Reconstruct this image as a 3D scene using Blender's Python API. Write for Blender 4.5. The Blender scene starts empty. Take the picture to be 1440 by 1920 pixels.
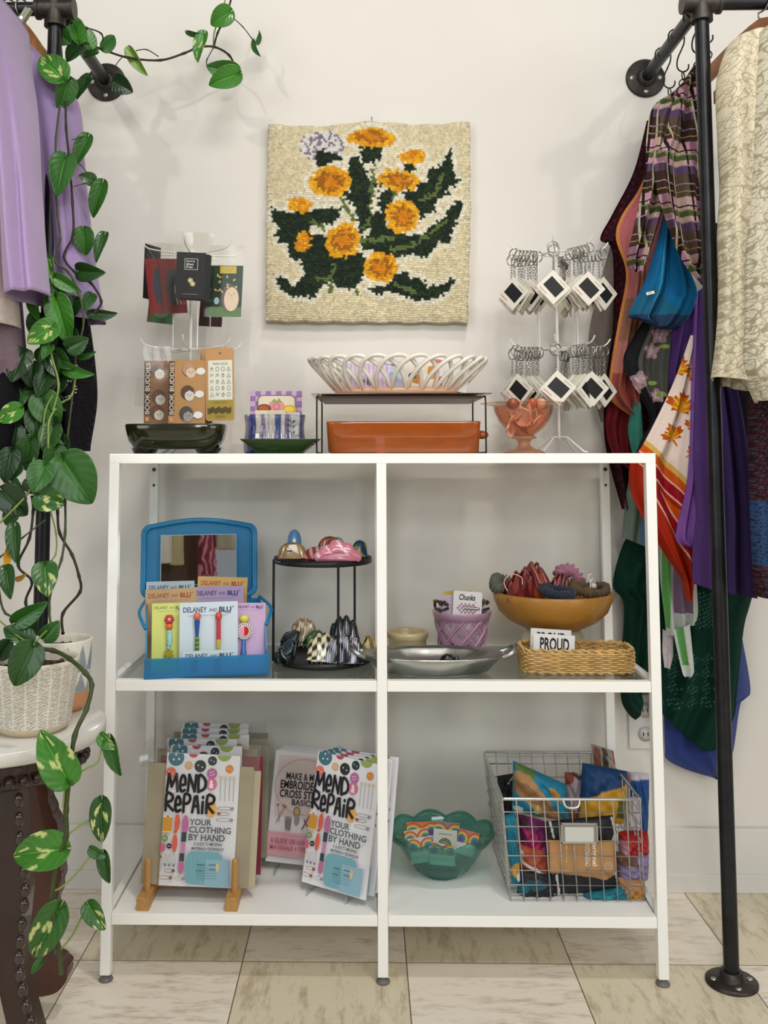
import bpy, math, random
import numpy as np
from mathutils import Vector, Matrix
from mathutils.geometry import tessellate_polygon
rnd = random.Random(7)
pi = math.pi
SC = bpy.context.scene
COL = SC.collection
# ---------------------------------------------------------------- camera
CAM = Vector((-0.0294, -2.1568, 0.9264)); YAW, PITCH, ROLL = -0.01655, 0.08028, -0.00087
FPX, CX, CY = 1806.86, 654.7, 708.65
fw = Vector((math.sin(YAW)*math.cos(PITCH), math.cos(YAW)*math.cos(PITCH), math.sin(PITCH)))
rt0 = Vector((math.cos(YAW), -math.sin(YAW), 0)); up0 = rt0.cross(fw)
rt = math.cos(ROLL)*rt0 + math.sin(ROLL)*up0
up = -math.sin(ROLL)*rt0 + math.cos(ROLL)*up0
cd = bpy.data.cameras.new('camera'); cam = bpy.data.objects.new('camera', cd); COL.objects.link(cam)
cam.matrix_world = Matrix(((rt.x, up.x, -fw.x, CAM.x), (rt.y, up.y, -fw.y, CAM.y), (rt.z, up.z, -fw.z, CAM.z), (0, 0, 0, 1)))
cd.sensor_fit = 'VERTICAL'; cd.sensor_height = 24; cd.lens = FPX/1920*24
cd.shift_x = (720-CX)/1920; cd.shift_y = (CY-960)/1920; cd.clip_start = .05
SC.camera = cam
# ---------------------------------------------------------------- light
SC.view_settings.view_transform = 'Standard'; SC.view_settings.look = 'None'
SC.view_settings.exposure = 0.0; SC.view_settings.gamma = 1
SC.cycles.transparent_max_bounces = 32
w = bpy.data.worlds.new('world'); SC.world = w; w.use_nodes = True
w.node_tree.nodes['Background'].inputs[0].default_value = (0.95, 0.97, 1.0, 1)
w.node_tree.nodes['Background'].inputs[1].default_value = 0.225
def lamp(name, loc, tgt, energy, size, col, typ='AREA', spread=None, blend=.6, cone=80):
    ld = bpy.data.lights.new(name, typ); ld.energy = energy; ld.color = col
    if typ == 'AREA':
        ld.shape = 'DISK' if not isinstance(size, tuple) else 'RECTANGLE'
        if isinstance(size, tuple): ld.size, ld.size_y = size
        else: ld.size = size
        if spread: ld.spread = math.radians(spread)
    else:
        ld.shadow_soft_size = size
        ld.spot_size = math.radians(cone); ld.spot_blend = blend
    o = bpy.data.objects.new(name, ld); COL.objects.link(o); o.location = loc
    o.rotation_euler = (Vector(tgt)-Vector(loc)).to_track_quat('-Z', 'Y').to_euler()
    return o
lamp('ceiling_spotlight', (-1.15, -2.0, 2.65), (-.25, 0, 1.5), 28, .04, (1, .95, .87), 'SPOT', cone=52, blend=.7)
lamp('ceiling_spotlight', (1.5, -2.1, 2.7), (.3, 0, 1.5), 26, .04, (1, .95, .87), 'SPOT', cone=52, blend=.7)
lamp('ceiling_spotlight', (0.35, -1.15, 2.95), (0.1, -.9, .2), 62, .08, (1, .95, .88), 'SPOT', cone=75)
lamp('ceiling_fill', (.45, -2.5, 2.9), (.1, -.4, .3), 25, (1.2, .6), (1, .97, .92))  # soft overhead fill, added to light the shelf fronts from above
lamp('front_fill', (-2.9, -4.0, 1.5), (0, 0, .6), 34, (2.2, 1.6), (.96, .98, 1))  # added area fill behind the camera, stands in for unseen window light
lamp('front_fill', (3.0, -3.9, 1.6), (0, 0, .6), 38, (2.4, 1.6), (.98, .99, 1))  # second added fill, brightens the fronts from the right
lamp('front_fill', (.25, -4.8, 2.05), (0, 0, .6), 66, (1.6, 1.2), (.98, .99, 1))  # added middle fill with no known source, lifts the shelf interior
# ---------------------------------------------------------------- projection helpers
def ray(px, py):
    return fw*FPX + rt*(px-CX) - up*(py-CY)
def at(px, py, Y):
    d = ray(px, py); return CAM + d*((Y-CAM.y)/d.y)
def atz(px, py, Z):
    d = ray(px, py); return CAM + d*((Z-CAM.z)/d.z)
def mpp(Y): return (Y-CAM.y)/FPX
# ---------------------------------------------------------------- materials
MATS = {}
def lin(c):
    if isinstance(c, str):
        c = c.lstrip('#'); c = [int(c[i:i+2], 16)/255 for i in (0, 2, 4)]
    return tuple((x/12.92 if x <= .04045 else ((x+.055)/1.055)**2.4) for x in c[:3])
def M(col, rough=.5, metal=0, noise=0, nscale=40, bump=0, bscale=200, trans=0, alpha=1, coat=0, sheen=0, ior=1.45, name=None, spec=.5, attr=None, stretch=None, sss=0):
    key = (col, rough, metal, noise, nscale, bump, bscale, trans, alpha, coat, sheen, ior, spec, attr, stretch, sss)
    if key in MATS: return MATS[key]
    m = bpy.data.materials.new(name or ('finish_' + (col.strip('#') if col else 'painted'))); m.use_nodes = True
    nt = m.node_tree; b = nt.nodes['Principled BSDF']; L = nt.links
    base = lin(col) if col else (1, 1, 1)
    b.inputs['Base Color'].default_value = (*base, 1)
    b.inputs['Roughness'].default_value = rough; b.inputs['Metallic'].default_value = metal
    b.inputs['Transmission Weight'].default_value = trans; b.inputs['IOR'].default_value = ior
    b.inputs['Coat Weight'].default_value = coat; b.inputs['Sheen Weight'].default_value = sheen
    b.inputs['Specular IOR Level'].default_value = spec
    b.inputs['Alpha'].default_value = alpha
    if sss: b.inputs['Subsurface Weight'].default_value = sss; b.inputs['Subsurface Scale'].default_value = .01
    src = None
    if attr:
        a = nt.nodes.new('ShaderNodeAttribute'); a.attribute_name = attr; src = a.outputs['Color']
        L.new(src, b.inputs['Base Color'])
    tc = nt.nodes.new('ShaderNodeTexCoord')
    vec = tc.outputs['Object']
    if stretch:
        mp = nt.nodes.new('ShaderNodeMapping'); mp.inputs['Scale'].default_value = stretch; L.new(vec, mp.inputs[0]); vec = mp.outputs[0]
    if noise:
        n = nt.nodes.new('ShaderNodeTexNoise'); n.inputs['Scale'].default_value = nscale; n.inputs['Detail'].default_value = 6
        L.new(vec, n.inputs['Vector'])
        mr = nt.nodes.new('ShaderNodeMapRange'); mr.inputs[1].default_value = .3; mr.inputs[2].default_value = .7
        mr.inputs[3].default_value = 1-noise; mr.inputs[4].default_value = 1+noise*.6; L.new(n.outputs['Fac'], mr.inputs[0])
        mx = nt.nodes.new('ShaderNodeVectorMath'); mx.operation = 'MULTIPLY'
        if src: L.new(src, mx.inputs[0])
        else: mx.inputs[0].default_value = base
        L.new(mr.outputs[0], mx.inputs[1]); L.new(mx.outputs[0], b.inputs['Base Color'])
    if bump:
        n2 = nt.nodes.new('ShaderNodeTexNoise'); n2.inputs['Scale'].default_value = bscale; n2.inputs['Detail'].default_value = 4
        L.new(vec, n2.inputs['Vector'])
        bp = nt.nodes.new('ShaderNodeBump'); bp.inputs['Strength'].default_value = bump; bp.inputs['Distance'].default_value = .002
        L.new(n2.outputs['Fac'], bp.inputs['Height']); L.new(bp.outputs[0], b.inputs['Normal'])
    MATS[key] = m
    return m
def glass(col, tint=.9, rough=.03, spec=1.5, dens=None):
    """thin tinted glass or clear film: light passes straight through, the surface reflects by fresnel"""
    key = ('glass', col, tint, rough, dens)
    if key in MATS: return MATS[key]
    m = bpy.data.materials.new('clear_' + col.strip('#')); m.use_nodes = True
    nt = m.node_tree; L = nt.links; nt.nodes.remove(nt.nodes['Principled BSDF'])
    out = nt.nodes['Material Output']
    tr = nt.nodes.new('ShaderNodeBsdfTransparent'); tr.inputs[0].default_value = (*lin(col), 1)
    gl = nt.nodes.new('ShaderNodeBsdfGlossy'); gl.inputs['Roughness'].default_value = rough
    df = nt.nodes.new('ShaderNodeBsdfDiffuse'); df.inputs[0].default_value = (*lin(col), 1)
    fr = nt.nodes.new('ShaderNodeFresnel'); ge = nt.nodes.new('ShaderNodeNewGeometry'); mr = nt.nodes.new('ShaderNodeMapRange')
    mr.inputs[3].default_value = spec; mr.inputs[4].default_value = 1/spec; L.new(ge.outputs['Backfacing'], mr.inputs[0]); L.new(mr.outputs[0], fr.inputs[0])
    m1 = nt.nodes.new('ShaderNodeMixShader'); m1.inputs[0].default_value = 1-tint
    L.new(tr.outputs[0], m1.inputs[1]); L.new(df.outputs[0], m1.inputs[2])
    m2 = nt.nodes.new('ShaderNodeMixShader'); L.new(fr.outputs[0], m2.inputs[0]); L.new(m1.outputs[0], m2.inputs[1]); L.new(gl.outputs[0], m2.inputs[2])
    L.new(m2.outputs[0], out.inputs[0]); MATS[key] = m
    return m
# ---------------------------------------------------------------- mesh builder
class MB:
    def __init__(s): s.v = []; s.f = []; s.mi = []; s.sm = []; s.mats = []; s.col = None
    def m(s, mat):
        if mat not in s.mats: s.mats.append(mat)
        return s.mats.index(mat)
    def add(s, vs, fs, mat, smooth=True):
        o = len(s.v); k = s.m(mat)
        s.v += [tuple(v) for v in vs]
        for f in fs: s.f.append([i+o for i in f]); s.mi.append(k); s.sm.append(smooth)
        return s
    def box(s, c, d, mat, rot=None):
        x, y, z = (d[0]/2, d[1]/2, d[2]/2); vs = [Vector((a*x, b*y, e*z)) for a in (-1, 1) for b in (-1, 1) for e in (-1, 1)]
        if rot is not None: vs = [rot @ v for v in vs]
        vs = [v+Vector(c) for v in vs]
        return s.add(vs, [(0, 1, 3, 2), (4, 6, 7, 5), (0, 4, 5, 1), (2, 3, 7, 6), (0, 2, 6, 4), (1, 5, 7, 3)], mat, False)
    def tube(s, pts, r, mat, seg=8, closed=False, cap=True, up=None):
        pts = [Vector(p) for p in pts]; n = len(pts); vs = []; fs = []
        rr = r if isinstance(r, (list, tuple)) else [r]*n
        prev = None
        for i, p in enumerate(pts):
            a = pts[(i-1) % n] if (closed or i > 0) else p; b = pts[(i+1) % n] if (closed or i < n-1) else p
            t = (b-a)
            if t.length < 1e-9: t = Vector((0, 0, 1))
            t.normalize()
            if prev is None:
                q = Vector((0, 0, 1)) if abs(t.z) < .9 else Vector((1, 0, 0)); nrm = t.cross(q).normalized()
            else:
                nrm = (prev - t*prev.dot(t))
                nrm = nrm.normalized() if nrm.length > 1e-6 else t.orthogonal().normalized()
            prev = nrm; bn = t.cross(nrm)
            for k in range(seg):
                an = 2*pi*k/seg; vs.append(p + (nrm*math.cos(an)+bn*math.sin(an))*rr[i])
        m_ = n if closed else n-1
        for i in range(m_):
            for k in range(seg):
                k2 = (k+1) % seg; j = (i+1) % n
                fs.append((i*seg+k, i*seg+k2, j*seg+k2, j*seg+k))
        s.add(vs, fs, mat)
        if cap and not closed:
            s.add(vs[:seg], [tuple(range(seg-1, -1, -1))], mat, False); s.add(vs[-seg:], [tuple(range(seg))], mat, False)
        return s
    def cyl(s, a, b, r, mat, seg=20, r2=None): return s.tube([a, b], [r, r if r2 is None else r2], mat, seg)
    def lathe(s, prof, c, mat, seg=40, sx=1, sy=1, fn=None, axis=None):
        vs = []; fs = []; c = Vector(c); n = len(prof)
        for (r, z) in prof:
            for k in range(seg):
                a = 2*pi*k/seg; q = 1 if fn is None else fn(a, r, z)
                p = Vector((r*math.cos(a)*sx*q, r*math.sin(a)*sy*q, z))
                if axis is not None: p = axis @ p
                vs.append(c+p)
        for i in range(n-1):
            for k in range(seg):
                k2 = (k+1) % seg; fs.append((i*seg+k, i*seg+k2, (i+1)*seg+k2, (i+1)*seg+k))
        return s.add(vs, fs, mat)
    def ball(s, c, r, mat, sx=1, sy=1, sz=1, seg=14, rot=None):
        n = seg//2+1; prof = [(math.sin(pi*i/(n-1)) if 0 < i < n-1 else .001, -math.cos(pi*i/(n-1))) for i in range(n)]
        ax = Matrix.Diagonal((sx*r, sy*r, sz*r))
        if rot is not None: ax = rot @ ax
        return s.lathe(prof, c, mat, seg, axis=ax)
    def grid(s, P, mat, closeu=False):
        nv, nu = len(P), len(P[0]); vs = [p for row in P for p in row]; fs = []
        for j in range(nv-1):
            for i in range(nu if closeu else nu-1):
                i2 = (i+1) % nu; fs.append((j*nu+i, (j+1)*nu+i, (j+1)*nu+i2, j*nu+i2))
        return s.add(vs, fs, mat)
    def prism(s, poly, O, U, V, t, mat, smooth=False):
        """2d outline in plane (U,V) through O, thickness t along U x V (centred)"""
        O, U, V = Vector(O), Vector(U), Vector(V); N = U.cross(V).normalized(); n = len(poly)
        fr = [O+U*a+V*b+N*t/2 for a, b in poly]; bk = [O+U*a+V*b-N*t/2 for a, b in poly]
        tr = tessellate_polygon([[Vector((a, b, 0)) for a, b in poly]])
        ar = sum(poly[i][0]*poly[(i+1) % n][1]-poly[(i+1) % n][0]*poly[i][1] for i in range(n))
        def orient(q):
            a, b, c = (poly[i] for i in q)
            return q if (b[0]-a[0])*(c[1]-a[1])-(b[1]-a[1])*(c[0]-a[0]) > 0 else (q[0], q[2], q[1])
        tr = [orient(q) for q in tr]
        s.add(fr+bk, [tuple(q) for q in tr]+[(q[0]+n, q[2]+n, q[1]+n) for q in tr], mat, False)
        side = [(i, i+n, (i+1) % n+n, (i+1) % n) if ar > 0 else (i, (i+1) % n, (i+1) % n+n, i+n) for i in range(n)]
        s.add(fr+bk, side, mat, smooth)
        return s
    def build(s, name, parent=None, bevel=0, solid=0, subd=0, loc=None, rot=None, seg=2):
        me = bpy.data.meshes.new(name); me.from_pydata(s.v, [], s.f)
        for m_ in s.mats: me.materials.append(m_)
        me.polygons.foreach_set('material_index', s.mi); me.polygons.foreach_set('use_smooth', s.sm)
        if s.col is not None:
            ca = me.color_attributes.new('Col', 'FLOAT_COLOR', 'POINT'); c4 = np.ones((len(s.v), 4), np.float32); c4[:, :3] = s.col
            ca.data.foreach_set('color', c4.ravel())
        me.update()
        o = bpy.data.objects.new(name, me); COL.objects.link(o)
        if parent: o.parent = parent
        if loc is not None: o.location = loc
        if rot is not None: o.rotation_euler = rot
        if solid:
            q = o.modifiers.new('thickness', 'SOLIDIFY'); q.thickness = solid; q.offset = 0
        if bevel:
            q = o.modifiers.new('bevel', 'BEVEL'); q.width = bevel; q.segments = seg; q.limit_method = 'ANGLE'; q.angle_limit = math.radians(40)
        if subd:
            q = o.modifiers.new('subdivision', 'SUBSURF'); q.levels = q.render_levels = subd
        return o
def tag(o, label=None, cat=None, group=None, kind=None):
    if label: o['label'] = label
    if cat: o['category'] = cat
    if group: o['group'] = group
    if kind: o['kind'] = kind
    return o
def thing(name, label, cat, loc=(0, 0, 0), rot=(0, 0, 0), group=None):
    o = bpy.data.objects.new(name, None); COL.objects.link(o); o.empty_display_size = .03
    o.location = loc; o.rotation_euler = rot
    return tag(o, label, cat, group)
def dup(o, loc=None, rot=None, label=None, scale=None, parent=None, group=None, cat=None):
    c = o.copy(); COL.objects.link(c)
    if parent: c.parent = parent
    for ch in [x for x in o.children]: dup(ch, parent=c)
    if loc is not None: c.location = loc
    if rot is not None: c.rotation_euler = rot
    if scale is not None: c.scale = scale
    if label: c['label'] = label
    if group: c['group'] = group
    if cat: c['category'] = cat
    return c
def struct(o): o['kind'] = 'structure'; return o
def arc(c, r, a0, a1, n, U=(1, 0, 0), V=(0, 0, 1)):
    c, U, V = Vector(c), Vector(U), Vector(V)
    return [c+U*r*math.cos(a0+(a1-a0)*i/(n-1))+V*r*math.sin(a0+(a1-a0)*i/(n-1)) for i in range(n)]
def smooth(pts, k=4):
    pts = [Vector(p) for p in pts]; out = []; n = len(pts)
    for i in range(n-1):
        p0, p1, p2, p3 = pts[max(i-1, 0)], pts[i], pts[i+1], pts[min(i+2, n-1)]
        for j in range(k):
            t = j/k; out.append(.5*((2*p1)+(p2-p0)*t+(2*p0-5*p1+4*p2-p3)*t*t+(3*p1-p0-3*p2+p3)*t**3))
    return out+[pts[-1]]
# ---------------------------------------------------------------- lettering and flat print
TXT = {}
def text_mesh(st, bold=0.0, shear=0):
    k = (st, bold, shear)
    if k in TXT: return TXT[k]
    cu = bpy.data.curves.new('t', 'FONT'); cu.body = st; cu.offset = bold; cu.resolution_u = 3; cu.shear = shear
    ob = bpy.data.objects.new('t', cu); COL.objects.link(ob); bpy.context.view_layer.update()
    me = ob.evaluated_get(bpy.context.evaluated_depsgraph_get()).to_mesh()
    v = np.array([q.co[:2] for q in me.vertices]); f = [tuple(p.vertices) for p in me.polygons]
    mn, mx = v.min(0), v.max(0); v = (v-mn)/(mx-mn)
    bpy.data.objects.remove(ob); bpy.data.curves.remove(cu)
    TXT[k] = (v, f); return TXT[k]
def clip_poly(poly, W, H):
    def cl(p, ins, inter):
        o = []
        for i in range(len(p)):
            a, b = p[i-1], p[i]
            if ins(b):
                if not ins(a): o.append(inter(a, b))
                o.append(b)
            elif ins(a): o.append(inter(a, b))
        return o
    def ix(c): return lambda a, b: (c, a[1]+(b[1]-a[1])*(c-a[0])/(b[0]-a[0]))
    def iy(c): return lambda a, b: (a[0]+(b[0]-a[0])*(c-a[1])/(b[1]-a[1]), c)
    for ins, it in ((lambda q: q[0] >= 0, ix(0)), (lambda q: q[0] <= W, ix(W)), (lambda q: q[1] >= 0, iy(0)), (lambda q: q[1] <= H, iy(H))):
        if not poly: return []
        poly = cl(poly, ins, it)
    return poly
class Card(MB):
    """flat printed thing, local X right, Z up from the bottom edge, front towards -Y; print given in its own units, y down"""
    def __init__(s, w, h, t, mat, W=None, H=None, rad=0, clip=True):
        super().__init__(); s.w, s.h, s.t = w, h, t; s.W = W or w*1000; s.H = H or h*1000; s.k = 1; s.step = .00007; s.clip = clip
        if isinstance(mat, str): mat = M(mat, .55)
        if rad:
            pts = []
            for cx, cz, a in ((w/2-rad, rad, -pi/2), (w/2-rad, h-rad, 0), (-w/2+rad, h-rad, pi/2), (-w/2+rad, rad, pi)):
                pts += [(cx+rad*math.cos(a+pi/2*i/4), cz+rad*math.sin(a+pi/2*i/4)) for i in range(5)]
            s.prism(pts, (0, 0, 0), (1, 0, 0), (0, 0, 1), t, mat)
        else: s.box((0, 0, h/2), (w, t, h), mat)
    def P(s, x, y): return (-s.w/2 + x/s.W*s.w, -s.t/2 - s.k*s.step, s.h*(1-y/s.H))
    def mt(s, c): return c if not isinstance(c, str) else M(c, .5)
    def poly(s, pts, c):
        if s.clip: pts = clip_poly([tuple(p) for p in pts], s.W, s.H)
        if len(pts) < 3: return s
        tr = tessellate_polygon([[Vector((a, b, 0)) for a, b in pts]])
        def orient(q):
            a, b, cc = (pts[i] for i in q)
            return q if (b[0]-a[0])*(cc[1]-a[1])-(b[1]-a[1])*(cc[0]-a[0]) < 0 else (q[0], q[2], q[1])
        s.add([s.P(*p) for p in pts], [orient(q) for q in tr], s.mt(c), False); s.k += 1
        return s
    def rect(s, x, y, w, h, c, a=0):
        p = [(x, y), (x+w, y), (x+w, y+h), (x, y+h)]
        if a:
            cx, cy = x+w/2, y+h/2; p = [(cx+(u-cx)*math.cos(a)-(v-cy)*math.sin(a), cy+(u-cx)*math.sin(a)+(v-cy)*math.cos(a)) for u, v in p]
        return s.poly(p, c)
    def rrect(s, x, y, w, h, r, c):
        p = []
        for cx, cy, a in ((x+w-r, y+h-r, 0), (x+r, y+h-r, pi/2), (x+r, y+r, pi), (x+w-r, y+r, 1.5*pi)):
            p += [(cx+r*math.cos(a+pi/2*i/4), cy+r*math.sin(a+pi/2*i/4)) for i in range(5)]
        return s.poly(p, c)
    def ell(s, x, y, rx, ry, c, n=24, a=0):
        return s.poly([(x+rx*math.cos(2*pi*i/n)*math.cos(a)-ry*math.sin(2*pi*i/n)*math.sin(a), y+rx*math.cos(2*pi*i/n)*math.sin(a)+ry*math.sin(2*pi*i/n)*math.cos(a)) for i in range(n)], c)
    def line(s, pts, wd, c, closed=False):
        pts = [Vector((*p, 0)) for p in pts]
        if closed: pts.append(pts[0])
        for a, b in zip(pts, pts[1:]):
            d = b-a
            if d.length < 1e-9: continue
            d.normalize(); n = Vector((-d.y, d.x, 0))*wd/2; a2, b2 = a-d*wd*.3, b+d*wd*.3
            q = [a2+n, b2+n, b2-n, a2-n]; s.add([s.P(p.x, p.y) for p in q], [(0, 1, 2, 3)], s.mt(c), False)
        s.k += 1; return s
    def ring(s, x, y, rx, ry, wd, c, n=20): return s.line([(x+rx*math.cos(2*pi*i/n), y+ry*math.sin(2*pi*i/n)) for i in range(n)], wd, c, True)
    def text(s, st, x, y, w, h, c, bold=0.0, a=0, shear=0):
        v, f = text_mesh(st, bold, shear); ca, sa = math.cos(a), math.sin(a)
        s.add([s.P(x+p[0]*w*ca-(-p[1]*h)*sa + (-h*sa if 0 else 0), y+h*ca*(1) + p[0]*w*sa - p[1]*h*ca) if a == 0 else s.P(x+p[0]*w*ca+(1-p[1])*h*(-sa), y+p[0]*w*sa+(1-p[1])*h*ca) for p in v], f, s.mt(c), False)
        s.k += 1; return s
# ---------------------------------------------------------------- cloth
def polyat(pts, n):
    if len(pts) >= 4: pts = [(q.x, q.y) for q in smooth([(a, b, 0) for a, b in pts], 6)]
    p = np.array([(float(a), float(b)) for a, b in pts]); d = np.r_[0, np.cumsum(np.hypot(*(p[1:]-p[:-1]).T))]
    t = np.linspace(0, d[-1], n); return np.c_[np.interp(t, d, p[:, 0]), np.interp(t, d, p[:, 1])]
def coons(Lp, Rp, T, B, nu, nv):
    Lq, Rq = polyat(Lp, nv), polyat(Rp, nv); T = T or [Lp[0], Rp[0]]; B = B or [Lp[-1], Rp[-1]]
    Tq, Bq = polyat(T, nu), polyat(B, nu); u = np.linspace(0, 1, nu)[None, :, None]; v = np.linspace(0, 1, nv)[:, None, None]
    S = (1-u)*Lq[:, None]+u*Rq[:, None] + (1-v)*Tq[None]+v*Bq[None] - ((1-u)*(1-v)*Lq[0]+u*(1-v)*Rq[0]+(1-u)*v*Lq[-1]+u*v*Rq[-1])
    return S
def toworld(S, Y):
    """S (...,2) px, Y (...) plane depth -> (...,3)"""
    D = np.array(fw)*FPX + (S[..., :1]-CX)*np.array(rt) - (S[..., 1:2]-CY)*np.array(up)
    return np.array(CAM) + D*((Y-CAM.y)/D[..., 1])[..., None]
def cloth(name, Lp, Rp, Y, folds, paint=None, T=None, B=None, nu=60, nv=90, label=None, cat='scarf', group=None, mat=None, col='#888888', dy=None, thick=.0008, parent=None, rough=.8, alpha=1, sheen=0, mic=.15):
    S = coons(Lp, Rp, T, B, nu, nv); P = toworld(S, np.full(S.shape[:2], float(Y)))
    u = np.linspace(0, 1, nu)[None, :]; v = np.linspace(0, 1, nv)[:, None]
    off = np.zeros((nv, nu))
    for (k, amp, ph, sl, g) in folds: off += amp*np.sin(2*pi*(k*u+ph+sl*v))*(g+(1-g)*v)
    if dy is not None: off += dy(u, v)
    P[..., 1] += off
    b = MB(); b.v = [tuple(p) for p in P.reshape(-1, 3)]
    idx = np.arange(nu*nv).reshape(nv, nu)
    b.f = np.stack([idx[:-1, :-1], idx[1:, :-1], idx[1:, 1:], idx[:-1, 1:]], -1).reshape(-1, 4).tolist()
    b.mi = [0]*len(b.f); b.sm = [True]*len(b.f)
    if paint is not None:
        C = np.ones((nv, nu, 3))*np.array(lin(col)); U, V = np.broadcast_to(u, (nv, nu)), np.broadcast_to(v, (nv, nu))
        C = paint(C, U, V, S[..., 0], S[..., 1]); b.col = C.reshape(-1, 3)
        b.mats = [mat or M(None, rough, attr='Col', noise=mic, nscale=300, sheen=sheen, alpha=alpha, bump=.2, bscale=600, spec=.15)]
    else: b.mats = [mat or M(col, rough, noise=mic, nscale=200, sheen=sheen, alpha=alpha, bump=.2, bscale=600, spec=.15)]
    o = b.build(name, parent, solid=thick)
    if label: tag(o, label, cat, group)
    return o
def garment(name, Lp, Rp, Y, depth, nf=7, fa=.1, paint=None, col='#888888', label=None, cat='garment', group=None, nu=72, nv=70, mat=None, parent=None, seed=1, rough=.85, capt=True, tw=0.5, hollow=True, alpha=1, mic=.12):
    Lq, Rq = polyat(Lp, nv), polyat(Rp, nv); r = random.Random(seed)
    ph = [r.uniform(0, 6.28) for _ in range(4)]
    b = MB(); P = np.zeros((nv, nu, 3)); th = np.linspace(0, 2*pi, nu, endpoint=False)
    cuv = np.zeros((nv, nu, 2)); SX = np.zeros((nv, nu)); SY = np.zeros((nv, nu))
    for j in range(nv):
        v = j/(nv-1); A = np.array(at(*Lq[j], Y)); Bw = np.array(at(*Rq[j], Y)); c = (A+Bw)/2; h = np.linalg.norm(A-Bw)/2
        d = depth(v) if callable(depth) else depth
        amp = fa*min(1, .25+v*1.2)
        q = 1 - amp*(.5+.5*np.sin(nf*th+ph[0]+tw*3*v)) - amp*.5*(.5+.5*np.sin((nf*2+1)*th+ph[1]-2*tw*v))
        cs = np.cos(th); P[j, :, 0] = c[0]+h*cs*(1-.5*(1-q)*np.abs(np.sin(th))); P[j, :, 1] = Y+d*np.sin(th)*q
        P[j, :, 2] = c[2]+(A[2]-Bw[2])/2*(-cs)
        cuv[j, :, 0] = th/2/pi; cuv[j, :, 1] = v
        SX[j] = (Lq[j, 0]+Rq[j, 0])/2+cs*(Rq[j, 0]-Lq[j, 0])/2; SY[j] = (Lq[j, 1]+Rq[j, 1])/2
    b.v = [tuple(p) for p in P.reshape(-1, 3)]; idx = np.arange(nu*nv).reshape(nv, nu); i2 = np.roll(idx, -1, 1)
    b.f = np.stack([idx[:-1], idx[1:], i2[1:], i2[:-1]], -1).reshape(-1, 4).tolist(); b.f = [f[::-1] for f in b.f]
    if capt: b.f.append(idx[0].tolist())
    b.mi = [0]*len(b.f); b.sm = [True]*len(b.f)
    if paint is not None:
        C = np.ones((nv, nu, 3))*np.array(lin(col)); C = paint(C, cuv[..., 0], cuv[..., 1], SX, SY); b.col = C.reshape(-1, 3)
        b.mats = [mat or M(None, rough, attr='Col', noise=mic, nscale=300, sheen=0, alpha=alpha, bump=.2, bscale=600, spec=.15)]
    else: b.mats = [mat or M(col, rough, noise=mic, nscale=200, sheen=0, alpha=alpha, bump=.2, bscale=600, spec=.15)]
    o = b.build(name, parent, solid=.0012)
    if label: tag(o, label, cat, group)
    return o
def inpoly(X, Y, poly):
    r = np.zeros(X.shape, bool); n = len(poly)
    for i in range(n):
        x1, y1 = poly[i]; x2, y2 = poly[(i+1) % n]
        if y1 == y2: continue
        c = ((y1 > Y) != (y2 > Y)) & (X < (x2-x1)*(Y-y1)/(y2-y1)+x1); r ^= c
    return r
def seglines(X, Y, pts, wd):
    r = np.zeros(X.shape, bool)
    for (a, b), (c, d) in zip(pts, pts[1:]):
        L2 = (c-a)**2+(d-b)**2+1e-9; t = np.clip(((X-a)*(c-a)+(Y-b)*(d-b))/L2, 0, 1)
        r |= (X-a-t*(c-a))**2+(Y-b-t*(d-b))**2 < (wd/2)**2
    return r
# ================================================================ THE SETTING
def wall_mat():
    m = M('#e2ddd4', .7, noise=.03, nscale=3, bump=.12, bscale=60, name='wall_paint'); return m
b = MB(); b.box((0, .05, 1.5), (6, .1, 3.2), wall_mat()); struct(b.build('wall_back'))
m = bpy.data.materials.new('vinyl_tile'); m.use_nodes = True; nt = m.node_tree; L = nt.links; B_ = nt.nodes['Principled BSDF']
B_.inputs['Roughness'].default_value = .38
geo = nt.nodes.new('ShaderNodeNewGeometry'); mp = nt.nodes.new('ShaderNodeVectorMath'); mp.operation = 'SUBTRACT'; mp.inputs[1].default_value = (.0442, -.3097, -.5)
L.new(geo.outputs['Position'], mp.inputs[0])
sc_ = nt.nodes.new('ShaderNodeVectorMath'); sc_.operation = 'SCALE'; sc_.inputs['Scale'].default_value = 1/.30093; L.new(mp.outputs[0], sc_.inputs[0])
ck = nt.nodes.new('ShaderNodeTexChecker'); ck.inputs['Scale'].default_value = 1; L.new(sc_.outputs[0], ck.inputs[0])
ck.inputs[1].default_value = (*lin('#ded3b8'), 1); ck.inputs[2].default_value = (*lin('#efe4d3'), 1)
br = nt.nodes.new('ShaderNodeTexBrick'); br.offset = 0; br.squash = 1; br.inputs['Scale'].default_value = 1; br.inputs['Mortar Size'].default_value = .004
br.inputs['Brick Width'].default_value = 1; br.inputs['Row Height'].default_value = 1; br.inputs['Mortar Smooth'].default_value = .1
br.inputs[1].default_value = br.inputs[2].default_value = (1, 1, 1, 1); br.inputs[3].default_value = (.25, .2, .15, 1); L.new(sc_.outputs[0], br.inputs[0])
def streak(scale):
    mp_ = nt.nodes.new('ShaderNodeMapping'); mp_.inputs['Scale'].default_value = scale; L.new(mp.outputs[0], mp_.inputs[0])
    n = nt.nodes.new('ShaderNodeTexNoise'); n.inputs['Scale'].default_value = 1; n.inputs['Detail'].default_value = 7; n.inputs['Roughness'].default_value = .65; L.new(mp_.outputs[0], n.inputs[0])
    return n.outputs['Fac']
n1, n2 = streak((16, 60, 1)), streak((60, 16, 1))
mxs = nt.nodes.new('ShaderNodeMix'); L.new(ck.outputs['Fac'], mxs.inputs[0]); L.new(n1, mxs.inputs[2]); L.new(n2, mxs.inputs[3])
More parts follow.
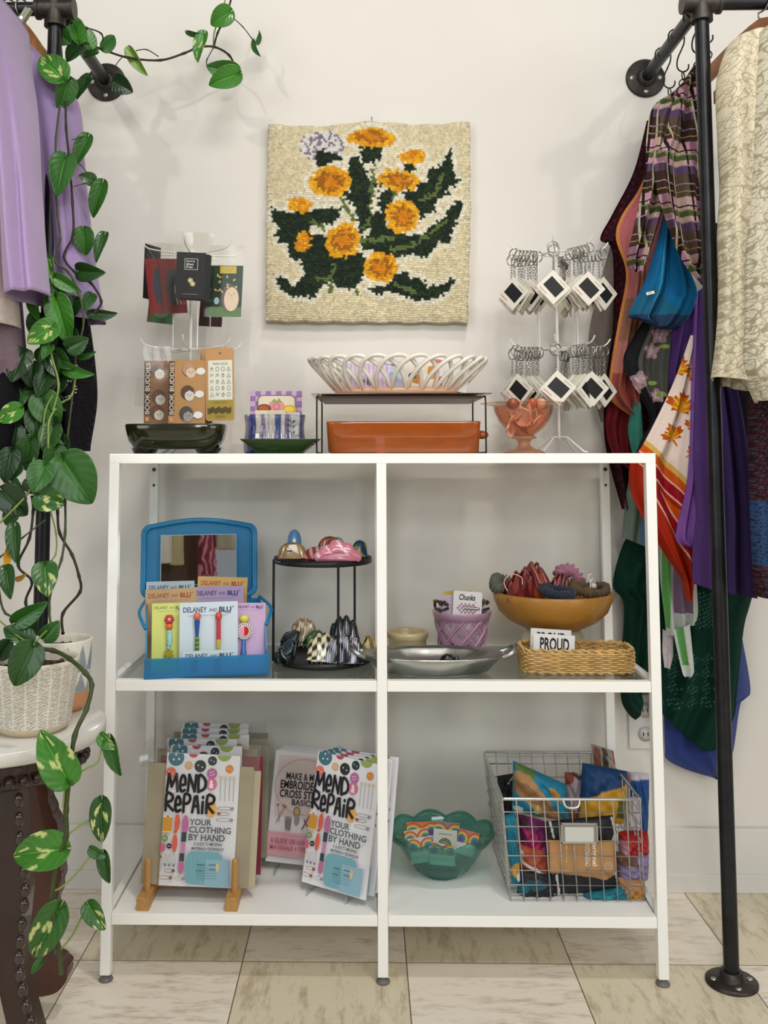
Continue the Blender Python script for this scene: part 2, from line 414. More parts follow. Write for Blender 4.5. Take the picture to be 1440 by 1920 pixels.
cr = nt.nodes.new('ShaderNodeValToRGB'); cr.color_ramp.elements[0].position = .27; cr.color_ramp.elements[0].color = (.6, .53, .45, 1); cr.color_ramp.elements[1].position = .5; cr.color_ramp.elements[1].color = (1, 1, 1, 1)
L.new(mxs.outputs[0], cr.inputs[0])
m1 = nt.nodes.new('ShaderNodeVectorMath'); m1.operation = 'MULTIPLY'; L.new(ck.outputs[0], m1.inputs[0]); L.new(cr.outputs[0], m1.inputs[1])
m2 = nt.nodes.new('ShaderNodeVectorMath'); m2.operation = 'MULTIPLY'; L.new(m1.outputs[0], m2.inputs[0]); L.new(br.outputs[0], m2.inputs[1])
L.new(m2.outputs[0], B_.inputs['Base Color'])
b = MB(); b.box((0, -2.9, -.05), (6, 6, .1), m); struct(b.build('floor'))
PAINT = M('#dcd9d2', .45, noise=.05, nscale=8, bump=.1, bscale=40)
b = MB(); b.box((0, -.008, .066), (6, .016, .13), PAINT); b.box((0, -.0095, .019), (6, .021, .038), PAINT); struct(b.build('baseboard_back', bevel=.0015))
# ================================================================ WHITE SHELF UNIT
WH = M('#f8f7f0', .3, noise=.02, nscale=5, name='white_powder_coat'); WP = M('#f6f5f0', .4, name='white_board')
shelf = thing('shelving_unit', 'white metal shelving unit with glass shelves, six square posts and white bottom board', 'shelf', (0, -.2, 0))
SY0, SY1 = -.385, -.03; pw = .018; FZ, BZ = .522, .117
def sp(bm, name, bev=.0008): o = bm.build(name, shelf, bevel=bev); o.matrix_parent_inverse = Matrix.Translation((0, .2, 0)); return o
for x in (-.491, .0, .491):
    for y in (SY0+pw/2, SY1-pw/2):
        b = MB(); b.box((x, y, (.912+.012)/2), (pw, pw, .900), WH); sp(b, 'post')
        f = MB(); f.lathe([(.0055, .0125), (.0055, .008), (.008, .0075), (.0125, .0035), (.0125, .001), (.001, .001)], (x, y, 0), glass('#8d8a86', .45), 24); sp(f, 'glide_foot', 0)
yc = (SY0+SY1)/2; dp = SY1-SY0
b = MB()
for y in (SY0+pw/2, SY1-pw/2): b.box((0, y, .921), (1.0, pw, .018), WH)
for x in (-.491, 0, .491): b.box((x, yc, .921), (pw, dp-2*pw, .018), WH)
sp(b, 'top_frame')
for zz, nm in ((FZ, 'middle_rail'), (BZ, 'bottom_rail')):
    for x0, x1 in ((-.4815, -.0095), (.0095, .4815)):
        for y in (SY0+pw/2, SY1-pw/2):
            b = MB(); b.box(((x0+x1)/2, y, zz-.0095), (x1-x0, pw-.001, .019), WH); sp(b, nm)
    for x in (-.491, 0, .491): b = MB(); b.box((x, yc, zz-.0095), (pw*.75, dp-2*pw-.001, .019), WH); sp(b, 'side_rail')
GL = glass('#e6ebe8', .97, .02, 1.5)
for x0, x1 in ((-.4815, -.0095), (.0095, .4815)):
    b = MB(); b.box(((x0+x1)/2, yc, .9262), (x1-x0, dp-2*pw, .005), GL); sp(b, 'glass_shelf', 0)
    b = MB(); b.box(((x0+x1)/2, yc, FZ-.0045), (x1-x0-.006, dp-2*pw-.001, .005), GL); sp(b, 'glass_shelf', 0)
b = MB(); b.box((-.2455, yc, BZ-.0065), (.471, dp-2*pw+.002, .010), WP); b.box((.2455, yc, BZ-.0065), (.471, dp-2*pw+.002, .010), WP); sp(b, 'bottom_board')
SCR = M('#8a8782', .25, 1)
for x in (-.491, .491):
    for z, r in ((.896, .0042), (.862, .0026)):
        b = MB(); b.cyl((x, SY1-pw-.0015, z), (x, SY1-pw+.001, z), r, SCR if r > .003 else M('#15130f', .6), 14); sp(b, 'bolt', 0)
# ================================================================ PIPE RACKS
IRON = M('#323234', .34, .8, noise=.25, nscale=30, bump=.1, bscale=150, name='black_iron_pipe')
IRON2 = M('#47423d', .45, .8, noise=.35, nscale=40, bump=.25, bscale=120, name='cast_iron')
ZB = 1.786
def flange(c, axis, name, parent):
    R_ = Vector((0, 0, 1)).rotation_difference(Vector(axis)).to_matrix(); b = MB()
    b.lathe([(.0445, 0), (.0445, .005), (.042, .0068), (.024, .008), (.0205, .011), (.0195, .021), (.0135, .0215)], c, IRON2, 40, axis=R_)
    b.lathe([(.0445, 0), (.001, 0)], c, IRON2, 40, axis=R_)
    o = b.build(name, parent)
    for k in range(4):
        a = pi/4*0+k*pi/2; q = Vector(c)+R_ @ Vector((.0315*math.cos(a), .0315*math.sin(a), .0072))
        s_ = MB(); s_.lathe([(.0056, -.0008), (.005, .0012), (.001, .0018)], q, M('#c9c6c0', .3, .9) if k != 1 else M('#121110', .7), 14, axis=R_); s_.build('screw', o)
    return o
def rack(px_top, x_bot, side, label):
    X = x_bot; r = thing('pipe_clothes_rack', label, 'clothes rack', (0, 0, 0)); Y = -.37
    b = MB(); b.cyl((X, Y, .018), (X, Y, ZB-.02), .01335, IRON, 28); b.build('upright_pipe', r)
    flange((X, Y, 0), (0, 0, 1), 'floor_flange', r)
    b = MB(); b.cyl((X, Y, ZB-.034), (X, Y, ZB+.03), .0185, IRON2, 28); b.cyl((X, Y, ZB-.036), (X, Y, ZB-.026), .0205, IRON2, 28)
    b.cyl((X-.034, Y, ZB), (X+.034, Y, ZB), .0185, IRON2, 28)
    for e in (-1, 1): b.cyl((X+e*.030, Y, ZB), (X+e*.037, Y, ZB), .0205, IRON2, 28)
    b.cyl((X, Y, ZB), (X, Y+.036, ZB), .0185, IRON2, 28); b.cyl((X, Y+.030, ZB), (X, Y+.038, ZB), .0205, IRON2, 28)
    b.build('tee_fitting', r)
    b = MB(); b.cyl((X, Y+.03, ZB), (X, -.018, ZB), .01335, IRON, 28); b.build('wall_arm', r)
    flange((X, 0, ZB), (0, -1, 0), 'wall_flange', r)
    b = MB(); b.cyl((X+side*.03, Y, ZB), (X+side*1.0, Y, ZB), .01335, IRON, 28); b.build('hanging_bar', r)
    return r
XR = at(1352, 1200, -.37).x; XL = at(80, 1000, -.37).x
rack(0, XR, 1, 'black iron pipe clothes rack at the right, its upright standing on a round floor flange')
rack(0, XL, -1, 'black iron pipe clothes rack at the left, wound with pothos vines')
# ================================================================ HOOKED RUG ON THE WALL
def rug():
    n = 84; q = 3; N = n*q+1; rs = np.random.RandomState(3)
    cx_, cy_ = np.meshgrid((np.arange(n)+.5)/n, (np.arange(n)+.5)/n)
    X = 45+cx_*1350; Y = 85+cy_*1345
    Xj = X+rs.uniform(-11, 11, X.shape); Yj = Y+rs.uniform(-11, 11, X.shape)
    C = np.zeros((n, n, 3)); cream = np.array(lin('#dfd3b0')); C[:] = cream
    C *= (1+rs.uniform(-.12, .1, (n, n, 1)))
    near = np.zeros((n, n), bool)
    greens = ["590,320 650,335 700,400 735,500 740,600 740,680 710,740 690,830 660,860 640,700 600,600 590,480", "660,270 800,265 805,350 740,365 700,380 670,330",
      "1270,260 1285,420 1330,480 1300,515 1240,520 1260,590 1160,620 1160,690 1090,700 1070,740 1040,660 960,600 945,555 1050,540 1050,480 1120,480 1110,410 1150,390 1200,380",
      "960,335 1040,335 1025,415 965,415", "1320,600 1345,640 1330,720 1290,800 1250,900 1190,890 1150,940 1110,990 1000,980 900,995 760,965 680,940 660,860 740,850 700,760 800,690 850,700 830,760 860,800 980,850 1080,830 1200,740 1250,680",
      "85,660 200,690 400,660 520,660 545,700 480,770 400,760 330,780 330,830 430,840 450,920 500,990 620,960 700,960 700,1100 640,1210 540,1210 480,1150 430,1190 360,1270 200,1260 120,1170 115,1130 160,1130 240,1190 300,1110 270,1010 210,1000 190,900 140,905 95,830 130,790 90,740",
      "730,1210 850,1180 900,1120 980,1085 1000,1130 1080,1140 1110,1190 1200,1190 1290,1130 1300,1170 1240,1230 1170,1280 1000,1270 880,1230 760,1255", "360,270 420,250 470,290 540,310 530,340 470,340 440,380 370,370",
      "790,560 870,540 880,620 850,700 790,670", "520,520 560,540 600,560 640,660 600,640", "750,500 800,510 800,530 760,530"]
    dk, dk2, lg = np.array(lin('#16261a')), np.array(lin('#26391c')), np.array(lin('#63753f'))
    G = np.zeros((n, n), bool)
    for g in greens:
        pl = [tuple(map(float, p.split(','))) for p in g.split()]; G |= inpoly(Xj, Yj, pl)
    fl = [(740, 200, 165, 66), (465, 480, 140, 105), (922, 478, 136, 72), (1012, 312, 96, 50), (945, 720, 112, 115), (555, 880, 118, 120), (810, 1065, 118, 102), (262, 635, 82, 50), (290, 885, 50, 76)]
    F = np.zeros((n, n), bool)
    D = G.copy()
    for (a, b_, rx, ry) in fl: F |= ((Xj-a)/rx)**2+((Yj-b_)/ry)**2 < 1.0
    D |= F
    dil = D.copy()
    for _ in range(2):
        e = dil.copy(); e[1:] |= dil[:-1]; e[:-1] |= dil[1:]; e[:, 1:] |= dil[:, :-1]; e[:, :-1] |= dil[:, 1:]; dil = e
    C[dil] = np.array(lin('#e9e3cd'))*(1+rs.uniform(-.1, .06, (n, n, 1)))[dil]
    lav = (((X-410)/150)**2+((Y-235)/110)**2 < 1); C[lav] = np.array(lin('#e4dfd6')); C[lav & (rs.rand(n, n) < .36)] = np.array(lin('#8d7f93'))
    C[G] = dk; C[G & (rs.rand(n, n) < .35)] = dk2
    for ls in ([(750, 370), (745, 560), (740, 700), (690, 820)], [(520, 560), (570, 650), (620, 740)], [(350, 740), (430, 800)], [(1215, 430), (1170, 560), (1040, 620)], [(1235, 760), (1100, 850), (1000, 920), (870, 945)], [(390, 1140), (480, 1130)], [(1050, 1225), (900, 1180)], [(500, 1030), (470, 1230)], [(640, 1180), (650, 1240)], [(900, 520), (890, 600)], [(670, 890), (760, 880)], [(760, 890), (900, 860)]):
        C[seglines(Xj, Yj, ls, 24)] = lg
    for (a, b_, rx, ry) in fl:
        r = ((Xj-a)/rx)**2+((Yj-b_)/ry)**2; k = r < 1
        C[k] = np.array(lin('#e0a31c')); C[k & (rs.rand(n, n) < .35)] = np.array(lin('#f0b92a'))
        if rx > 100:
            k2 = (r < .45); C[k2] = np.array(lin('#a96c14')); C[k2 & (rs.rand(n, n) < .3)] = np.array(lin('#d98e18')); C[r < .1] = np.array(lin('#db8a14'))
        else: C[(r < .7) & (rs.rand(n, n) < .4)] = np.array(lin('#dd8a1a'))
    C *= (1+rs.uniform(-.1, .1, (n, n, 1)))
    u = np.linspace(0, 1, N)
    S = coons([(503, 231), (500, 420), (499, 605)], [(881, 227), (882, 420), (877, 606)], [(503, 233), (600, 237), (690, 228), (790, 234), (881, 228)], [(499, 603), (690, 605), (877, 606)], N, N)
    P = toworld(S, np.full((N, N), -.02))
    ii, jj = np.meshgrid(np.arange(N), np.arange(N)); ii = np.clip(ii+((jj//q*7) % 3)-1, 0, N-1); ci = np.clip(ii//q, 0, n-1); cj = np.clip(jj//q, 0, n-1)
    hgt = np.array([0, .8, .8, 0])[ii % q]*np.array([0, .8, .8, 0])[jj % q]*(.7+.5*rs.rand(n, n))[cj, ci]
    edge = np.minimum(np.minimum(ii, N-1-ii), np.minimum(jj, N-1-jj))/9.
    P[..., 1] -= .0075*hgt + .006*np.clip(edge, 0, 1)**.5 + .003*np.sin(ii/40.)*np.sin(jj/31.)
    P[..., 0] += rs.uniform(-.0009, .0009, (N, N))+.0012*np.sin(jj/7.+ii/50.); P[..., 2] += rs.uniform(-.0009, .0009, (N, N))+.0012*np.sin(ii/6.+jj/40.)
    cc = C[cj, ci]*(.75+.4*hgt)[..., None] if False else C[cj, ci]
    b = MB(); b.v = [tuple(p) for p in P.reshape(-1, 3)]; idx = np.arange(N*N).reshape(N, N)
    b.f = np.stack([idx[:-1, :-1], idx[1:, :-1], idx[1:, 1:], idx[:-1, 1:]], -1).reshape(-1, 4).tolist()
    # backing rim down to the wall
    rim = list(idx[0])+list(idx[1:, -1])+list(idx[-1, ::-1][1:])+list(idx[::-1, 0][1:-1]); o = len(b.v)
    col = [tuple(c) for c in cc.reshape(-1, 3)]
    for k in rim: x, y, z = b.v[k]; b.v.append((x, -.002, z)); col.append(tuple(cream*.8))
    m_ = len(rim)
    for k in range(m_): b.f.append([rim[k], rim[(k+1) % m_], o+(k+1) % m_, o+k])
    b.mi = [0]*len(b.f); b.sm = [True]*len(b.f); b.col = np.array(col); b.mats = [M(None, .95, attr='Col', noise=.12, nscale=500, sheen=.15, bump=.5, bscale=900)]
    r = thing('hooked_rug', 'square cream hooked wool rug with yellow dandelions, hung on the white wall', 'wall hanging', (at(690, 420, 0).x, 0, at(690, 607, 0).z))
    o = b.build('woven_panel', r); o.location = -r.location
    h = MB(); c = at(697, 226, -.006); h.cyl(c, c+Vector((0, -.014, .003)), .0012, SCR, 8); h.build('nail', r, loc=-r.location)
rug()
# ================================================================ PLANT TABLE AND POTS
TC = Vector((at(193, 1345, -.60).x-.163, -.60, .503))
MARB = M('#d9d4cb', .25, noise=.12, nscale=9, coat=.3, name='marble'); WOODK = M('#2e1a12', .3, noise=.5, nscale=18, coat=.35, stretch=(1, 1, .2), bump=.1, name='dark_carved_wood')
WOODR = M('#4a2618', .35, noise=.4, nscale=20, coat=.3, stretch=(1, 1, .15), name='reddish_carved_wood')
t = thing('plant_table', 'round marble topped plant table on dark carved wooden legs at the left', 'table', (TC.x, TC.y, 0))
b = MB(); R_ = .163; b.lathe([(.001, 0), (R_-.003, 0), (R_, -.003), (R_, -.019), (R_-.004, -.022), (.001, -.022)], (0, 0, .503), MARB, 72); b.build('marble_top', t)
b = MB(); b.lathe([(.001, .48), (.13, .48), (.132, .47), (.128, .44), (.12, .435), (.001, .435)], (0, 0, 0), WOODK, 64, fn=lambda a, r, z: 1+.02*math.sin(a*24) if r > .1 else 1)
for k in range(40): a = 2*pi*k/40; b.ball((.131*math.cos(a), .131*math.sin(a), .45), .009, WOODK, seg=8)
b.build('apron', t)
def leg_outline(outer, inner): return [(p.x-TC.x, p.z) for p in outer]+[(p.x-TC.x, p.z) for p in reversed(inner)]
# front leg: dark, beaded edge
Yf = -.66; Of = [at(x, y, Yf) for x, y in ((52, 1425), (44, 1470), (46, 1560), (56, 1640), (52, 1700), (44, 1780), (50, 1840), (66, 1900), (80, 1948))]
If = [at(x, y, Yf) for x, y in ((-60, 1425), (-62, 1500), (-50, 1600), (-30, 1700), (2, 1790), (12, 1850), (26, 1910), (40, 1950))]
Of, If = smooth(Of, 4), smooth(If, 4); b = MB(); b.prism(leg_outline(Of, If), (0, Yf-TC.y, 0), (1, 0, 0), (0, 0, 1), .05, WOODK)
lg_ = b.build('leg', t, bevel=.006)
b = MB(); r8 = random.Random(2); sp_ = smooth(Of, 2)
acc = 0
for p, q_ in zip(sp_, sp_[1:]):
    acc += (q_-p).length
    if acc > .021: acc = 0; b.ball((q_.x-TC.x+.002, Yf-TC.y-.024, q_.z), .011, M('#3a2a22', .22, noise=.4, nscale=60, coat=.6), sx=.75, sy=.6, sz=1.05, seg=10)
b.build('carved_beads', lg_)
# rear right leg, scalloped
Yr = -.49; base = [(70, 1430), (88, 1450), (96, 1500), (112, 1545), (118, 1600), (116, 1650), (104, 1700), (94, 1740), (104, 1780), (126, 1800), (131, 1826), (112, 1850), (84, 1858)]
Or_ = smooth([at(x, y, Yr) for x, y in base], 8); o2 = []
for i, p in enumerate(Or_): o2.append(p+Vector((.0035*abs(math.sin(i*.62)) if i < 76 else 0, 0, 0)))
Ir = smooth([at(x, y, Yr) for x, y in ((20, 1430), (24, 1560), (34, 1680), (46, 1760), (50, 1810), (56, 1856))], 4)
b = MB(); b.prism(leg_outline(o2, Ir), (0, Yr-TC.y, 0), (1, 0, 0), (0, 0, 1), .035, WOODR); b.build('leg', t, bevel=.003)
b = MB(); b.prism([(-.16, .44), (-.09, .44), (-.10, .3), (-.12, .15), (-.14, .0), (-.19, 0), (-.17, .2)], (0, .06, 0), (1, 0, 0), (0, 0, 1), .035, WOODR); b.build('leg', t, bevel=.003)
POTW = M(None, .45, attr='Col', coat=.35, noise=.05, nscale=60, name='glazed_pot')
def pot(name, label, c, r0, r1, h, fn, parent=None):
    b = MB(); seg = 160; nz = 60; prof = []
    z = np.linspace(0, 1, nz); rr = r0*.80+(r1-r0*.80)*0; rad = np.where(z < .12, r0*(.80+.2*np.sin(z/.12*pi/2)), r0+(r1-r0)*(z-.12)/.88)
    th = np.linspace(0, 2*pi, seg, endpoint=False); A, Z = np.meshgrid(th, z); Rr = np.repeat(rad[:, None], seg, 1)
    C, bump = fn(A, Z); Rr = Rr+bump
    P = np.stack([Rr*np.cos(A), Rr*np.sin(A), Z*h], -1); v = P.reshape(-1, 3).tolist(); col = C.reshape(-1, 3).tolist()
    inner = [(r1-.002, h+.0015), (r1-.005, h+.001), (r1-.006, h-.004), (r1-.010, h*.80)]
    for (r, zz) in inner:
        for a in th: v.append([r*math.cos(a), r*math.sin(a), zz]); col.append(list(lin('#d8d0bd')))
    n2 = nz+len(inner); idx = np.arange(n2*seg).reshape(n2, seg); i2 = np.roll(idx, -1, 1)
    b.v = [tuple(p) for p in v]; b.f = np.stack([idx[:-1], i2[:-1], i2[1:], idx[1:]], -1).reshape(-1, 4).tolist(); b.f.append(idx[0][::-1].tolist())
    b.mi = [0]*len(b.f); b.sm = [True]*len(b.f); b.col = np.array(col); b.mats = [POTW]
    o = b.build('pot', parent, loc=(0, 0, 0)); s_ = MB(); s_.lathe([(r1-.009, h*.86), (.03, h*.9), (.001, h*.91)], (0, 0, 0), M('#2a1f17', .95, noise=.5, nscale=120, bump=1, bscale=150), 40)
    for k in range(60):
        a = rnd.uniform(0, 6.28); q = rnd.uniform(0, r1-.014); s_.ball((q*math.cos(a), q*math.sin(a), h*.9), rnd.uniform(.002, .005), M(rnd.choice(['#3b2c20', '#4e3d2d', '#2a2018']), .9), seg=6)
    s_.build('soil', parent); return o
def feather(A, Z):
    C = np.ones(A.shape+(3,))*np.array(lin('#b5ab93')); n = 11; zz = (Z-.13)*4.6
    wht = np.zeros(A.shape, bool)
    for k in range(-1, 6):
        u = (A/(2*pi)*n+.5*(k % 2)) % 1.0-.5; vv = zz-k+.15    # motif k rises from vv=0 to about 1.6
        inside = (vv > -.1) & (vv < 1.0) ; W = .5*(1-np.abs(vv-.0)/1.0)
        ax = np.abs(u)
    u = (A/(2*pi)*n) % 1.0-.5; row = np.floor(zz/1.0); u2 = (A/(2*pi)*n+.5*(row % 2)) % 1.0-.5; v2 = zz-row
    au = np.abs(u2)
    # two overlapping diamond rows: choose nearer centre line
    up_ = v2 > 2*(.5-au)*1.0
    u3 = np.where(up_, (A/(2*pi)*n+.5*((row+1) % 2)) % 1.0-.5, u2); v3 = np.where(up_, v2-1, v2)
    au3 = np.abs(u3); ph = (v3-1.1*au3+au3*au3*.9)*5.2
    blade = (np.sin(2*pi*ph) > -.15) & (au3 > .035) & (au3 < .44*(1-np.clip(v3, -1, 1)*.5))
    band = (Z > .13) & (Z < .97)
    wht = band & ~blade
    C[wht] = lin('#e6e1d6'); C[Z <= .13] = lin('#cdbd9d'); C[Z >= .97] = lin('#ddd6c6')
    return C, np.where(wht, .0007, 0)
def tris(A, Z):
    C = np.ones(A.shape+(3,))*np.array(lin('#e2ddcf')); n = 12
    u = np.abs((A/(2*pi)*n) % 1.0-.5)*2
    for z0, z1 in ((.62, .95), (.3, .56)):
        k = (Z > z0) & (Z < z1) & (u > ((Z-z0)/(z1-z0))); C[k] = lin('#8f979c')
    C[(Z < .28)] = lin('#c98a5c'); C[(Z > .56) & (Z < .62)] = lin('#9aa0a2'); C[(Z > .28) & (Z < .3)] = lin('#9aa0a2')
    return C, np.zeros(A.shape)
p1c = at(62, 1300, -.63); p2c = at(112, 1300, -.505)
plant1 = thing('potted_pothos', 'trailing pothos in a cream pot with raised feather pattern on the marble table', 'potted plant', (p1c.x, -.63, .503))
pot('pot', '', None, .057, .0695, .108, feather, plant1)
plant2 = thing('potted_pothos', 'tall climbing pothos in a pot with grey triangles behind the feather patterned pot', 'potted plant', (p2c.x, -.505, .503))
pot('pot', '', None, .047, .0525, .115, tris, plant2)
plant3 = thing('pothos_vine', 'pothos vine trailing along the white wall from above at the upper left', 'vine', tuple(at(420, 0, -.10)))
# ---------------------------------------------------------------- pothos leaves and vines
LEAFM = M(None, .33, attr='Col', noise=.18, nscale=60, coat=.15, name='pothos_leaf'); STEM = M('#3f4a22', .5, noise=.3, nscale=60); STEMD = M('#2c2718', .6, noise=.3, nscale=80); STEMG = M('#7f8f46', .5)
def leaf_mesh(seed, green, varg, fold, curl):
    r = random.Random(seed); nt_, ns = 34, 27; P = []; col = []
    blobs = [(r.uniform(-.9, .9), r.uniform(0, .9), r.uniform(.03, .11), r.uniform(.03, .12)) for _ in range(int(varg*1.8))]
    g = np.array(lin(green)); lt = np.array(lin('#d9dc8e'))
    for i in range(nt_):
        t = i/(nt_-1); w_ = .47*(math.sin(pi*min(1, t**.66*1.0))**.62 if 0 < t < 1 else 0)*(1-.18*t)
        w_ = max(w_, .02 if t < 1 else .002)
        row = []
        for k in range(ns):
            s_ = 2*k/(ns-1)-1; y = t-.17*(abs(s_)**1.5)*max(0, (1-t*1.9)) + .02; x = s_*w_
            z = fold*abs(s_)*w_ - curl*(t-.3)**2*(1 if t > .3 else .3) + .018*math.sin(7*t+3*s_)*abs(s_) - .02*math.exp(-(s_*7)**2)
            vn = math.sin(38*(t-.38*abs(s_)+.02)); z += .006*vn*abs(s_); row.append((x, y, z)); c = g*(1+.10*vn*min(1, abs(s_)*3)+.08*math.sin(5*t+3*s_))
            if abs(s_) < .05: c = g*1.5
            for (a, b_, ra, rb) in blobs:
                if ((s_-a)/ra/2)**2+((t-b_-.45*abs(s_))/rb)**2 < 1+.5*math.sin(40*t+17*s_): c = lt*.8+g*.2
            col.append(c)
        P.append(row)
    b = MB(); b.grid(P, LEAFM); b.col = np.array(col)
    me_o = b.build('leaf', solid=.006); me = me_o.data; bpy.data.objects.remove(me_o); return me
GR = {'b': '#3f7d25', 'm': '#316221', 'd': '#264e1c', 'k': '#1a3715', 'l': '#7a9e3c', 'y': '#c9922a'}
LM = {}
def leaf(parent, bx, by, tx, ty, wd, Y, g='m', v=0, tilt=0, dz=0, fold=.35, curl=.25):
    key = (g, v > 0, rnd.randint(0, 2), round(curl, 1), round(fold, 1))
    if key not in LM: LM[key] = leaf_mesh(hash(key[2])+len(LM), GR[g], 14 if v > 1 else (5 if v else 0), fold, curl)
    o = bpy.data.objects.new('leaf', LM[key]); COL.objects.link(o); o.parent = parent
    q = o.modifiers.new('thickness', 'SOLIDIFY'); q.thickness = .008
    B0 = at(bx, by, Y); T0 = at(tx, ty, Y+dz); d = T0-B0; ln = d.length; d.normalize()
    vw = (CAM-B0).normalized(); n = (vw-d*vw.dot(d)).normalized(); n = Matrix.Rotation(tilt, 3, d) @ n
    s_ = d.cross(n); wsc = wd*mpp(Y)/.8/ max(.35, abs(math.cos(tilt)))
    M4 = Matrix(((s_.x*wsc, d.x*ln, n.x*ln, B0.x), (s_.y*wsc, d.y*ln, n.y*ln, B0.y), (s_.z*wsc, d.z*ln, n.z*ln, B0.z), (0, 0, 0, 1)))
    o.matrix_world = M4; o.matrix_parent_inverse = Matrix.Identity(4)
    o.matrix_basis = Matrix.Translation(-parent.location) @ M4
    return o
def vine(parent, pts, r, mat=None, nodes=True):
    P = smooth([at(x, y, Y)-parent.location for x, y, Y in pts], 5); b = MB()
    b.tube(P, [r*(1+.35*(i % 5 == 0) if nodes else r) for i in range(len(P))] if nodes else r, mat or STEMD, 8); b.build('vine_stem', parent)
V3 = [  # leaves on the upper trailing vine
 (105, 57, 131, 82, 38, -.36, 'm', 0, .3), (146, 76, 128, 22, 32, -.32, 'b', 0, .4), (168, 88, 158, 46, 24, -.26, 'b', 0, .6), (117, 147, 74, 104, 50, -.41, 'b', 1, .2),
 (151, 84, 123, 114, 26, -.30, 'm', 0, .5), (193, 92, 216, 66, 25, -.2, 'm', 0, .2), (182, 97, 155, 107, 14, -.22, 'm', 0, .7), (128, 150, 112, 206, 38, -.40, 'm', 0, -.3),
 (168, 146, 136, 191, 20, -.24, 'd', 0, .5), (214, 152, 247, 172, 36, -.16, 'k', 0, .1), (243, 93, 273, 141, 20, -.14, 'l', 0, .4), (432, 22, 395, 46, 38, -.13, 'b', 0, .2),
 (383, 64, 368, 114, 22, -.12, 'b', 1, .6), (352, 58, 386, 66, 10, -.12, 'm', 0, .9), (478, 76, 484, 104, 9, -.10, 'm', 0, .9), (480, 80, 488, 57, 9, -.10, 'm', 0, .9), (444, 134, 387, 126, 38, -.13, 'b', 0, -.3), (446, 139, 392, 158, 40, -.15, 'b', 0, .2)]
for q in V3: leaf(plant3, *q[:6], q[6], q[7], q[8], dz=rnd.uniform(-.02, .02))
vine(plant3, [(436, -12, -.12), (424, 30, -.12), (408, 62, -.11), (401, 88, -.10)], .0022); vine(plant3, [(426, -12, -.11), (416, 20, -.11), (402, 60, -.11), (400, 90, -.1)], .0016, STEMG)
vine(plant3, [(92, 30, -.36), (120, 62, -.34), (150, 76, -.30), (190, 92, -.2), (240, 108, -.15), (300, 113, -.12), (345, 100, -.11), (372, 89, -.11), (402, 88, -.10), (430, 104, -.11), (443, 132, -.12)], .0024)
vine(plant3, [(433, 30, -.12), (455, 50, -.11), (472, 72, -.1), (478, 78, -.1)], .0011); vine(plant3, [(400, 90, -.1), (388, 112, -.12), (388, 122, -.13)], .0011)
vine(plant3, [(255, 95, -.14), (275, 93, -.13), (297, 106, -.12)], .0012); vine(plant3, [(155, 50, -.28), (190, 63, -.22), (192, 88, -.2)], .0016); vine(plant3, [(230, 106, -.15), (216, 125, -.15), (215, 150, -.16)], .001)
vine(plant3, [(128, 158, -.38), (145, 150, -.3), (165, 146, -.24)], .001); vine(plant3, [(105, 40, -.36), (112, 60, -.38), (118, 120, -.40), (124, 150, -.40)], .0014)
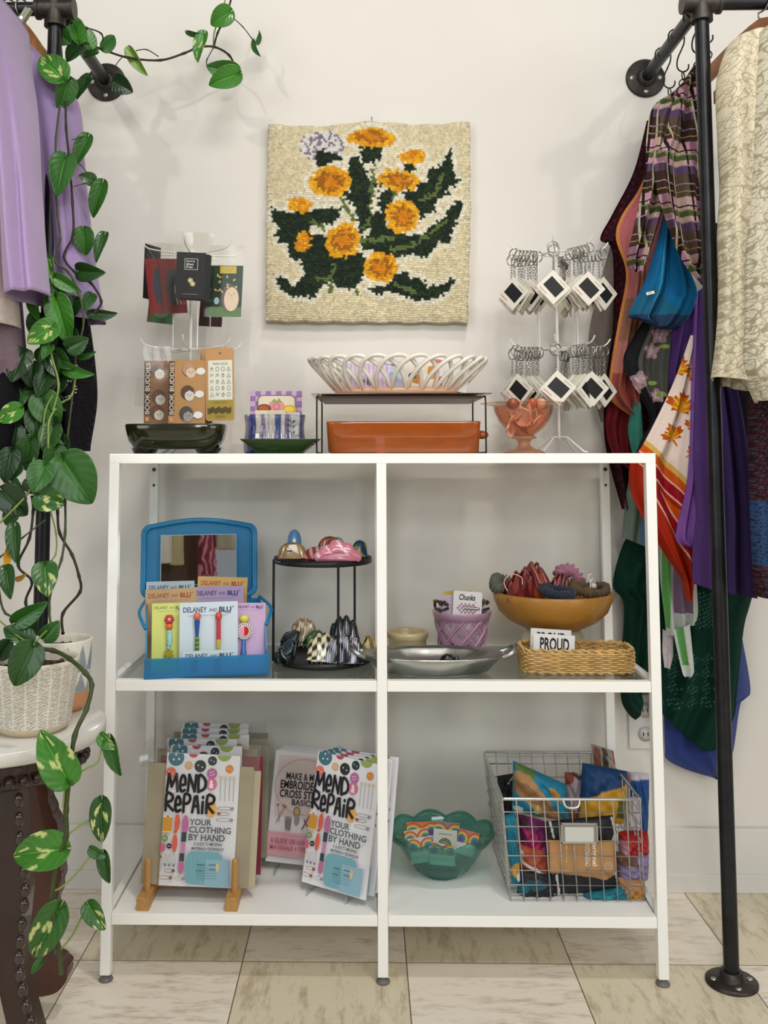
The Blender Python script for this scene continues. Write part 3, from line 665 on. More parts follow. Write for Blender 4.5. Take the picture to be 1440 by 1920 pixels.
V2 = [  # climbing plant, pot behind: leaves down the left upright
 (122, 296, 107, 362, 46, -.42, 'm', 0, .1), (165, 257, 141, 307, 28, -.38, 'm', 0, .4), (176, 340, 149, 328, 24, -.37, 'd', 0, .3), (192, 344, 173, 406, 29, -.37, 'm', 0, .3),
 (156, 430, 161, 478, 36, -.39, 'm', 0, .1), (196, 441, 179, 488, 20, -.37, 'd', 0, .4), (148, 508, 192, 512, 34, -.40, 'd', 0, .2), (88, 482, 97, 524, 22, -.42, 'b', 1, .3),
 (104, 520, 150, 548, 26, -.42, 'b', 0, .2), (98, 522, 118, 556, 30, -.41, 'm', 0, .2), (172, 553, 157, 581, 23, -.39, 'd', 0, .1), (170, 586, 219, 590, 20, -.38, 'd', 0, .5), (104, 560, 128, 642, 48, -.42, 'b', 0, .1),
 (128, 652, 164, 636, 36, -.44, 'd', 0, .2), (100, 612, 52, 642, 42, -.45, 'b', 2, .2), (84, 620, 98, 640, 24, -.45, 'm', 1, .2), (94, 648, 80, 671, 20, -.45, 'm', 0, .3), (44, 660, 21, 714, 44, -.46, 'k', 0, .1),
 (62, 682, 56, 726, 40, -.45, 'k', 0, .2), (96, 672, 106, 706, 26, -.44, 'k', 0, .3), (104, 664, 132, 690, 30, -.43, 'd', 0, .2), (120, 686, 170, 704, 24, -.43, 'b', 0, .5), (76, 742, 108, 801, 54, -.45, 'm', 0, .1),
 (38, 766, -4, 790, 34, -.5, 'b', 2, .2), (66, 772, 72, 826, 40, -.44, 'd', 0, .1), (62, 822, 44, 866, 36, -.46, 'd', 0, .2), (22, 846, 8, 904, 38, -.48, 'k', 0, .2), (56, 826, 48, 884, 40, -.47, 'd', 0, .3),
 (104, 842, 98, 904, 42, -.46, 'd', 0, -.2), (118, 862, 171, 943, 82, -.47, 'm', 0, .1), (84, 872, 62, 922, 46, -.5, 'm', 0, .2), (72, 926, 118, 948, 46, -.49, 'm', 1, .3), (4, 920, 50, 966, 48, -.5, 'k', 0, .1),
 (28, 988, 30, 1056, 26, -.5, 'd', 0, .4), (12, 1066, 18, 1120, 28, -.52, 'd', 0, .2), (22, 1028, 10, 1066, 16, -.5, 'y', 0, .3), (30, 1085, 48, 1078, 10, -.5, 'y', 0, .5), (84, 1060, 88, 1116, 44, -.5, 'm', 1, .1),
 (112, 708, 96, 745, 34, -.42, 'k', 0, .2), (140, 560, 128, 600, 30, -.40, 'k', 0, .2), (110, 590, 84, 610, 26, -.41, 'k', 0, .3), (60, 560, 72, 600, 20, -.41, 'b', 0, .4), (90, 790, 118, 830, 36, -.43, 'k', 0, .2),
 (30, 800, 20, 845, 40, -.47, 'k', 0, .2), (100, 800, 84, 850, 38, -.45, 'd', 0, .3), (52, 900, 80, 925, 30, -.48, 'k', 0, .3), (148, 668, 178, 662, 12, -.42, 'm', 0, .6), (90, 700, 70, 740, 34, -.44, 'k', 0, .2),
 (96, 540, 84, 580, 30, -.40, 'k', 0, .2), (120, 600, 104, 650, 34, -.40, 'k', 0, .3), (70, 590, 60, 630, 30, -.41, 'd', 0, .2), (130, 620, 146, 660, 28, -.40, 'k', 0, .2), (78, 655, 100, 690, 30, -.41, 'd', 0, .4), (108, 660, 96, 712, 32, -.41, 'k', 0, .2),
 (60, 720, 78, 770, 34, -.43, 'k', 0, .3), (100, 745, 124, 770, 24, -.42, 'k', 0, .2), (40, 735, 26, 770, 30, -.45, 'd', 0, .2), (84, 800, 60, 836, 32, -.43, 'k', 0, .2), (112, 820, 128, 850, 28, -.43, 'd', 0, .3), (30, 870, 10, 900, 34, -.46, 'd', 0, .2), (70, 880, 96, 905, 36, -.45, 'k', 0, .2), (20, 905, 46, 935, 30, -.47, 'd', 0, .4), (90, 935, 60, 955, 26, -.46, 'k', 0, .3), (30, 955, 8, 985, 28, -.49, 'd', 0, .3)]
for q in V2: leaf(plant2, *q[:6], q[6], q[7], q[8], dz=rnd.uniform(-.025, .015))
for pts, r, mt_ in (([(118, 1188, -.49), (118, 1150, -.46), (150, 1110, -.45), (148, 1080, -.45), (135, 1040, -.44), (112, 1000, -.44), (108, 960, -.43), (106, 910, -.42)], .0024, STEMD),
  ([(100, 1200, -.5), (92, 1140, -.48), (100, 1090, -.47), (115, 1050, -.45), (122, 1000, -.44), (122, 940, -.43), (118, 900, -.43), (140, 700, -.41), (140, 640, -.41)], .0022, STEM),
  ([(40, 1200, -.5), (60, 1160, -.5), (10, 1150, -.5), (-4, 1090, -.5)], .002, STEM), ([(66, 1180, -.5), (48, 1130, -.49), (60, 1090, -.49), (34, 1060, -.49), (55, 1010, -.48), (62, 960, -.47), (60, 930, -.46)], .0022, STEMD),
  ([(0, 980, -.5), (30, 950, -.5), (52, 925, -.49), (80, 880, -.48), (90, 840, -.47), (92, 790, -.46), (110, 760, -.44), (135, 740, -.42), (142, 700, -.41)], .0018, STEMG),
  ([(0, 1045, -.5), (40, 1010, -.5), (85, 975, -.49)], .0014, STEM), ([(123, 190, -.4), (124, 240, -.4), (130, 300, -.4), (136, 380, -.4), (137, 440, -.4), (120, 480, -.4), (140, 510, -.4), (170, 530, -.4), (190, 565, -.39), (178, 585, -.39)], .0022, STEMD),
  ([(112, 200, -.41), (105, 260, -.41), (104, 340, -.41), (108, 400, -.41), (113, 450, -.41), (104, 490, -.41), (128, 510, -.41), (148, 550, -.41), (157, 600, -.41), (150, 640, -.41)], .002, STEM),
  ([(138, 315, -.39), (150, 308, -.38), (172, 337, -.37)], .001, STEM), ([(135, 262, -.4), (150, 258, -.39), (160, 254, -.38)], .001, STEM), ([(138, 350, -.39), (155, 345, -.38), (188, 340, -.37)], .001, STEM), ([(100, 560, -.42), (88, 600, -.43), (95, 660, -.45), (110, 720, -.45), (100, 770, -.45)], .0018, STEMG),
  ([(60, 870, -.47), (78, 820, -.46), (85, 770, -.45), (100, 740, -.45)], .0016, STEMG), ([(95, 960, -.45), (105, 1000, -.45), (104, 1040, -.45), (85, 1060, -.49)], .0014, STEMG)):
    vine(plant2, pts, r, mt_)
V1 = [(30, 1166, 86, 1132, 34, -.62, 'm', 0, .2), (84, 1196, 110, 1166, 32, -.6, 'm', 0, .2), (62, 1212, 26, 1286, 56, -.735, 'd', 0, .1), (55, 1205, 8, 1176, 40, -.62, 'd', 0, .2), (40, 1175, 70, 1150, 40, -.6, 'd', 0, .3), (18, 1205, -6, 1240, 30, -.64, 'k', 0, .2),
 (126, 1462, 76, 1374, 62, -.79, 'b', 2, -.1), (189, 1380, 215, 1405, 22, -.76, 'b', 1, .5), (207, 1385, 223, 1456, 24, -.76, 'm', 0, .5), (191, 1502, 189, 1581, 36, -.76, 'd', 1, .2), (119, 1592, 22, 1604, 62, -.78, 'b', 2, .1),
 (170, 1592, 200, 1608, 18, -.76, 'm', 0, .5), (194, 1600, 203, 1657, 22, -.76, 'd', 0, .4), (112, 1702, 60, 1800, 54, -.78, 'm', 1, .1), (166, 1696, 195, 1744, 32, -.76, 'm', 1, .3), (80, 1800, 58, 1826, 14, -.77, 'm', 0, .5)]
for q in V1: leaf(plant1, *q[:6], q[6], q[7], q[8], dz=rnd.uniform(-.01, .01))
vine(plant1, [(60, 1215, -.64), (100, 1220, -.68), (130, 1235, -.71), (160, 1262, -.735), (172, 1285, -.75), (162, 1330, -.77), (140, 1380, -.785), (130, 1460, -.785), (124, 1520, -.78), (124, 1570, -.78), (106, 1620, -.78), (98, 1680, -.78), (104, 1740, -.78), (112, 1790, -.78), (115, 1826, -.78)], .0032, STEM)
for p in ([(136, 1458, -.785), (160, 1442, -.78), (184, 1428, -.77), (191, 1395, -.76)], [(124, 1568, -.78), (150, 1548, -.77), (176, 1532, -.765), (190, 1505, -.76)], [(98, 1672, -.78), (120, 1660, -.775), (150, 1630, -.77), (172, 1600, -.76)], [(112, 1782, -.78), (135, 1755, -.77), (152, 1722, -.765), (167, 1697, -.76)], [(122, 1472, -.785), (118, 1515, -.785)], [(60, 1215, -.64), (40, 1225, -.62), (10, 1225, -.62)], [(60, 1210, -.64), (30, 1190, -.62), (-5, 1160, -.6)], [(65, 1205, -.63), (90, 1180, -.6)]): vine(plant1, p, .0014, STEMG, False)
# ================================================================ CLOTHES, LEFT RACK
WOODH = M('#a8703c', .35, noise=.25, nscale=25, coat=.3, stretch=(1, 6, 1), name='hanger_wood'); WIRE = M('#9a9a98', .25, 1, name='steel_wire'); BLKW = M('#1b1a1a', .4, .5, name='black_wire')
def hanger(px, label, tilt=0, arm=.19, wood=WOODH, group=None, th=.012, zb=-.05, Y=-.37):
    x = at(px, 0, Y).x; h = thing('wooden_hanger', label, 'hanger', (x, Y, ZB), (0, 0, tilt), group)
    b = MB(); pts = arc((0, 0, .0), .0185, -.6*pi, .85*pi, 14, (0, -1, 0), (0, 0, 1)); pts = [(0, 0, zb+.004), (0, 0, -.036), (0, .006, -.026)]+[tuple(p+Vector((0, 0, .0))) for p in pts]
    b.tube(pts, .0017, WIRE, 8); b.build('hook', h)
    b = MB(); n = 14
    P = []
    for i in range(n+1):
        t = 2*i/n-1; y = arm*t; z = zb-.075*abs(t)**1.3; w_ = .019-.006*abs(t)
        P.append([(-th/2, y, z-w_), (th/2, y, z-w_), (th/2, y, z+w_), (-th/2, y, z+w_)])
    b.grid(P, wood, closeu=True); b.add(P[0], [(0, 1, 2, 3)], wood, False); b.add(P[-1], [(3, 2, 1, 0)], wood, False); b.build('hanger_body', h, bevel=.002)
    return h
def paintcol(*cols):
    def f(C, U, V, X, Y): return C
    return f
LIL = '#a48bb5'
def lil_paint(C, U, V, X, Y):
    C = C*(1+.05*np.sin(U*40)[..., None]); return C
hanger(20, 'tan wooden hanger arm sloping behind the left upright above the lilac blouse', -.62, arm=.13, zb=-.03)
hanger(44, 'second tan wooden hanger, just right of the grey green clothes peg', -.5, arm=.10, zb=-.045)
hanger(-8, 'tan wooden hanger at the left picture edge', .4, arm=.15)
b = MB(); c = at(40, 35, -.42); b.box((0, 0, 0), (.006, .012, .045), M('#8f9079', .6)); b.box((.006, 0, .002), (.005, .012, .045), M('#8f9079', .6)); b.cyl((.003, -.008, 0), (.003, .008, 0), .0035, WIRE, 10)
tag(b.build('clothes_peg', loc=c, rot=(0, .55, 0)), 'grey green clothes peg clipped above the foremost lilac dress', 'peg')
garment('lilac_dress', [(12, 22), (9, 110), (14, 300), (20, 470), (26, 562)], [(29, 26), (33, 56), (44, 120), (57, 190), (68, 310), (80, 470), (88, 553)], -.50, .10, nf=3, fa=.28, col=LIL, seed=5, label='smooth lilac satin dress hanging foremost on the left rack', cat='dress', mat=M(LIL, .5, noise=.04, nscale=30, sheen=.3))
garment('lilac_blouse', [(34, 62), (44, 160), (62, 330), (80, 480), (92, 600)], [(38, 64), (71, 98), (104, 136), (146, 196), (156, 300), (174, 470), (197, 604)], -.33, .07, nf=4, fa=.2, col='#9c84b0', seed=8, label='lilac collared blouse hanging behind the left iron upright', cat='blouse', mat=M('#9c84b0', .75, noise=.05, nscale=30, sheen=.2))
garment('cream_shirt', [(-60, 130), (-70, 330), (-60, 480), (-50, 612)], [(-14, 130), (3, 330), (16, 470), (29, 612)], -.48, .10, nf=4, fa=.2, col='#e3d3c8', seed=3, label='cream pink shirt at the left picture edge in front of the lilac dress', cat='shirt')
garment('lilac_robe', [(-40, 60), (-44, 200), (-40, 420), (-34, 655)], [(-6, 60), (4, 200), (20, 420), (40, 652)], -.40, .08, nf=4, fa=.2, col='#8d77a0', seed=4, label='darker lilac robe behind the foremost lilac dress', cat='robe')
garment('navy_jacket', [(-60, 90), (-60, 300), (-40, 500)], [(-2, 90), (10, 300), (18, 430)], -.36, .06, nf=4, fa=.15, col='#1d1e2b', seed=6, label='dark navy jacket edge between the lilac tops', cat='jacket')
def dots(C, U, V, X, Y):
    k = (((X*.42) % 1-.5)**2+((Y*.42) % 1-.5)**2) < .06; C[k] = lin('#2f2b30')
    rs = np.random.RandomState(4)
    for _ in range(60):
        a, b_ = rs.uniform(108, 160), rs.uniform(690, 760); m_ = (X-a)**2+(Y-b_)**2 < 1.6; C[m_] = lin('#dcd8d2')
    return C
garment('black_skirt', [(-60, 650), (-70, 760), (-50, 860)], [(40, 690), (58, 760), (62, 800), (40, 862)], -.42, .09, nf=5, fa=.2, col='#121216', seed=7, label='plain black skirt at the left picture edge below the lilac tops', cat='skirt')
garment('dotted_skirt', [(84, 600), (88, 700), (104, 800), (128, 838)], [(164, 600), (176, 690), (178, 760), (163, 846)], -.27, .07, nf=5, fa=.15, col='#0f0e13', paint=dots, nu=220, nv=240, seed=9, label='black skirt with tiny white dots behind the left upright, under the lilac blouse', cat='skirt', mic=.05)
garment('taupe_skirt', [(-60, 600), (-60, 700), (-40, 745)], [(36, 610), (46, 680), (20, 745)], -.45, .06, nf=4, fa=.15, col='#7d6a72', seed=10, label='mauve taupe garment between the cream shirt and the black skirt', cat='skirt')
# ================================================================ CLOTHES, RIGHT RACK
def floral(C, U, V, X, Y):
    rs = np.random.RandomState(11); ln = np.zeros(X.shape, bool)
    for k in range(5):
        a, b_, ph = rs.uniform(.09, .2), rs.uniform(.06, .14), rs.uniform(0, 6)
        f = np.sin(X*a*1.3+ph+2.2*np.sin(Y*b_+ph*2))+np.sin(Y*a+ph*3+2.0*np.sin(X*b_*1.4+ph)); ln |= np.abs(f-.3*k+.6) < .13
    C[ln] = np.array(lin('#b0a588')); return C
hanger(1426, 'brown wooden hanger sloping down to the right iron upright', .52, arm=.18, wood=M('#8a5d40', .35, noise=.2, coat=.3))
hanger(1446, 'reddish wooden hanger over the cream floral shirt at the picture edge', .3, arm=.17, wood=M('#9a5c3c', .35, noise=.2, coat=.3))
garment('floral_shirt', [(1368, 82), (1348, 150), (1350, 250), (1356, 340), (1350, 430), (1353, 530), (1348, 630), (1339, 708)], [(1432, 82), (1440, 180), (1432, 300), (1428, 420), (1424, 540), (1424, 640), (1418, 732)], -.43, .07, nf=5, fa=.22, col='#ddd3b8', paint=floral, nu=240, nv=420, seed=2, label='cream shirt with fine brown floral line print beside the right upright', cat='shirt', mic=.05)
garment('floral_shirt', [(1425, 60), (1418, 200), (1412, 350), (1402, 480), (1400, 600), (1398, 690), (1424, 752)], [(1470, 60), (1500, 300), (1500, 600), (1490, 760)], -.50, .06, nf=5, fa=.2, col='#e6dfc8', paint=floral, nu=200, nv=420, seed=12, label='paler cream floral shirt at the right picture edge, foremost of the two', cat='shirt', mic=.05)
def paisley(C, U, V, X, Y):
    f = np.sin(X*.9+2*np.sin(Y*.31))+np.sin(Y*.85+2*np.sin(X*.4)); C[(f > .7)] = lin('#5a2426'); C[f < -1.1] = lin('#3b4a63')
    k = (Y > 940) & (Y < 1060) & (f > -.3); C[k] = lin('#2e4f7c'); return C
garment('patterned_skirt', [(1412, 740), (1408, 850), (1412, 980), (1420, 1118)], [(1480, 740), (1500, 900), (1500, 1122)], -.44, .07, nf=5, fa=.2, col='#2a1a1e', paint=paisley, nu=160, nv=240, seed=14, label='dark maroon and blue patterned skirt at the right picture edge', cat='skirt')
garment('black_dress', [(1340, 420), (1341, 560), (1342, 700), (1350, 800), (1364, 950), (1376, 1080)], [(1424, 420), (1424, 700), (1430, 850), (1440, 980), (1444, 1100)], -.17, .04, nf=4, fa=.15, col='#121014', seed=15, label='black dress hanging behind the cream floral shirts', cat='dress')

# hooks and rings on the wall arm
def shook(px, py, label, tilt=0):
    """S hook over the wall arm at depth Y (found from where the arm crosses px)"""
    lo, hi = -.36, -.02
    for _ in range(40):
        m_ = (lo+hi)/2
        P = Vector((XR, m_, ZB)); d = P-CAM; q = CX+FPX*d.dot(rt)/d.dot(fw)
        if q > px: lo = m_
        else: hi = m_
    h = thing('s_hook', label, 'hook', (XR, lo, ZB), (0, 0, tilt)); b = MB()
    pts = arc((0, 0, 0), .0165, 1.15*pi, -.1*pi, 14, (1, 0, 0)) + [Vector((.010, 0, -.03)), Vector((-.002, 0, -.048))][:0]
    pts = [Vector((-.016, 0, -.012))]+list(arc((0, 0, 0), .0165, pi, 0, 12))+[Vector((.015, 0, -.016)), Vector((.003, 0, -.042)), Vector((.0, 0, -.055))]+list(arc((.012, 0, -.062), .012, pi, 2.1*pi, 10))
    b.tube(smooth(pts, 2), .0016, BLKW, 8); b.build('hook_wire', h)
    r = MB(); r.tube(arc((.012, 0, -.083), .0085, 0, 2*pi, 20, (.6, .8, 0)), .0013, BLKW, 6, closed=False); r.tube(arc((.012, 0, -.098), .0085, 0, 2*pi, 20, (.9, -.43, 0)), .0013, BLKW, 6); r.build('ring', h)
    return h
for px, l in ((1312, 'S hook nearest the right upright, over the wall arm'), (1296, 'S hook with two rings above the plaid scarf'), (1268, 'long S hook in the middle of the right wall arm'), (1243, 'S hook nearest the right wall flange')): shook(px, 0, 'black wire '+l, rnd.uniform(-.3, .3))
# ---------------------------------------------------------------- scarves
def plaid(C, U, V, X, Y, sx=1, ang=.15, ox=0):
    a = (X-1240+ox) + (Y-130)*ang; b_ = (Y-130) - (X-1270)*.12
    P = 104.
    def st(t, cuts):
        t = t % P; r = np.zeros(t.shape, int)
        for i, c in enumerate(cuts): r[t >= c] = i
        return r
    br, pk, cr_, gr, pu, ta = [np.array(lin(x)) for x in ('#3a2620', '#bf8ea0', '#b9ad8d', '#4b5a34', '#594560', '#6c5c4c')]
    rows = [br, br, pk, gr, pk, pu, br]; R = st(b_, [0, 22, 30, 56, 66, 76, 92]); C[:] = np.array(rows)[R]
    wv = (a % 62); k = (wv > 6) & (wv < 24); C[k] = C[k]*.45+np.array([ta, ta, cr_, gr, cr_, pu, ta])[R][k]*.55
    k = (wv > 34) & (wv < 46); C[k] = C[k]*.4+br*.6
    for c, w_, cc in ((50, 1.2, '#b3ab8b'), (54, 2.2, '#1d1512'), (27, 1.6, '#1d1512'), (3, 1.2, '#b3ab8b')): C[np.abs(wv-c) < w_] = lin(cc)
    for c, w_, cc in ((6, 1.1, '#8f7c88'), (20, 1, '#8f8555'), (47, 1.4, '#231815'), (55, 1.1, '#7f8455'), (76, 1.1, '#9c8592')): C[np.abs((b_ % P)-c) < w_] = lin(cc)
    return C
SC_G = None
def sheer(c, a=.8): return M(c, .7, alpha=a, spec=.15, noise=.08, nscale=60)
cloth('paisley_scarf', [(1214, 225), (1190, 320), (1150, 400), (1127, 447), (1150, 470), (1152, 600), (1140, 700), (1134, 780), (1140, 850), (1168, 955)], [(1300, 190), (1300, 400), (1290, 600), (1280, 800), (1230, 920), (1200, 955)], -.07, [(3, .014, 0, .3, .5), (7, .006, .2, -.4, .6)],
      paint=lambda C, U, V, X, Y: np.where((np.sin(X*.5+3*np.sin(Y*.14))+np.sin(Y*.45+2*np.sin(X*.2)) > .8)[..., None], lin('#4c1420'), C), col='#2a0d16', nu=160, nv=300, label='dark maroon paisley scarf, the rearmost on the right wall arm', cat='scarf')
cloth('taupe_scarf', [(1146, 455), (1118, 560), (1104, 640), (1110, 720), (1128, 790)], [(1200, 400), (1196, 560), (1180, 700), (1150, 800)], -.045, [(2, .008, 0, .2, .6)], mat=sheer('#6b5f55', .55), label='sheer grey brown scarf hanging closest to the wall behind the keychain spinner', cat='scarf')
def peach(C, U, V, X, Y):
    c1, c2, c3, c4, c5 = [np.array(lin(x)) for x in ('#a9705f', '#8a6250', '#b3606a', '#8b3a38', '#c9813f')]
    t = np.clip((Y-330)/450, 0, 1)[..., None]; C = c3*(1-t)+c1*t
    C = np.where(((Y > 560) & (Y < 640))[..., None], c2, C); C = np.where((Y > 700)[..., None], c4*.8+c1*.2, C)
    k = (U < .06) | (np.abs(U-.5+.2*V) < .03); C[k] = c5; return C
cloth('peach_scarf', [(1214, 322), (1196, 360), (1166, 405), (1157, 446), (1176, 512), (1162, 600), (1147, 690), (1145, 745), (1182, 778)], [(1262, 330), (1250, 430), (1240, 560), (1222, 660), (1200, 770)], -.12, [(2, .010, .1, .2, .7), (5, .004, .3, .2, .5)], paint=peach, col='#a9705f', nu=120, nv=260, alpha=.88, label='sheer peach and rose scarf with orange edge, left of the plaid scarf', cat='scarf')
cloth('red_scarf', [(1160, 700), (1142, 760), (1136, 800), (1150, 850), (1180, 880)], [(1192, 740), (1184, 800), (1186, 850), (1188, 882)], -.10, [(2, .006, 0, .2, 1)], mat=sheer('#5a1216', .9), label='deep red sheer scarf tip above the right end of the shelf', cat='scarf')
cloth('green_chiffon_scarf', [(1186, 990), (1166, 1030), (1151, 1098), (1172, 1136), (1168, 1240), (1168, 1312), (1182, 1342), (1196, 1354)], [(1420, 1090), (1406, 1140), (1396, 1185), (1386, 1300), (1380, 1350), (1347, 1408), (1330, 1408)], -.06, [(4, .012, 0, .3, .6), (9, .004, .2, .1, .6)], B=[(1196, 1354), (1215, 1290), (1244, 1340), (1312, 1402), (1330, 1408)],
      paint=lambda C, U, V, X, Y: np.where((((X > 1300) & (X < 1348) & (Y > 1110) & (Y < 1178)) | ((X > 1245) & (X < 1340) & (Y > 1225) & (Y < 1330) & (np.sin(X*.2)+np.sin(Y*.23) > 0)))[..., None] & ((np.sin(X*.9+np.sin(Y*.4)*3)+np.sin(Y*.8+X*.3)) > .8)[..., None], lin('#3f6a5c'), C), col='#0d3327', nu=220, nv=300, alpha=.93, label='dark green chiffon scarf with pale lace print, the longest of the green ones', cat='scarf')
cloth('blue_sheer_scarf', [(1244, 1300), (1248, 1400), (1252, 1425), (1290, 1445), (1345, 1461)], [(1392, 1200), (1408, 1296), (1390, 1318), (1374, 1420), (1347, 1462)], -.035, [(3, .006, 0, .3, .7)], mat=sheer('#2a3f86', .72), label='royal blue sheer scarf, the lowest, below the green chiffon', cat='scarf')
cloth('sage_scarf', [(1183, 880), (1174, 930), (1168, 1008)], [(1226, 900), (1226, 960), (1222, 1030)], -.09, [(2, .006, 0, .2, .8)], paint=lambda C, U, V, X, Y: np.where((U > .6)[..., None], lin('#4c6f86'), C), col='#66756a', label='sage and dusty blue sheer scarf behind the right front post', cat='scarf')
cloth('teal_scarf', [(1192, 745), (1178, 800), (1186, 848), (1192, 860)], [(1202, 760), (1206, 820), (1200, 858)], -.13, [(1, .004, 0, .2, 1)], mat=sheer('#2f6a5e', .9), label='small teal scarf corner beside the black floral scarf', cat='scarf')
def blk(C, U, V, X, Y):
    C[:] = lin('#191a1c'); C[(X > 1178+8*np.sin(Y*.05)) & (Y < 745) & (U > .28) & (U < .92)] = lin('#4a4a46')
    for a, b_, r in ((1236, 628, 15), (1222, 658, 14), (1250, 612, 10), (1199, 712, 14), (1196, 728, 9), (1232, 742, 12)):
        q = np.hypot(X-a, Y-b_)+2.5*np.sin(np.arctan2(Y-b_, X-a)*5); C[q < r] = lin('#a08288'); C[q < r*.5] = lin('#c3a9aa')
    for a, b_ in ((1245, 650), (1224, 718), (1240, 740)): C[((X-a)/9)**2+((Y-b_)/4)**2 < 1] = lin('#8a9a4a')
    return C
cloth('black_floral_scarf', [(1214, 588), (1190, 630), (1171, 668), (1176, 700), (1205, 745), (1222, 790), (1208, 820), (1192, 856)], [(1268, 600), (1262, 680), (1256, 740), (1240, 800), (1222, 838), (1206, 858)], -.15, [(2, .009, 0, .3, .8), (5, .002, 0, .3, 1)], paint=blk, nu=140, nv=240, label='black lace edged scarf with dusty pink flowers above the shelf end', cat='scarf')
cloth('brush_print_scarf', [(1234, 1000), (1240, 1090), (1247, 1150), (1252, 1194)], [(1302, 1040), (1308, 1100), (1311, 1148), (1308, 1166)], -.14, [(3, .008, .1, .2, .6)], B=[(1252, 1194), (1275, 1184), (1308, 1166)],
      paint=lambda C, U, V, X, Y: np.where(((X > 1242) & (X < 1256) & (Y < 1178))[..., None], lin('#5d9a52'), np.where(((X > 1264) & (X < 1298) & (Y < 1150))[..., None], lin('#7c6278'), C)), col='#b8bdb6', nu=120, nv=160, label='white scarf with green and plum brush strokes and pink hem', cat='scarf')
cloth('pale_scarf', [(1243, 1180), (1242, 1220), (1246, 1252)], [(1262, 1190), (1262, 1230), (1256, 1254)], -.13, [(1, .003, 0, 0, 1)], col='#c0b4b6', label='pale pink grey scarf corner under the brush stroke scarf', cat='scarf')
cloth('green_stripe_scarf', [(1262, 1182), (1270, 1220), (1280, 1262), (1286, 1270)], [(1293, 1170), (1298, 1220), (1301, 1258), (1296, 1268)], -.15, [(1, .005, 0, 0, 1)], paint=lambda C, U, V, X, Y: np.where(((U > .2) & (U < .6) & (V < .75))[..., None], lin('#5b9a55'), C), col='#c9ccc6', nu=60, nv=80, label='narrow white scarf tail with one bright green stripe', cat='scarf')
def blue(C, U, V, X, Y):
    k = (Y > 565+25*np.sin(X*.05)); C[k] = np.array(lin('#1d5a78')); C[Y > 590] = lin('#243a55'); C[(np.abs(U-.22-.1*V) < .012)] = lin('#3a86a8'); return C
sb = cloth('blue_chiffon_scarf', [(1250, 380), (1238, 440), (1214, 520), (1190, 568), (1182, 592), (1205, 600), (1232, 612)], [(1254, 382), (1282, 470), (1310, 540), (1306, 570), (1290, 600), (1262, 616), (1236, 614)], -.19, [(2, .012, .2, .2, .6), (5, .004, 0, .3, .6)], paint=blue, col='#0f5f8e', nu=120, nv=160, alpha=.95, label='bright blue chiffon scarf between the two hanging ends of the plaid scarf', cat='scarf')
g = Card(.018, .006, .0006, '#e8e6e0'); g.text('100%', 4, 1, 8, 3.5, '#555555'); g.build('care_label', sb, loc=at(1220, 552, -.205), rot=(0, -.25, .2))
pr = thing('plaid_scarf', 'brown and pink plaid scarf with thin yellow and green lines, topmost on the hooks', 'scarf', at(1305, 128, -.24))
for Lp, Rp, Y_, f_, ang, nm in (([(1296, 138), (1262, 172), (1228, 196), (1215, 240), (1212, 322), (1193, 420), (1179, 478), (1181, 505)], [(1308, 132), (1298, 240), (1268, 320), (1245, 392), (1228, 450), (1207, 513)], -.20, [(2, .014, 0, .3, .5), (5, .004, .3, .2, .5)], .1, 'drape'),
                      ([(1302, 122), (1270, 175), (1248, 255), (1227, 312), (1243, 392), (1276, 484), (1312, 532)], [(1312, 124), (1322, 180), (1326, 280), (1326, 380), (1336, 460), (1343, 505), (1338, 534)], -.24, [(2, .014, .3, .3, .5), (5, .004, 0, .2, .5)], -.12, 'drape')):
    o = cloth(nm, Lp, Rp, Y_, f_, paint=lambda C, U, V, X, Y, ang=ang: plaid(C, U, V, X, Y, ang=ang), nu=180, nv=420, parent=pr, mic=.06); o.location = -pr.location
MAPLE = [(0, -1.15), (.16, -.78), (.36, -.86), (.30, -.42), (.52, -.62), (.60, -.46), (.98, -.50), (.84, -.22), (1.0, -.10), (.55, .22), (.60, .42), (.08, .34), (.04, .95), (-.04, .95), (-.08, .34), (-.60, .42), (-.55, .22), (-1.0, -.10), (-.84, -.22), (-.98, -.50), (-.60, -.46), (-.52, -.62), (-.30, -.42), (-.36, -.86), (-.16, -.78)]
def satin(C, U, V, X, Y):
    cr_, ye, orr, wh, ri, re = [np.array(lin(x)) for x in ('#dcc9bd', '#c9a552', '#c1500f', '#dba896', '#8f0f1c', '#9c2610')]
    C[:] = cr_; d = (Y-838-1.02*(X-1205))/1.43
    for lo, hi, c in ((-16, -7, ye), (-7, 6, orr), (6, 9, wh), (9, 24, ri), (24, 27, wh), (27, 999, re)): C[(d > lo) & (d <= hi)] = c
    d2 = (Y-929-1.75*(X-1234))/2.02; z = (d > 34) & (X > 1215)
    for lo, hi, c in ((-30, -20, ye), (-20, -10, orr), (-10, -7, wh), (-7, 6, ri), (6, 9, wh)): C[z & (d2 > lo) & (d2 <= hi)] = c
    C[(Y > 1090)] = lin('#b0300f')
    for a, b_, r, t in ((1277, 762, 29, .25), (1262, 817, 23, -.4), (1272, 690, 24, .5), (1301, 800, 20, .2), (1300, 700, 16, 2), (1296, 850, 16, 1)):
        ca, sa = math.cos(t), math.sin(t); xx, yy = (X-a)/r, (Y-b_)/r; x2, y2 = xx*ca+yy*sa, -xx*sa+yy*ca
        k = inpoly(x2, y2, MAPLE) & (d < -7); rr = np.hypot(x2, y2+.1)
        C[k] = lin('#c9780f'); C[k & (rr > .55)] = lin('#b04a0c'); C[k & (rr < .3)] = lin('#d8a32a')
        for an in (-1.57, -.6, -2.5, .1, 3.04): C[k & seglines(x2, y2, [(0, .3), (math.cos(an)*.8, math.sin(an)*.8)], .08)] = lin('#e0b03a')
    return C
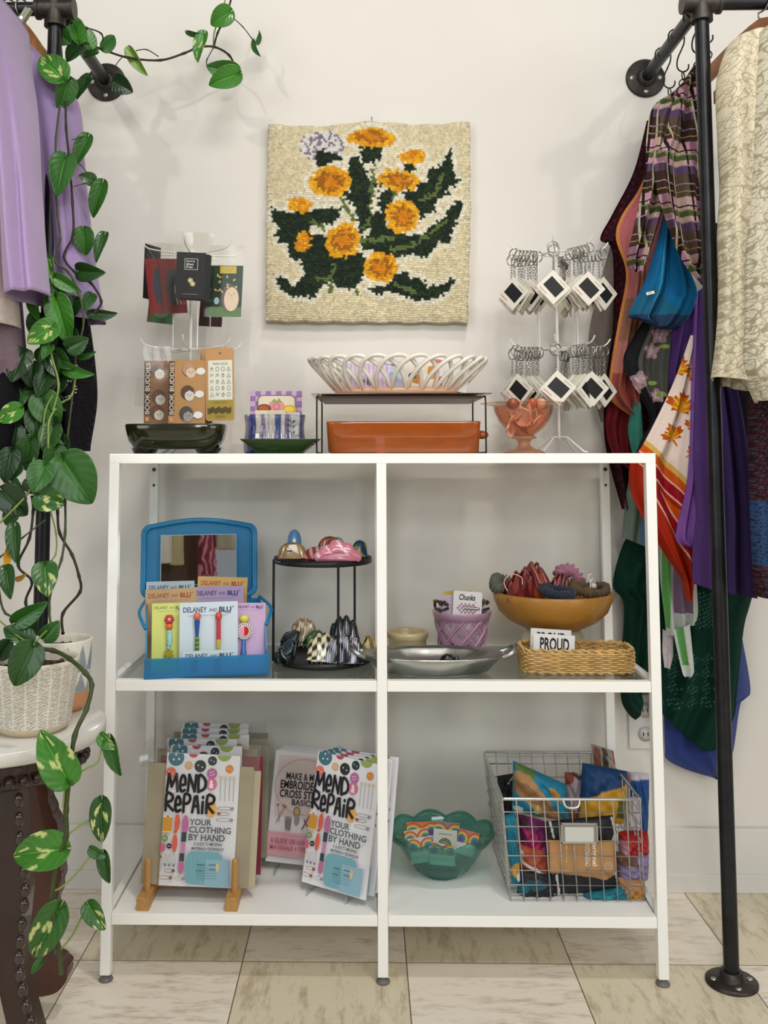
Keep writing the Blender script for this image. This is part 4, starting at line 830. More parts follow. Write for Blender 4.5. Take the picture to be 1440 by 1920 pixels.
cloth('maple_leaf_scarf', [(1297, 628), (1268, 710), (1232, 788), (1203, 842), (1184, 866), (1188, 930), (1243, 1030), (1280, 1085), (1290, 1126)], [(1306, 632), (1312, 740), (1310, 850), (1312, 950), (1308, 1040), (1302, 1100), (1296, 1127)], -.22, [(2, .010, .1, .15, .6), (4, .004, .3, -.2, .6)], paint=satin, nu=150, nv=520, rough=.35, mic=.03, label='cream satin scarf printed with orange maple leaves and red striped border', cat='scarf')
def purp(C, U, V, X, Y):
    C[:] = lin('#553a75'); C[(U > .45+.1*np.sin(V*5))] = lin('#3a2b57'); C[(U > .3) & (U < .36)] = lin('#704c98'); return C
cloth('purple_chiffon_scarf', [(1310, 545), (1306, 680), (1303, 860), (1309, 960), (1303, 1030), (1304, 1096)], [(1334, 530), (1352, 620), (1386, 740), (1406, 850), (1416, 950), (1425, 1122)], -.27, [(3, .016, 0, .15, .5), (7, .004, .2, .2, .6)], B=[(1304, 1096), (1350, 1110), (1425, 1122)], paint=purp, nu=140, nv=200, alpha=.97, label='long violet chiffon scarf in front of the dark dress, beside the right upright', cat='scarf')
cloth('lilac_sheer_scarf', [(1304, 560), (1297, 700), (1293, 850), (1286, 920), (1268, 1007), (1290, 1024)], [(1314, 560), (1316, 700), (1316, 850), (1312, 940), (1306, 1028)], -.245, [(2, .006, 0, .1, .7)], mat=sheer('#8a5cae', .68), label='sheer lilac scarf layer overlapping the maple leaf scarf', cat='scarf')
cloth('plum_scarf', [(1262, 598), (1258, 660), (1256, 716), (1266, 730)], [(1320, 560), (1306, 620), (1288, 680), (1270, 732)], -.17, [(2, .007, 0, .2, .8)], col='#43295f', label='dark plum scarf fold under the blue chiffon', cat='scarf')
# ================================================================ TOP OF THE SHELF
ZT, ZM, ZL = .930, .5207, .1157
def put(card, name, px, py, Y, rot=(0, 0, 0), parent=None, label=None, cat=None, group=None, bevel=0, z=None):
    """stand a card with its bottom centre at the place seen at px,py in depth Y (or exactly at height z)"""
    p = at(px, py, Y)
    if z is not None: p.z = z
    o = card.build(name, None, loc=p, rot=rot, bevel=bevel)
    if label: tag(o, label, cat, group)
    return o
CLEAR = glass('#fcfcfa', .993, .06, 1.33)
PLW = M('#e9e7e2', .35, name='white_coated_wire')
# ---- olive planter dish
b = MB(); c = at(331, 848, -.27); sup = lambda a, r, z: 1/((abs(math.cos(a))**4+abs(math.sin(a))**4)**.25)
b.lathe([(.001, .009), (.075, .009), (.088, .013), (.098, .026), (.1035, .046), (.105, .056), (.1035, .0575), (.101, .056), (.097, .03), (.08, .016), (.001, .016)], (0, 0, 0), M('#23220b', .16, noise=.25, nscale=40, coat=.7, name='olive_glaze'), 72, sx=.93, sy=.5, fn=sup)
pt = thing('planter_dish', 'long dark olive glazed planter dish under the left card spinner', 'dish', (c.x, -.27, ZT)); b.build('bowl', pt)
for s in (-1, 1):
    f = MB(); f.lathe([(.001, 0), (.02, 0), (.024, .006), (.026, .012)], (s*.062, 0, 0), M('#1a190a', .25, coat=.5), 24, sx=1, sy=1.2); f.build('foot', pt)
# ---- left card spinner
SY_ = -.155
sp0 = at(355, 848, SY_); spn = thing('card_spinner', 'white wire card spinner standing behind the olive dish', 'display rack', (sp0.x, SY_, ZT))
def spinner(root, levels, arms, tall, verts, feet=True):
    b = MB(); b.cyl((0, 0, .03), (0, 0, tall), .0032, PLW, 10); b.build('pole', root)
    b = MB()
    for k in range(4):
        a = pi/4+k*pi/2; b.tube([(0, 0, .034), (.02*math.cos(a), .02*math.sin(a), .033), (.058*math.cos(a), .058*math.sin(a), .004), (.066*math.cos(a), .066*math.sin(a), .0025)], .0022, PLW, 8)
    b.build('base_wires', root)
    b = MB()
    for a, r in verts: b.cyl((r*math.cos(a), r*math.sin(a), levels[1]-.004), (r*math.cos(a), r*math.sin(a), levels[0]+.004), .0013, PLW, 8)
    for z in levels:
        b.tube([(.028*math.cos(q), .028*math.sin(q), z) for q in np.linspace(0, 2*pi, 24, endpoint=False)], .0014, PLW, 6, closed=True)
        for q in (0, pi/2): b.cyl((.028*math.cos(q), .028*math.sin(q), z), (-.028*math.cos(q), -.028*math.sin(q), z), .0013, PLW, 6)
    b.build('cage', root)
    for z in levels:
        for a, L_ in arms:
            d = Vector((math.cos(a), math.sin(a), 0)); h = MB()
            h.tube(smooth([d*.02+Vector((0, 0, z)), d*(L_*.5)+Vector((0, 0, z+.001)), d*(L_-.006)+Vector((0, 0, z+.004)), d*(L_+.008)+Vector((0, 0, z+.018))], 3), .0014, PLW, 8); h.build('hook', root)
zl1 = at(355, 478, SY_).z-ZT; zl2 = at(355, 656, SY_).z-ZT
spinner(spn, (zl1, zl2), [(math.radians(q), .10) for q in (-88, -32, -150, 172, 18, 125, 60)], zl1+.012, [(math.radians(q), .04) for q in (10, 80, 170, 215, -60)])
def hang_pack(name, mk, n, px, py, Y, rot, lab, cat, grp, step, ret=False):
    o = None
    for k in range(n):
        p = at(px, py, Y)+Vector(step)*k
        r = (rot[0], rot[1]+rnd.uniform(-.02, .02), rot[2]+rnd.uniform(-.03, .03))
        if o is None: o = mk(); tag(o, lab[0], cat, grp); o.location = p; o.rotation_euler = r
        else: q = dup(o, p, r, label=lab[min(k, len(lab)-1)])
    return o
def bagcard(card, name, w, h, top=.035, kids=None):
    r = thing(name, None, None); card.build('card', r)
    bg = MB(); yb = card.t/2+.0017; bg.grid([[((i/6-.5)*(w+.006), -yb-.0006*math.sin(i*1.3+j)*(j > 5), (h+top+.004)*j/8-.002) for i in range(7)] for j in range(9)], CLEAR); bg.build('plastic_sleeve', r); return r
def catcard():
    w_, h_ = .062, .112; c = Card(w_, h_, .0016, '#7d1c22', 100, 180); c.ell(55, 95, 34, 62, '#34394f'); c.poly([(30, 50), (36, 30), (48, 44)], '#34394f'); c.poly([(62, 44), (74, 28), (80, 52)], '#34394f')
    c.line([(88-6*math.sin(i/10*pi)+0, 40+i*11) for i in range(11)], 4, '#b9b4b0'); c.line([(50, 80), (54, 84), (58, 80), (62, 84), (66, 80)], 1.5, '#20222c'); return bagcard(c, 'cat_card', w_, h_, .03)
hang_pack('cat_card', catcard, 5, 305, 588, -.22, (0, -.14, .85), ['outermost dark red card with a navy cat, hung left on the card spinner', 'dark red cat card behind the outermost one on the left hook'], 'card', 'red cat cards on the left spinner hook', (.0055, .006, .001))
def ghost():
    w_, h_ = .058, .092; c = Card(w_, h_, .0022, '#131214', 100, 165); c.rect(28, 22, 46, 40, '#b8b6b2'); c.rect(30, 24, 42, 36, '#131214')
    for i, s_ in enumerate(('Hungry', 'Ghost', 'Press')): c.text(s_, 34, 28+i*10, (30, 25, 22)[i], 8, '#d8d6d2', .02)
    for a, b_, r in ((50, 100, 10), (58, 112, 10)): c.poly([(a+r*math.cos(q*pi/3+.3), b_+r*math.sin(q*pi/3+.3)) for q in range(6)], '#b5a878'); c.ell(a, b_, 4, 3, '#e2dcc0')
    c.rect(25, 148, 52, 1.6, '#8a8886'); return bagcard(c, 'pin_card', w_, h_, .04)
hang_pack('pin_card', ghost, 3, 356, 560, -.262, (.10, .05, .06), ['black pin card with a white lettered box, foremost on the centre hook', 'black pin card tucked behind the foremost black one'], 'card', 'black pin cards on the centre hook', (.0035, .006, -.001))
def hedge():
    w_, h_ = .062, .105; c = Card(w_, h_, .0016, '#1f3a26', 100, 170); c.rect(0, 138, 100, 32, '#4f7438'); c.rect(22, 2, 56, 24, '#c9b040'); c.text('LITTLE', 32, 8, 36, 5, '#8a7420'); c.text('FRIENDS', 38, 16, 26, 4, '#8a7420')
    rr = random.Random(4)
    for _ in range(16): a, q = rr.uniform(8, 92), rr.uniform(30, 110); c.ell(a, q, 3, 5, rr.choice(['#c98850', '#a9b070', '#c9b080', '#b8563a']), a=rr.uniform(0, 3))
    c.ell(62, 108, 30, 45, '#6a5348'); c.ell(66, 112, 25, 40, '#dcc4a8'); c.ell(16, 118, 9, 12, '#a9c4cc')
    for a in (58, 74): c.ell(a, 95, 1.6, 1.6, '#3a2a22')
    c.ell(66, 101, 2, 1.5, '#3a2a22'); c.poly([(48, 76), (50, 66), (57, 73)], '#dcc4a8'); c.poly([(76, 72), (82, 66), (84, 77)], '#dcc4a8')
    return bagcard(c, 'sticker_pack', w_, h_, .04)
hang_pack('sticker_pack', hedge, 4, 424, 594, -.22, (0, .05, -.18), ['green woodland card with a pale hedgehog, foremost at the right of the card spinner', 'green woodland card behind the foremost hedgehog one'], 'card', 'green woodland cards on the right hook', (-.0052, .005, .001))
c = Card(.056, .10, .003, '#4f7a52', 100, 180); c.rect(0, 0, 14, 180, '#6b6a2c'); c.ell(50, 140, 26, 20, '#7ba57c'); put(c, 'greeting_card', 300, 606, -.12, (0, .10, .15), label='green card hanging behind the red cat cards', cat='card')
c = Card(.05, .10, .004, '#3a1f18', 100, 180); put(c, 'greeting_card', 394, 612, -.10, (0, .06, -.1), label='dark brown card hanging behind the black and green cards', cat='card')
c = Card(.045, .115, .002, '#14141a', 100, 180); c.line([(10, 10), (90, 60)], 2, '#8a8a90'); c.line([(10, 30), (90, 90)], 2, '#6a6a70'); put(c, 'greeting_card', 283, 562, -.17, (0, .03, 1.0), label='black card seen almost edge on behind the red cat cards', cat='card')
def buddies(kind):
    w_, h_ = (.05, .128) if kind == 0 else (.074, .128); base = '#8c6238' if kind == 0 else '#b98a54'
    c = Card(w_, h_, .0016, base, 70 if kind else 46, 122, rad=.002)
    c.rect(0, 2, 11, 104, '#2e1c14'); vv, ff = text_mesh('BOOK BUDDIES', .018)
    c.add([c.P(10.2-q[1]*8.4, 104-q[0]*100) for q in vv], ff, M('#dccab4', .5), False); c.k += 1
    pets = [(42, 22, '#d9c2ae', '#b88f70'), (40, 66, '#d8d2c8', '#5a3a2c'), (38, 106, '#9a9490', '#4a4644')] if kind else [(28, 24, '#cfc6b6', '#4a2c20'), (30, 74, '#cfc6b6', '#7a3a22'), (28, 104, '#cfc6b6', '#8a3c26')]
    for a, b_, c1, c2 in pets:
        c.ell(a-4, b_-4, 13, 14, '#5b4030'); c.ell(a-4, b_-5, 12, 13, c2 if kind else '#5b4030'); c.ell(a, b_+2, 9, 10, c1); c.poly([(a-8, b_-4), (a-9, b_-13), (a-2, b_-7)], c2); c.poly([(a+8, b_-4), (a+8, b_-13), (a+2, b_-7)], c2)
        for e in (-3, 3): c.ell(a+e, b_, .9, .9, '#221814')
        c.ell(a, b_+2.6, 1, .7, '#8a4a3a')
        if kind: c.ell(a+19, b_-1, 8.5, 6.8, '#e6e4e2'); c.poly([(a+8, b_+2), (a+12, b_-3), (a+14, b_+3)], '#e6e4e2')
    c.rect(3, 110, 6, 8, '#c9a06a'); return bagcard(c, 'bookmark_card', w_, h_, .028)
o = buddies(0); tag(o, 'brown magnetic bookmark card with dogs, left of the two lettered BOOK BUDDIES', 'bookmarks', 'bookmark cards on the lower hooks'); o.location = at(293, 794, -.205); o.rotation_euler = (0, 0, .12)
o = buddies(1); tag(o, 'tan magnetic bookmark card with cats and speech bubbles, right of the two lettered BOOK BUDDIES', 'bookmarks', 'bookmark cards on the lower hooks'); o.location = at(350, 795, -.232); o.rotation_euler = (0, .0, 0)
for k in range(2):
    q = dup(o, at(354, 793, -.222)+Vector((.006*k, .012*(k+1), 0)), (0, .02, .03*k), label='tan bookmark card hidden behind the front BOOK BUDDIES cat card')
def farm():
    w_, h_ = .058, .146; c = Card(w_, h_, .002, '#b98d5c', 100, 250, rad=.006); c.rect(10, 42, 84, 136, '#d8d8c6'); c.rect(4, 178, 92, 66, '#a08a34'); c.ell(52, 18, 4, 3, '#5a4028'); c.text('FARM HOUSE', 26, 50, 52, 8, '#4a4a42')
    rr = random.Random(9)
    for i in range(4):
        for j in range(5):
            a, q = 22+i*20, 72+j*22; k = rr.randint(0, 3)
            if k == 0: c.ring(a, q, 6, 7, 1, '#4a4c48', 10)
            elif k == 1: c.line([(a-6, q+6), (a, q-7), (a+6, q+6), (a-6, q+6)], 1, '#4a4c48')
            elif k == 2: c.line([(a-6, q+5), (a-2, q-6), (a+2, q+3), (a+6, q-6)], 1.1, '#4a4c48')
            else: c.ell(a, q, 4, 6, '#4a4c48'); c.ell(a, q+1, 2.5, 3.5, '#d8d8c6')
    for k in range(4): c.line([(8+i*3, 206+k*5+3.2*math.sin(i*.85)) for i in range(28)], 2.2, '#23241f')
    c.text('temporary tattoos', 26, 184, 52, 5, '#5a4a1a'); c.text('WINSLOW', 34, 232, 34, 6, '#6b5a20'); return c
o = put(farm(), 'tattoo_card', 413, 789, -.235, (0, -.02, -.06), label='kraft card with tiny farm drawings and black zigzags at the right of the card spinner', cat='card', group='kraft cards on the lower right hook')
dup(o, at(411, 788, -.225)+Vector((-.002, .006, .001)), (0, -.05, .02), label='kraft drawing card just behind the front kraft one')
dup(o, at(411, 788, -.225)+Vector((-.004, .014, .002)), (0, -.07, .02), label='kraft card edge rearmost of the kraft ones')
b = MB(); b.box((0, 0, 0), (.03, .002, .06), CLEAR); tag(b.build('plastic_sleeve', loc=at(268, 735, -.14), rot=(0, .1, .3)), 'empty clear sleeve at the left side of the lower spinner tier', 'sleeve')
# ---- ribbed glass vase with a card, green glass dish in front
vx = at(515, 848, -.19); vs = thing('glass_vase', 'wavy square glass vase with blue and purple stripes behind the green glass dish', 'vase', (vx.x, -.19, ZT), (0, 0, .1))
b = MB(); seg = 96; P = []; col = []
rib = lambda a: (.058/((abs(math.cos(a))**5+abs(math.sin(a))**5)**.2))*(1+.022*math.sin(22*a))
GB, GC, GP = glass('#8e9acb', .9, .05), glass('#f4f4f8', .97, .03), glass('#c3bbda', .92, .05)
for j, z in enumerate(np.linspace(.002, .078, 10)):
    P.append([(rib(a)*math.cos(a)*(1+.03*math.sin(z*90)), rib(a)*math.sin(a)*(1+.03*math.sin(z*90)), z) for a in np.linspace(0, 2*pi, seg, endpoint=False)])
b.grid(P, GC, closeu=True); k1, k2 = b.m(GB), b.m(GP)
for i in range(len(b.mi)):
    q = i % seg
    if q % 12 in (0, 1, 2): b.mi[i] = k1
    elif q % 12 in (5, 6): b.mi[i] = k2
b.f = [f[::-1] for f in b.f]; b.add(P[0], [tuple(range(seg))], GB); b.build('vase_wall', vs, solid=.0035)
f = MB(); f.lathe([(.05, .001), (.052, .006), (.04, .009), (.001, .009)], (0, 0, 0), glass('#2c3f8c', .5), 40); f.build('vase_bottom', vs)
c = Card(.106, .115, .0014, '#c7a2c2', 100, 110); rr = random.Random(1)
for i in range(10):
    for j in range(11):
        if (i+j) % 2: c.rect(i*10, j*10, 10, 10, '#8d6aa2')
c.rrect(14, 8, 74, 52, 10, '#6a6a5c'); c.rrect(16, 10, 70, 50, 9, '#d9cdb0'); 
c.poly([(38, 22), (64, 22), (68, 31), (51, 48), (34, 31)], '#d98a8c'); c.poly([(40, 23), (46, 15), (51, 20), (56, 14), (62, 23)], '#7f9a5c'); c.ring(51, 31, 6, 6, 1.5, '#c05a68', 12)
c.ell(27, 35, 14, 9, '#7a3414'); c.ell(26, 34, 10, 5, '#a3521c'); c.ell(76, 37, 14, 9, '#caa118'); c.ell(76, 36, 9, 5, '#e6c63c')
put(c, 'sticker_card', 517, 838, -.185, (-.08, 0, .05), label='pink and purple checked card with a strawberry standing in the striped vase', cat='card')
c = Card(.032, .07, .0014, '#d5cbb2', 30, 70); c.ring(15, 40, 6, 12, 1, '#4a4038'); c.text('TAC', 6, 44, 18, 8, '#3a3430'); put(c, 'gift_card', 493, 834, -.205, (-.05, 0, .1), label='cream drawn card at the left inside the striped vase', cat='card')
c = Card(.034, .07, .0014, '#cfc6b0', 30, 70); c.text('C', 10, 40, 8, 10, '#3a3430'); c.line([(10, 60), (14, 40), (20, 30)], 1, '#4a4038'); put(c, 'gift_card', 519, 834, -.21, (-.05, 0, -.06), label='cream card in the middle of the striped vase', cat='card')
c = Card(.034, .066, .0014, '#c9c4b4', 30, 66); c.line([(14, 64), (15, 30), (13, 6)], 1.4, '#2c4a26')
for q in (16, 26, 38): c.ell(10, q, 4, 2, '#2c4a26', a=.6); c.ell(19, q+3, 4, 2, '#2c4a26', a=-.6)
put(c, 'gift_card', 546, 834, -.205, (-.05, 0, -.1), label='card with a dark green sprig at the right inside the striped vase', cat='card')
gd = at(526, 848, -.31); GG = glass('#5f7f45', .72, .04); t = thing('glass_dish', 'dark green flaring glass dish in front of the striped vase', 'dish', (gd.x, -.31, ZT))
b = MB(); sq = lambda a, r, z: 1/max(abs(math.cos(a)), abs(math.sin(a)))**.75
b.lathe([(.001, .001), (.040, .001), (.047, .003), (.0755, .0255), (.078, .0275), (.074, .0275), (.046, .006), (.001, .005)], (0, 0, 0), GG, 64, sy=.7, fn=lambda a, r, z: sq(a+0, r, z)); b.build('dish_body', t)
for k, (x0, s) in enumerate(((-.022, 1), (.022, -1))):
    b = MB(); b.tube([(x0+.021*math.cos(q)*s, -.005+.012*math.sin(q), .012+.006*math.sin(q*1)) for q in np.linspace(0, 2*pi, 20, endpoint=False)], .0042, M('#a7b25a', .3, coat=.5), 8, closed=True)
    tag(b.build('hair_tie', loc=(gd.x, -.31, ZT)), ('left' if k == 0 else 'right')+' pale yellow green coiled hair tie lying in the green glass dish', 'hair tie')
# ---- riser with lattice basket, loaf dish below
rz = at(750, 738, -.33).z; xl, xr = at(594, 800, -.33).x, at(911, 800, -.33).x; ry0, ry1 = -.33, -.11; hz = rz-ZT
t = thing('wire_riser', 'black wire riser with a thin brown tray top carrying the white lattice basket', 'riser', ((xl+xr)/2, (ry0+ry1)/2, ZT)); hw = (xr-xl)/2; hd = (ry1-ry0)/2
for s in (-1, 1):
    b = MB(); b.tube([(s*hw, -hd, .0016), (s*hw, -hd, hz-.012), (s*hw, -hd+.006, hz-.006), (s*hw, -hd+.014, hz-.004), (s*hw, hd-.014, hz-.004), (s*hw, hd-.006, hz-.006), (s*hw, hd, hz-.012), (s*hw, hd, .0016)], .0016, BLKW, 8)
    b.tube([(s*hw, -hd, .0016), (s*hw, hd, .0016)], .0016, BLKW, 8); b.build('leg_frame', t)
b = MB(); b.box((0, 0, hz), (hw*2+.022, hd*2+.01, .0018), M('#8a7a68', .15, .9, name='bronze_tray')); b.build('tray_top', t)
b = MB(); b.box((0, 0, hz-.0065), (hw*2-.012, hd*2-.02, .005), M('#4f2f1c', .35, noise=.2, nscale=30, stretch=(.2, 1, 1))); b.build('board', t)
bc = at(746, 733, -.22); CER = M(None, .22, attr='Col', coat=.5, name='white_ceramic')
t = thing('lattice_basket', 'oval white ceramic lattice basket on the black wire riser', 'basket', (bc.x, -.22, ZT+hz+.001))
A1, B1, A2, B2, H_ = .178, .088, .120, .055, .076
cc_ = []
b = MB(); n = 26
for k in range(n):
    pts = []
    for i in range(15):
        s_ = i/14; a = 2*pi*(k+3.0*s_)/n; h_ = math.sin(pi*s_)**.62; A_, Bb = A2+(A1-A2)*h_**.95, B2+(B1-B2)*h_**.95
        off = .0035*(1 if s_ < .5 else -1)*math.sin(pi*min(1, 2*min(s_, 1-s_)))
        pts.append(((A_+off)*math.cos(a), (Bb+off)*math.sin(a), .008+(H_-.008)*h_))
    b.tube(pts, [.0046]*15, CER, 8)
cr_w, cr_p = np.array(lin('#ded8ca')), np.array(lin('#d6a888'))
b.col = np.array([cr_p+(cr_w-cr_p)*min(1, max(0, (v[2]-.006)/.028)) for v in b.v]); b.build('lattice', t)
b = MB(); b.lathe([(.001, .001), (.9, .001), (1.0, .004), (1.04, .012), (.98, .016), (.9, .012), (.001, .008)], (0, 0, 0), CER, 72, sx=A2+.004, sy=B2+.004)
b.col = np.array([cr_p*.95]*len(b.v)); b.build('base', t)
def gcard(w_, h_, col, fn=None, W=100, H=None):
    c = Card(w_, h_, .0014, col, W, H or W*h_/w_)
    if fn: fn(c)
    return c
def gingham(c):
    for i in range(0, 100, 10): c.rect(i, 0, 4, c.H, '#c3aac6')
    c.text('be kind', 30, 30, 40, 20, '#2a2a3a', .01)
bz = ZT+hz+.011
put(gcard(.09, .055, '#d6c6d8', gingham), 'gift_card', 690, 725, -.255, (-.25, .02, .05), label='lilac gingham card leaning left of centre in the lattice basket', cat='card', z=bz)
put(gcard(.07, .066, '#d9d5cf', lambda c: (c.text('love you', 15, 6, 70, 14, '#1b1b1b', .03), c.ell(50, 55, 20, 18, '#b0a2a8'))), 'gift_card', 672, 720, -.20, (-.1, .0, .1), label='white card with black lettering at the left rear of the lattice basket', cat='card', z=bz)
put(gcard(.06, .064, '#cdbfd0', lambda c: (c.text('thank you', 15, 8, 70, 12, '#1b1b1b', .03), c.ell(50, 60, 22, 20, '#6a86a8'))), 'gift_card', 738, 720, -.21, (-.12, .0, -.05), label='lilac card with a blue spot in the middle of the lattice basket', cat='card', z=bz)
put(gcard(.06, .05, '#b9c0d2', lambda c: c.ell(50, 40, 26, 22, '#8f9cc4')), 'gift_card', 733, 720, -.255, (-.3, -.1, -.1), label='pale blue card low in front in the lattice basket', cat='card', z=bz)
put(gcard(.05, .056, '#ddd6c4', lambda c: (c.ell(60, 60, 26, 20, '#b5761c'), c.ell(40, 50, 16, 14, '#5a3a1c'))), 'gift_card', 775, 720, -.23, (-.15, .1, -.05), label='cream card with brown and amber fruit right of the middle of the basket', cat='card', z=bz)
put(gcard(.085, .072, '#dedad6', lambda c: (c.ell(45, 12, 14, 5, '#c0606e'), c.ell(35, 40, 18, 16, '#d08c1c'), c.ell(60, 60, 14, 12, '#b8431f'), c.ell(60, 60, 6, 5, '#e0a03a'), c.ell(75, 40, 10, 8, '#8a9a4a'))), 'gift_card', 820, 722, -.225, (-.12, .06, -.05), label='tall white card with orange poppies at the right in the lattice basket', cat='card', z=bz)
put(gcard(.05, .045, '#d6d2ce'), 'gift_card', 850, 720, -.24, (-.35, .2, -.2), label='plain white card at the far right in the lattice basket', cat='card', z=bz)
TER = M('#a8521a', .2, noise=.14, nscale=20, coat=.7, stretch=(1, 1, 4), name='terracotta_glaze')
ld = at(755, 848, -.235); t = thing('loaf_dish', 'long glazed terracotta loaf dish standing under the wire riser', 'dish', (ld.x, -.235, ZT))
b = MB(); sq6 = lambda a, r, z: 1/((abs(math.cos(a))**14+abs(math.sin(a))**14)**(1/14))
b.lathe([(.001, 0), (.93, 0), (.975, .003), (1.0, .058), (1.005, .062), (.985, .0625), (.96, .06), (.93, .01), (.001, .008)], (0, 0, 0), TER, 120, sx=.150, sy=.055, fn=sq6); b.build('dish_body', t)
b = MB(); b.ball((.158, 0, .037), .011, TER, sx=1.2, sz=.8); b.build('handle', t)
# ---- pink glass compote and the shell clips in it
PG = glass('#fae0d2', .96, .03, 1.5); cp = at(983, 848, -.245); t = thing('glass_compote', 'peach pink glass footed bowl with wide rim at the right end of the shelf', 'bowl', (cp.x, -.245, ZT))
s_ = mpp(-.245); k_ = lambda px: px*s_
prof = [(78, 92), (80, 93.5), (77, 94), (66, 90), (56, 88), (53, 76), (46, 60), (35, 46), (24, 38), (18, 33)]
b = MB(); b.lathe([(k_(r), k_(z)) for r, z in prof]+[(k_(16), k_(35)), (k_(24), k_(41)), (k_(44), k_(61)), (k_(51), k_(76)), (k_(54), k_(89))], (0, 0, 0), PG, 56, fn=lambda a, r, z: 1+.012*math.cos(a*8)); b.build('bowl', t)
PG2 = glass('#f4d0ba', .92, .04, 1.5)
b = MB(); b.lathe([(k_(r), k_(z)) for r, z in [(.5, 33), (18, 33), (23, 31), (23, 28), (14, 26), (11, 20), (12, 14), (20, 9), (34, 5), (38, 2), (38, 0), (.5, 0)]], (0, 0, 0), PG2, 48); b.build('stem_foot', t)
PEACH = [M(c_, .3, coat=.4) for c_ in ('#e6b89c', '#eccab2', '#d99c7c', '#e3bfa5')]
rr = random.Random(5)
spots = [(-.022, -.012, .052), (.024, -.010, .055), (0, .018, .058), (-.03, .012, .066), (.03, .014, .070), (-.008, -.024, .070), (.014, -.022, .080), (-.02, .0, .083), (.018, .01, .088)]
side = ['low left front', 'low right front', 'low rear', 'left rear', 'right rear', 'middle front', 'upper right front', 'upper left', 'uppermost right']
for i, (x, y, z) in enumerate(spots):
    b = MB(); n_ = 12; P = []
    for u in np.linspace(-1, 1, 9): P.append([(.019*(1-.25*u*u)*math.sin(a_)*1.0, .009*math.cos(a_), .017*u+.0015*math.cos(a_*5)) for a_ in np.linspace(-1.3, 1.3, 17)])
    b.grid(P, PEACH[i % 4]); tag(b.build('shell_hair_clip', loc=(cp.x+x, -.245+y, ZT+z), rot=(rr.uniform(-.9, .9), rr.uniform(-1.4, 1.4), rr.uniform(-2, 2)), solid=.003), 'peach shell hair clip lying %s in the pink glass footed bowl' % side[i], 'hair clip', 'shell clips in the pink compote')
for i, (x, r_, nm) in enumerate(((-.022, .011, 'brown banded'), (.014, .009, 'rust'), (.03, .010, 'pale pointed'))):
    b = MB(); b.lathe([(.006, 0), (r_, .006), (r_*1.05, .013), (r_*.6, .02), (.001, .022)], (0, 0, 0), M(('#8f4216', '#b0531c', '#d0a080')[i], .3, coat=.5), 14, fn=lambda a, r, z: 1+.15*math.cos(6*a)); tag(b.build('bead_cluster', loc=(cp.x+x, -.25, ZT+.088), rot=(.3, .2*i, 0)), nm+' hair clip poking above the rim of the pink glass bowl', 'hair clip')
# ---- white keychain spinner with slide keychains
KY = -.165; kp = at(1049, 848, KY); ks = thing('keychain_spinner', 'white wire spinner of slide keychains at the right end of the shelf top', 'display rack', (kp.x, KY, ZT))
ku, kl = at(1049, 476, KY).z-ZT, at(1049, 655, KY).z-ZT
ARMS = [-104, -58, -14, 196, 158, 65]
spinner(ks, (ku, kl), [(math.radians(q), .098) for q in ARMS], ku+.012, [(math.radians(q), .042) for q in (200, 150, 20, -20)])
CHR = M('#a5a39d', .22, 1, name='keyring_steel')
def keychain():
    r = thing('slide_keychain', None, None)
    b = MB(); b.tube(arc((0, 0, -.0105), .0118, 0, 2*pi, 26), .0009, CHR, 6); b.tube(arc((0, .0012, -.0105), .0118, .3, 2*pi+.3, 26), .0009, CHR, 6); b.build('key_ring', r)
    b = MB()
    for i in range(6):
        z = -.0245-i*.0058; U = (1, 0, 0) if i % 2 else (0, 1, 0)
        b.tube([Vector((0, 0, z))+Vector(U)*.0021*math.cos(q)+Vector((0, 0, 1))*.0038*math.sin(q) for q in np.linspace(0, 2*pi, 9, endpoint=False)], .00055, CHR, 5, closed=True)
    b.build('chain', r)
    s = Card(.05, .05, .0015, '#d9d4c6', 100, 100, rad=.002); s.rect(14, 22, 72, 52, '#17171a'); s.rect(14, 22, 72, 52, '#0e0e10'); s.text('Kodachrome', 10, 86, 40, 6, '#a83226', .01); s.text('TRANSPARENCY', 46, 8, 40, 5, '#8a8578')
    o = s.build('slide_mount', r, rot=(0, math.radians(45), 0)); o.location = (-.05*.7071/1*.7071*1.0, 0, -.0565-.0707+.05*.7071*.7071)
    o.location = (Vector((0, 0, -.0920)) - Matrix.Rotation(math.radians(45), 3, 'Y') @ Vector((0, 0, .025)))
    q = Card(.012, .008, .0017, '#d08a18', 10, 10)
    return r
K0 = keychain(); used = False; KM = {}
posn = {-104: 'front centre hook', -58: 'right front hook', -14: 'far right hook', 196: 'left front hook', 158: 'left rear hook', 65: 'right rear hook'}
for tier, zz in (('upper', ku), ('lower', kl)):
    for q in ARMS:
        a = math.radians(q); d = Vector((math.cos(a), math.sin(a), 0)); n_ = 3 if q == -104 else 7
        for k in range(n_):
            rr_ = .094-k*(.0085 if n_ > 3 else .012); p = Vector((kp.x, KY, ZT+zz))+d*rr_+Vector((0, 0, .0018-(.0 if k else -.003)))
            yaw = {-104: .05, -58: .45, -14: 1.0, 196: -.95, 158: -1.2, 65: 2.2}[q]+rnd.uniform(-.28, .28); yaw *= .62 if k == 0 else .9
            rot = (rnd.uniform(-.06, .06), rnd.uniform(-.05, .05), yaw)
            if k == 0: lab = 'slide keychain hung outermost on the %s of the %s tier' % (posn[q], tier)
            else: lab = 'slide keychain behind the outermost one on the %s, %s tier' % (posn[q], tier)
            if not used: o = K0; o.location = p; o.rotation_euler = rot; used = True; o['label'] = lab
            else: o = dup(K0, p, rot, label=lab)
            o['category'] = 'keychain'; o['group'] = 'slide keychains on the %s, %s tier' % (posn[q], tier)
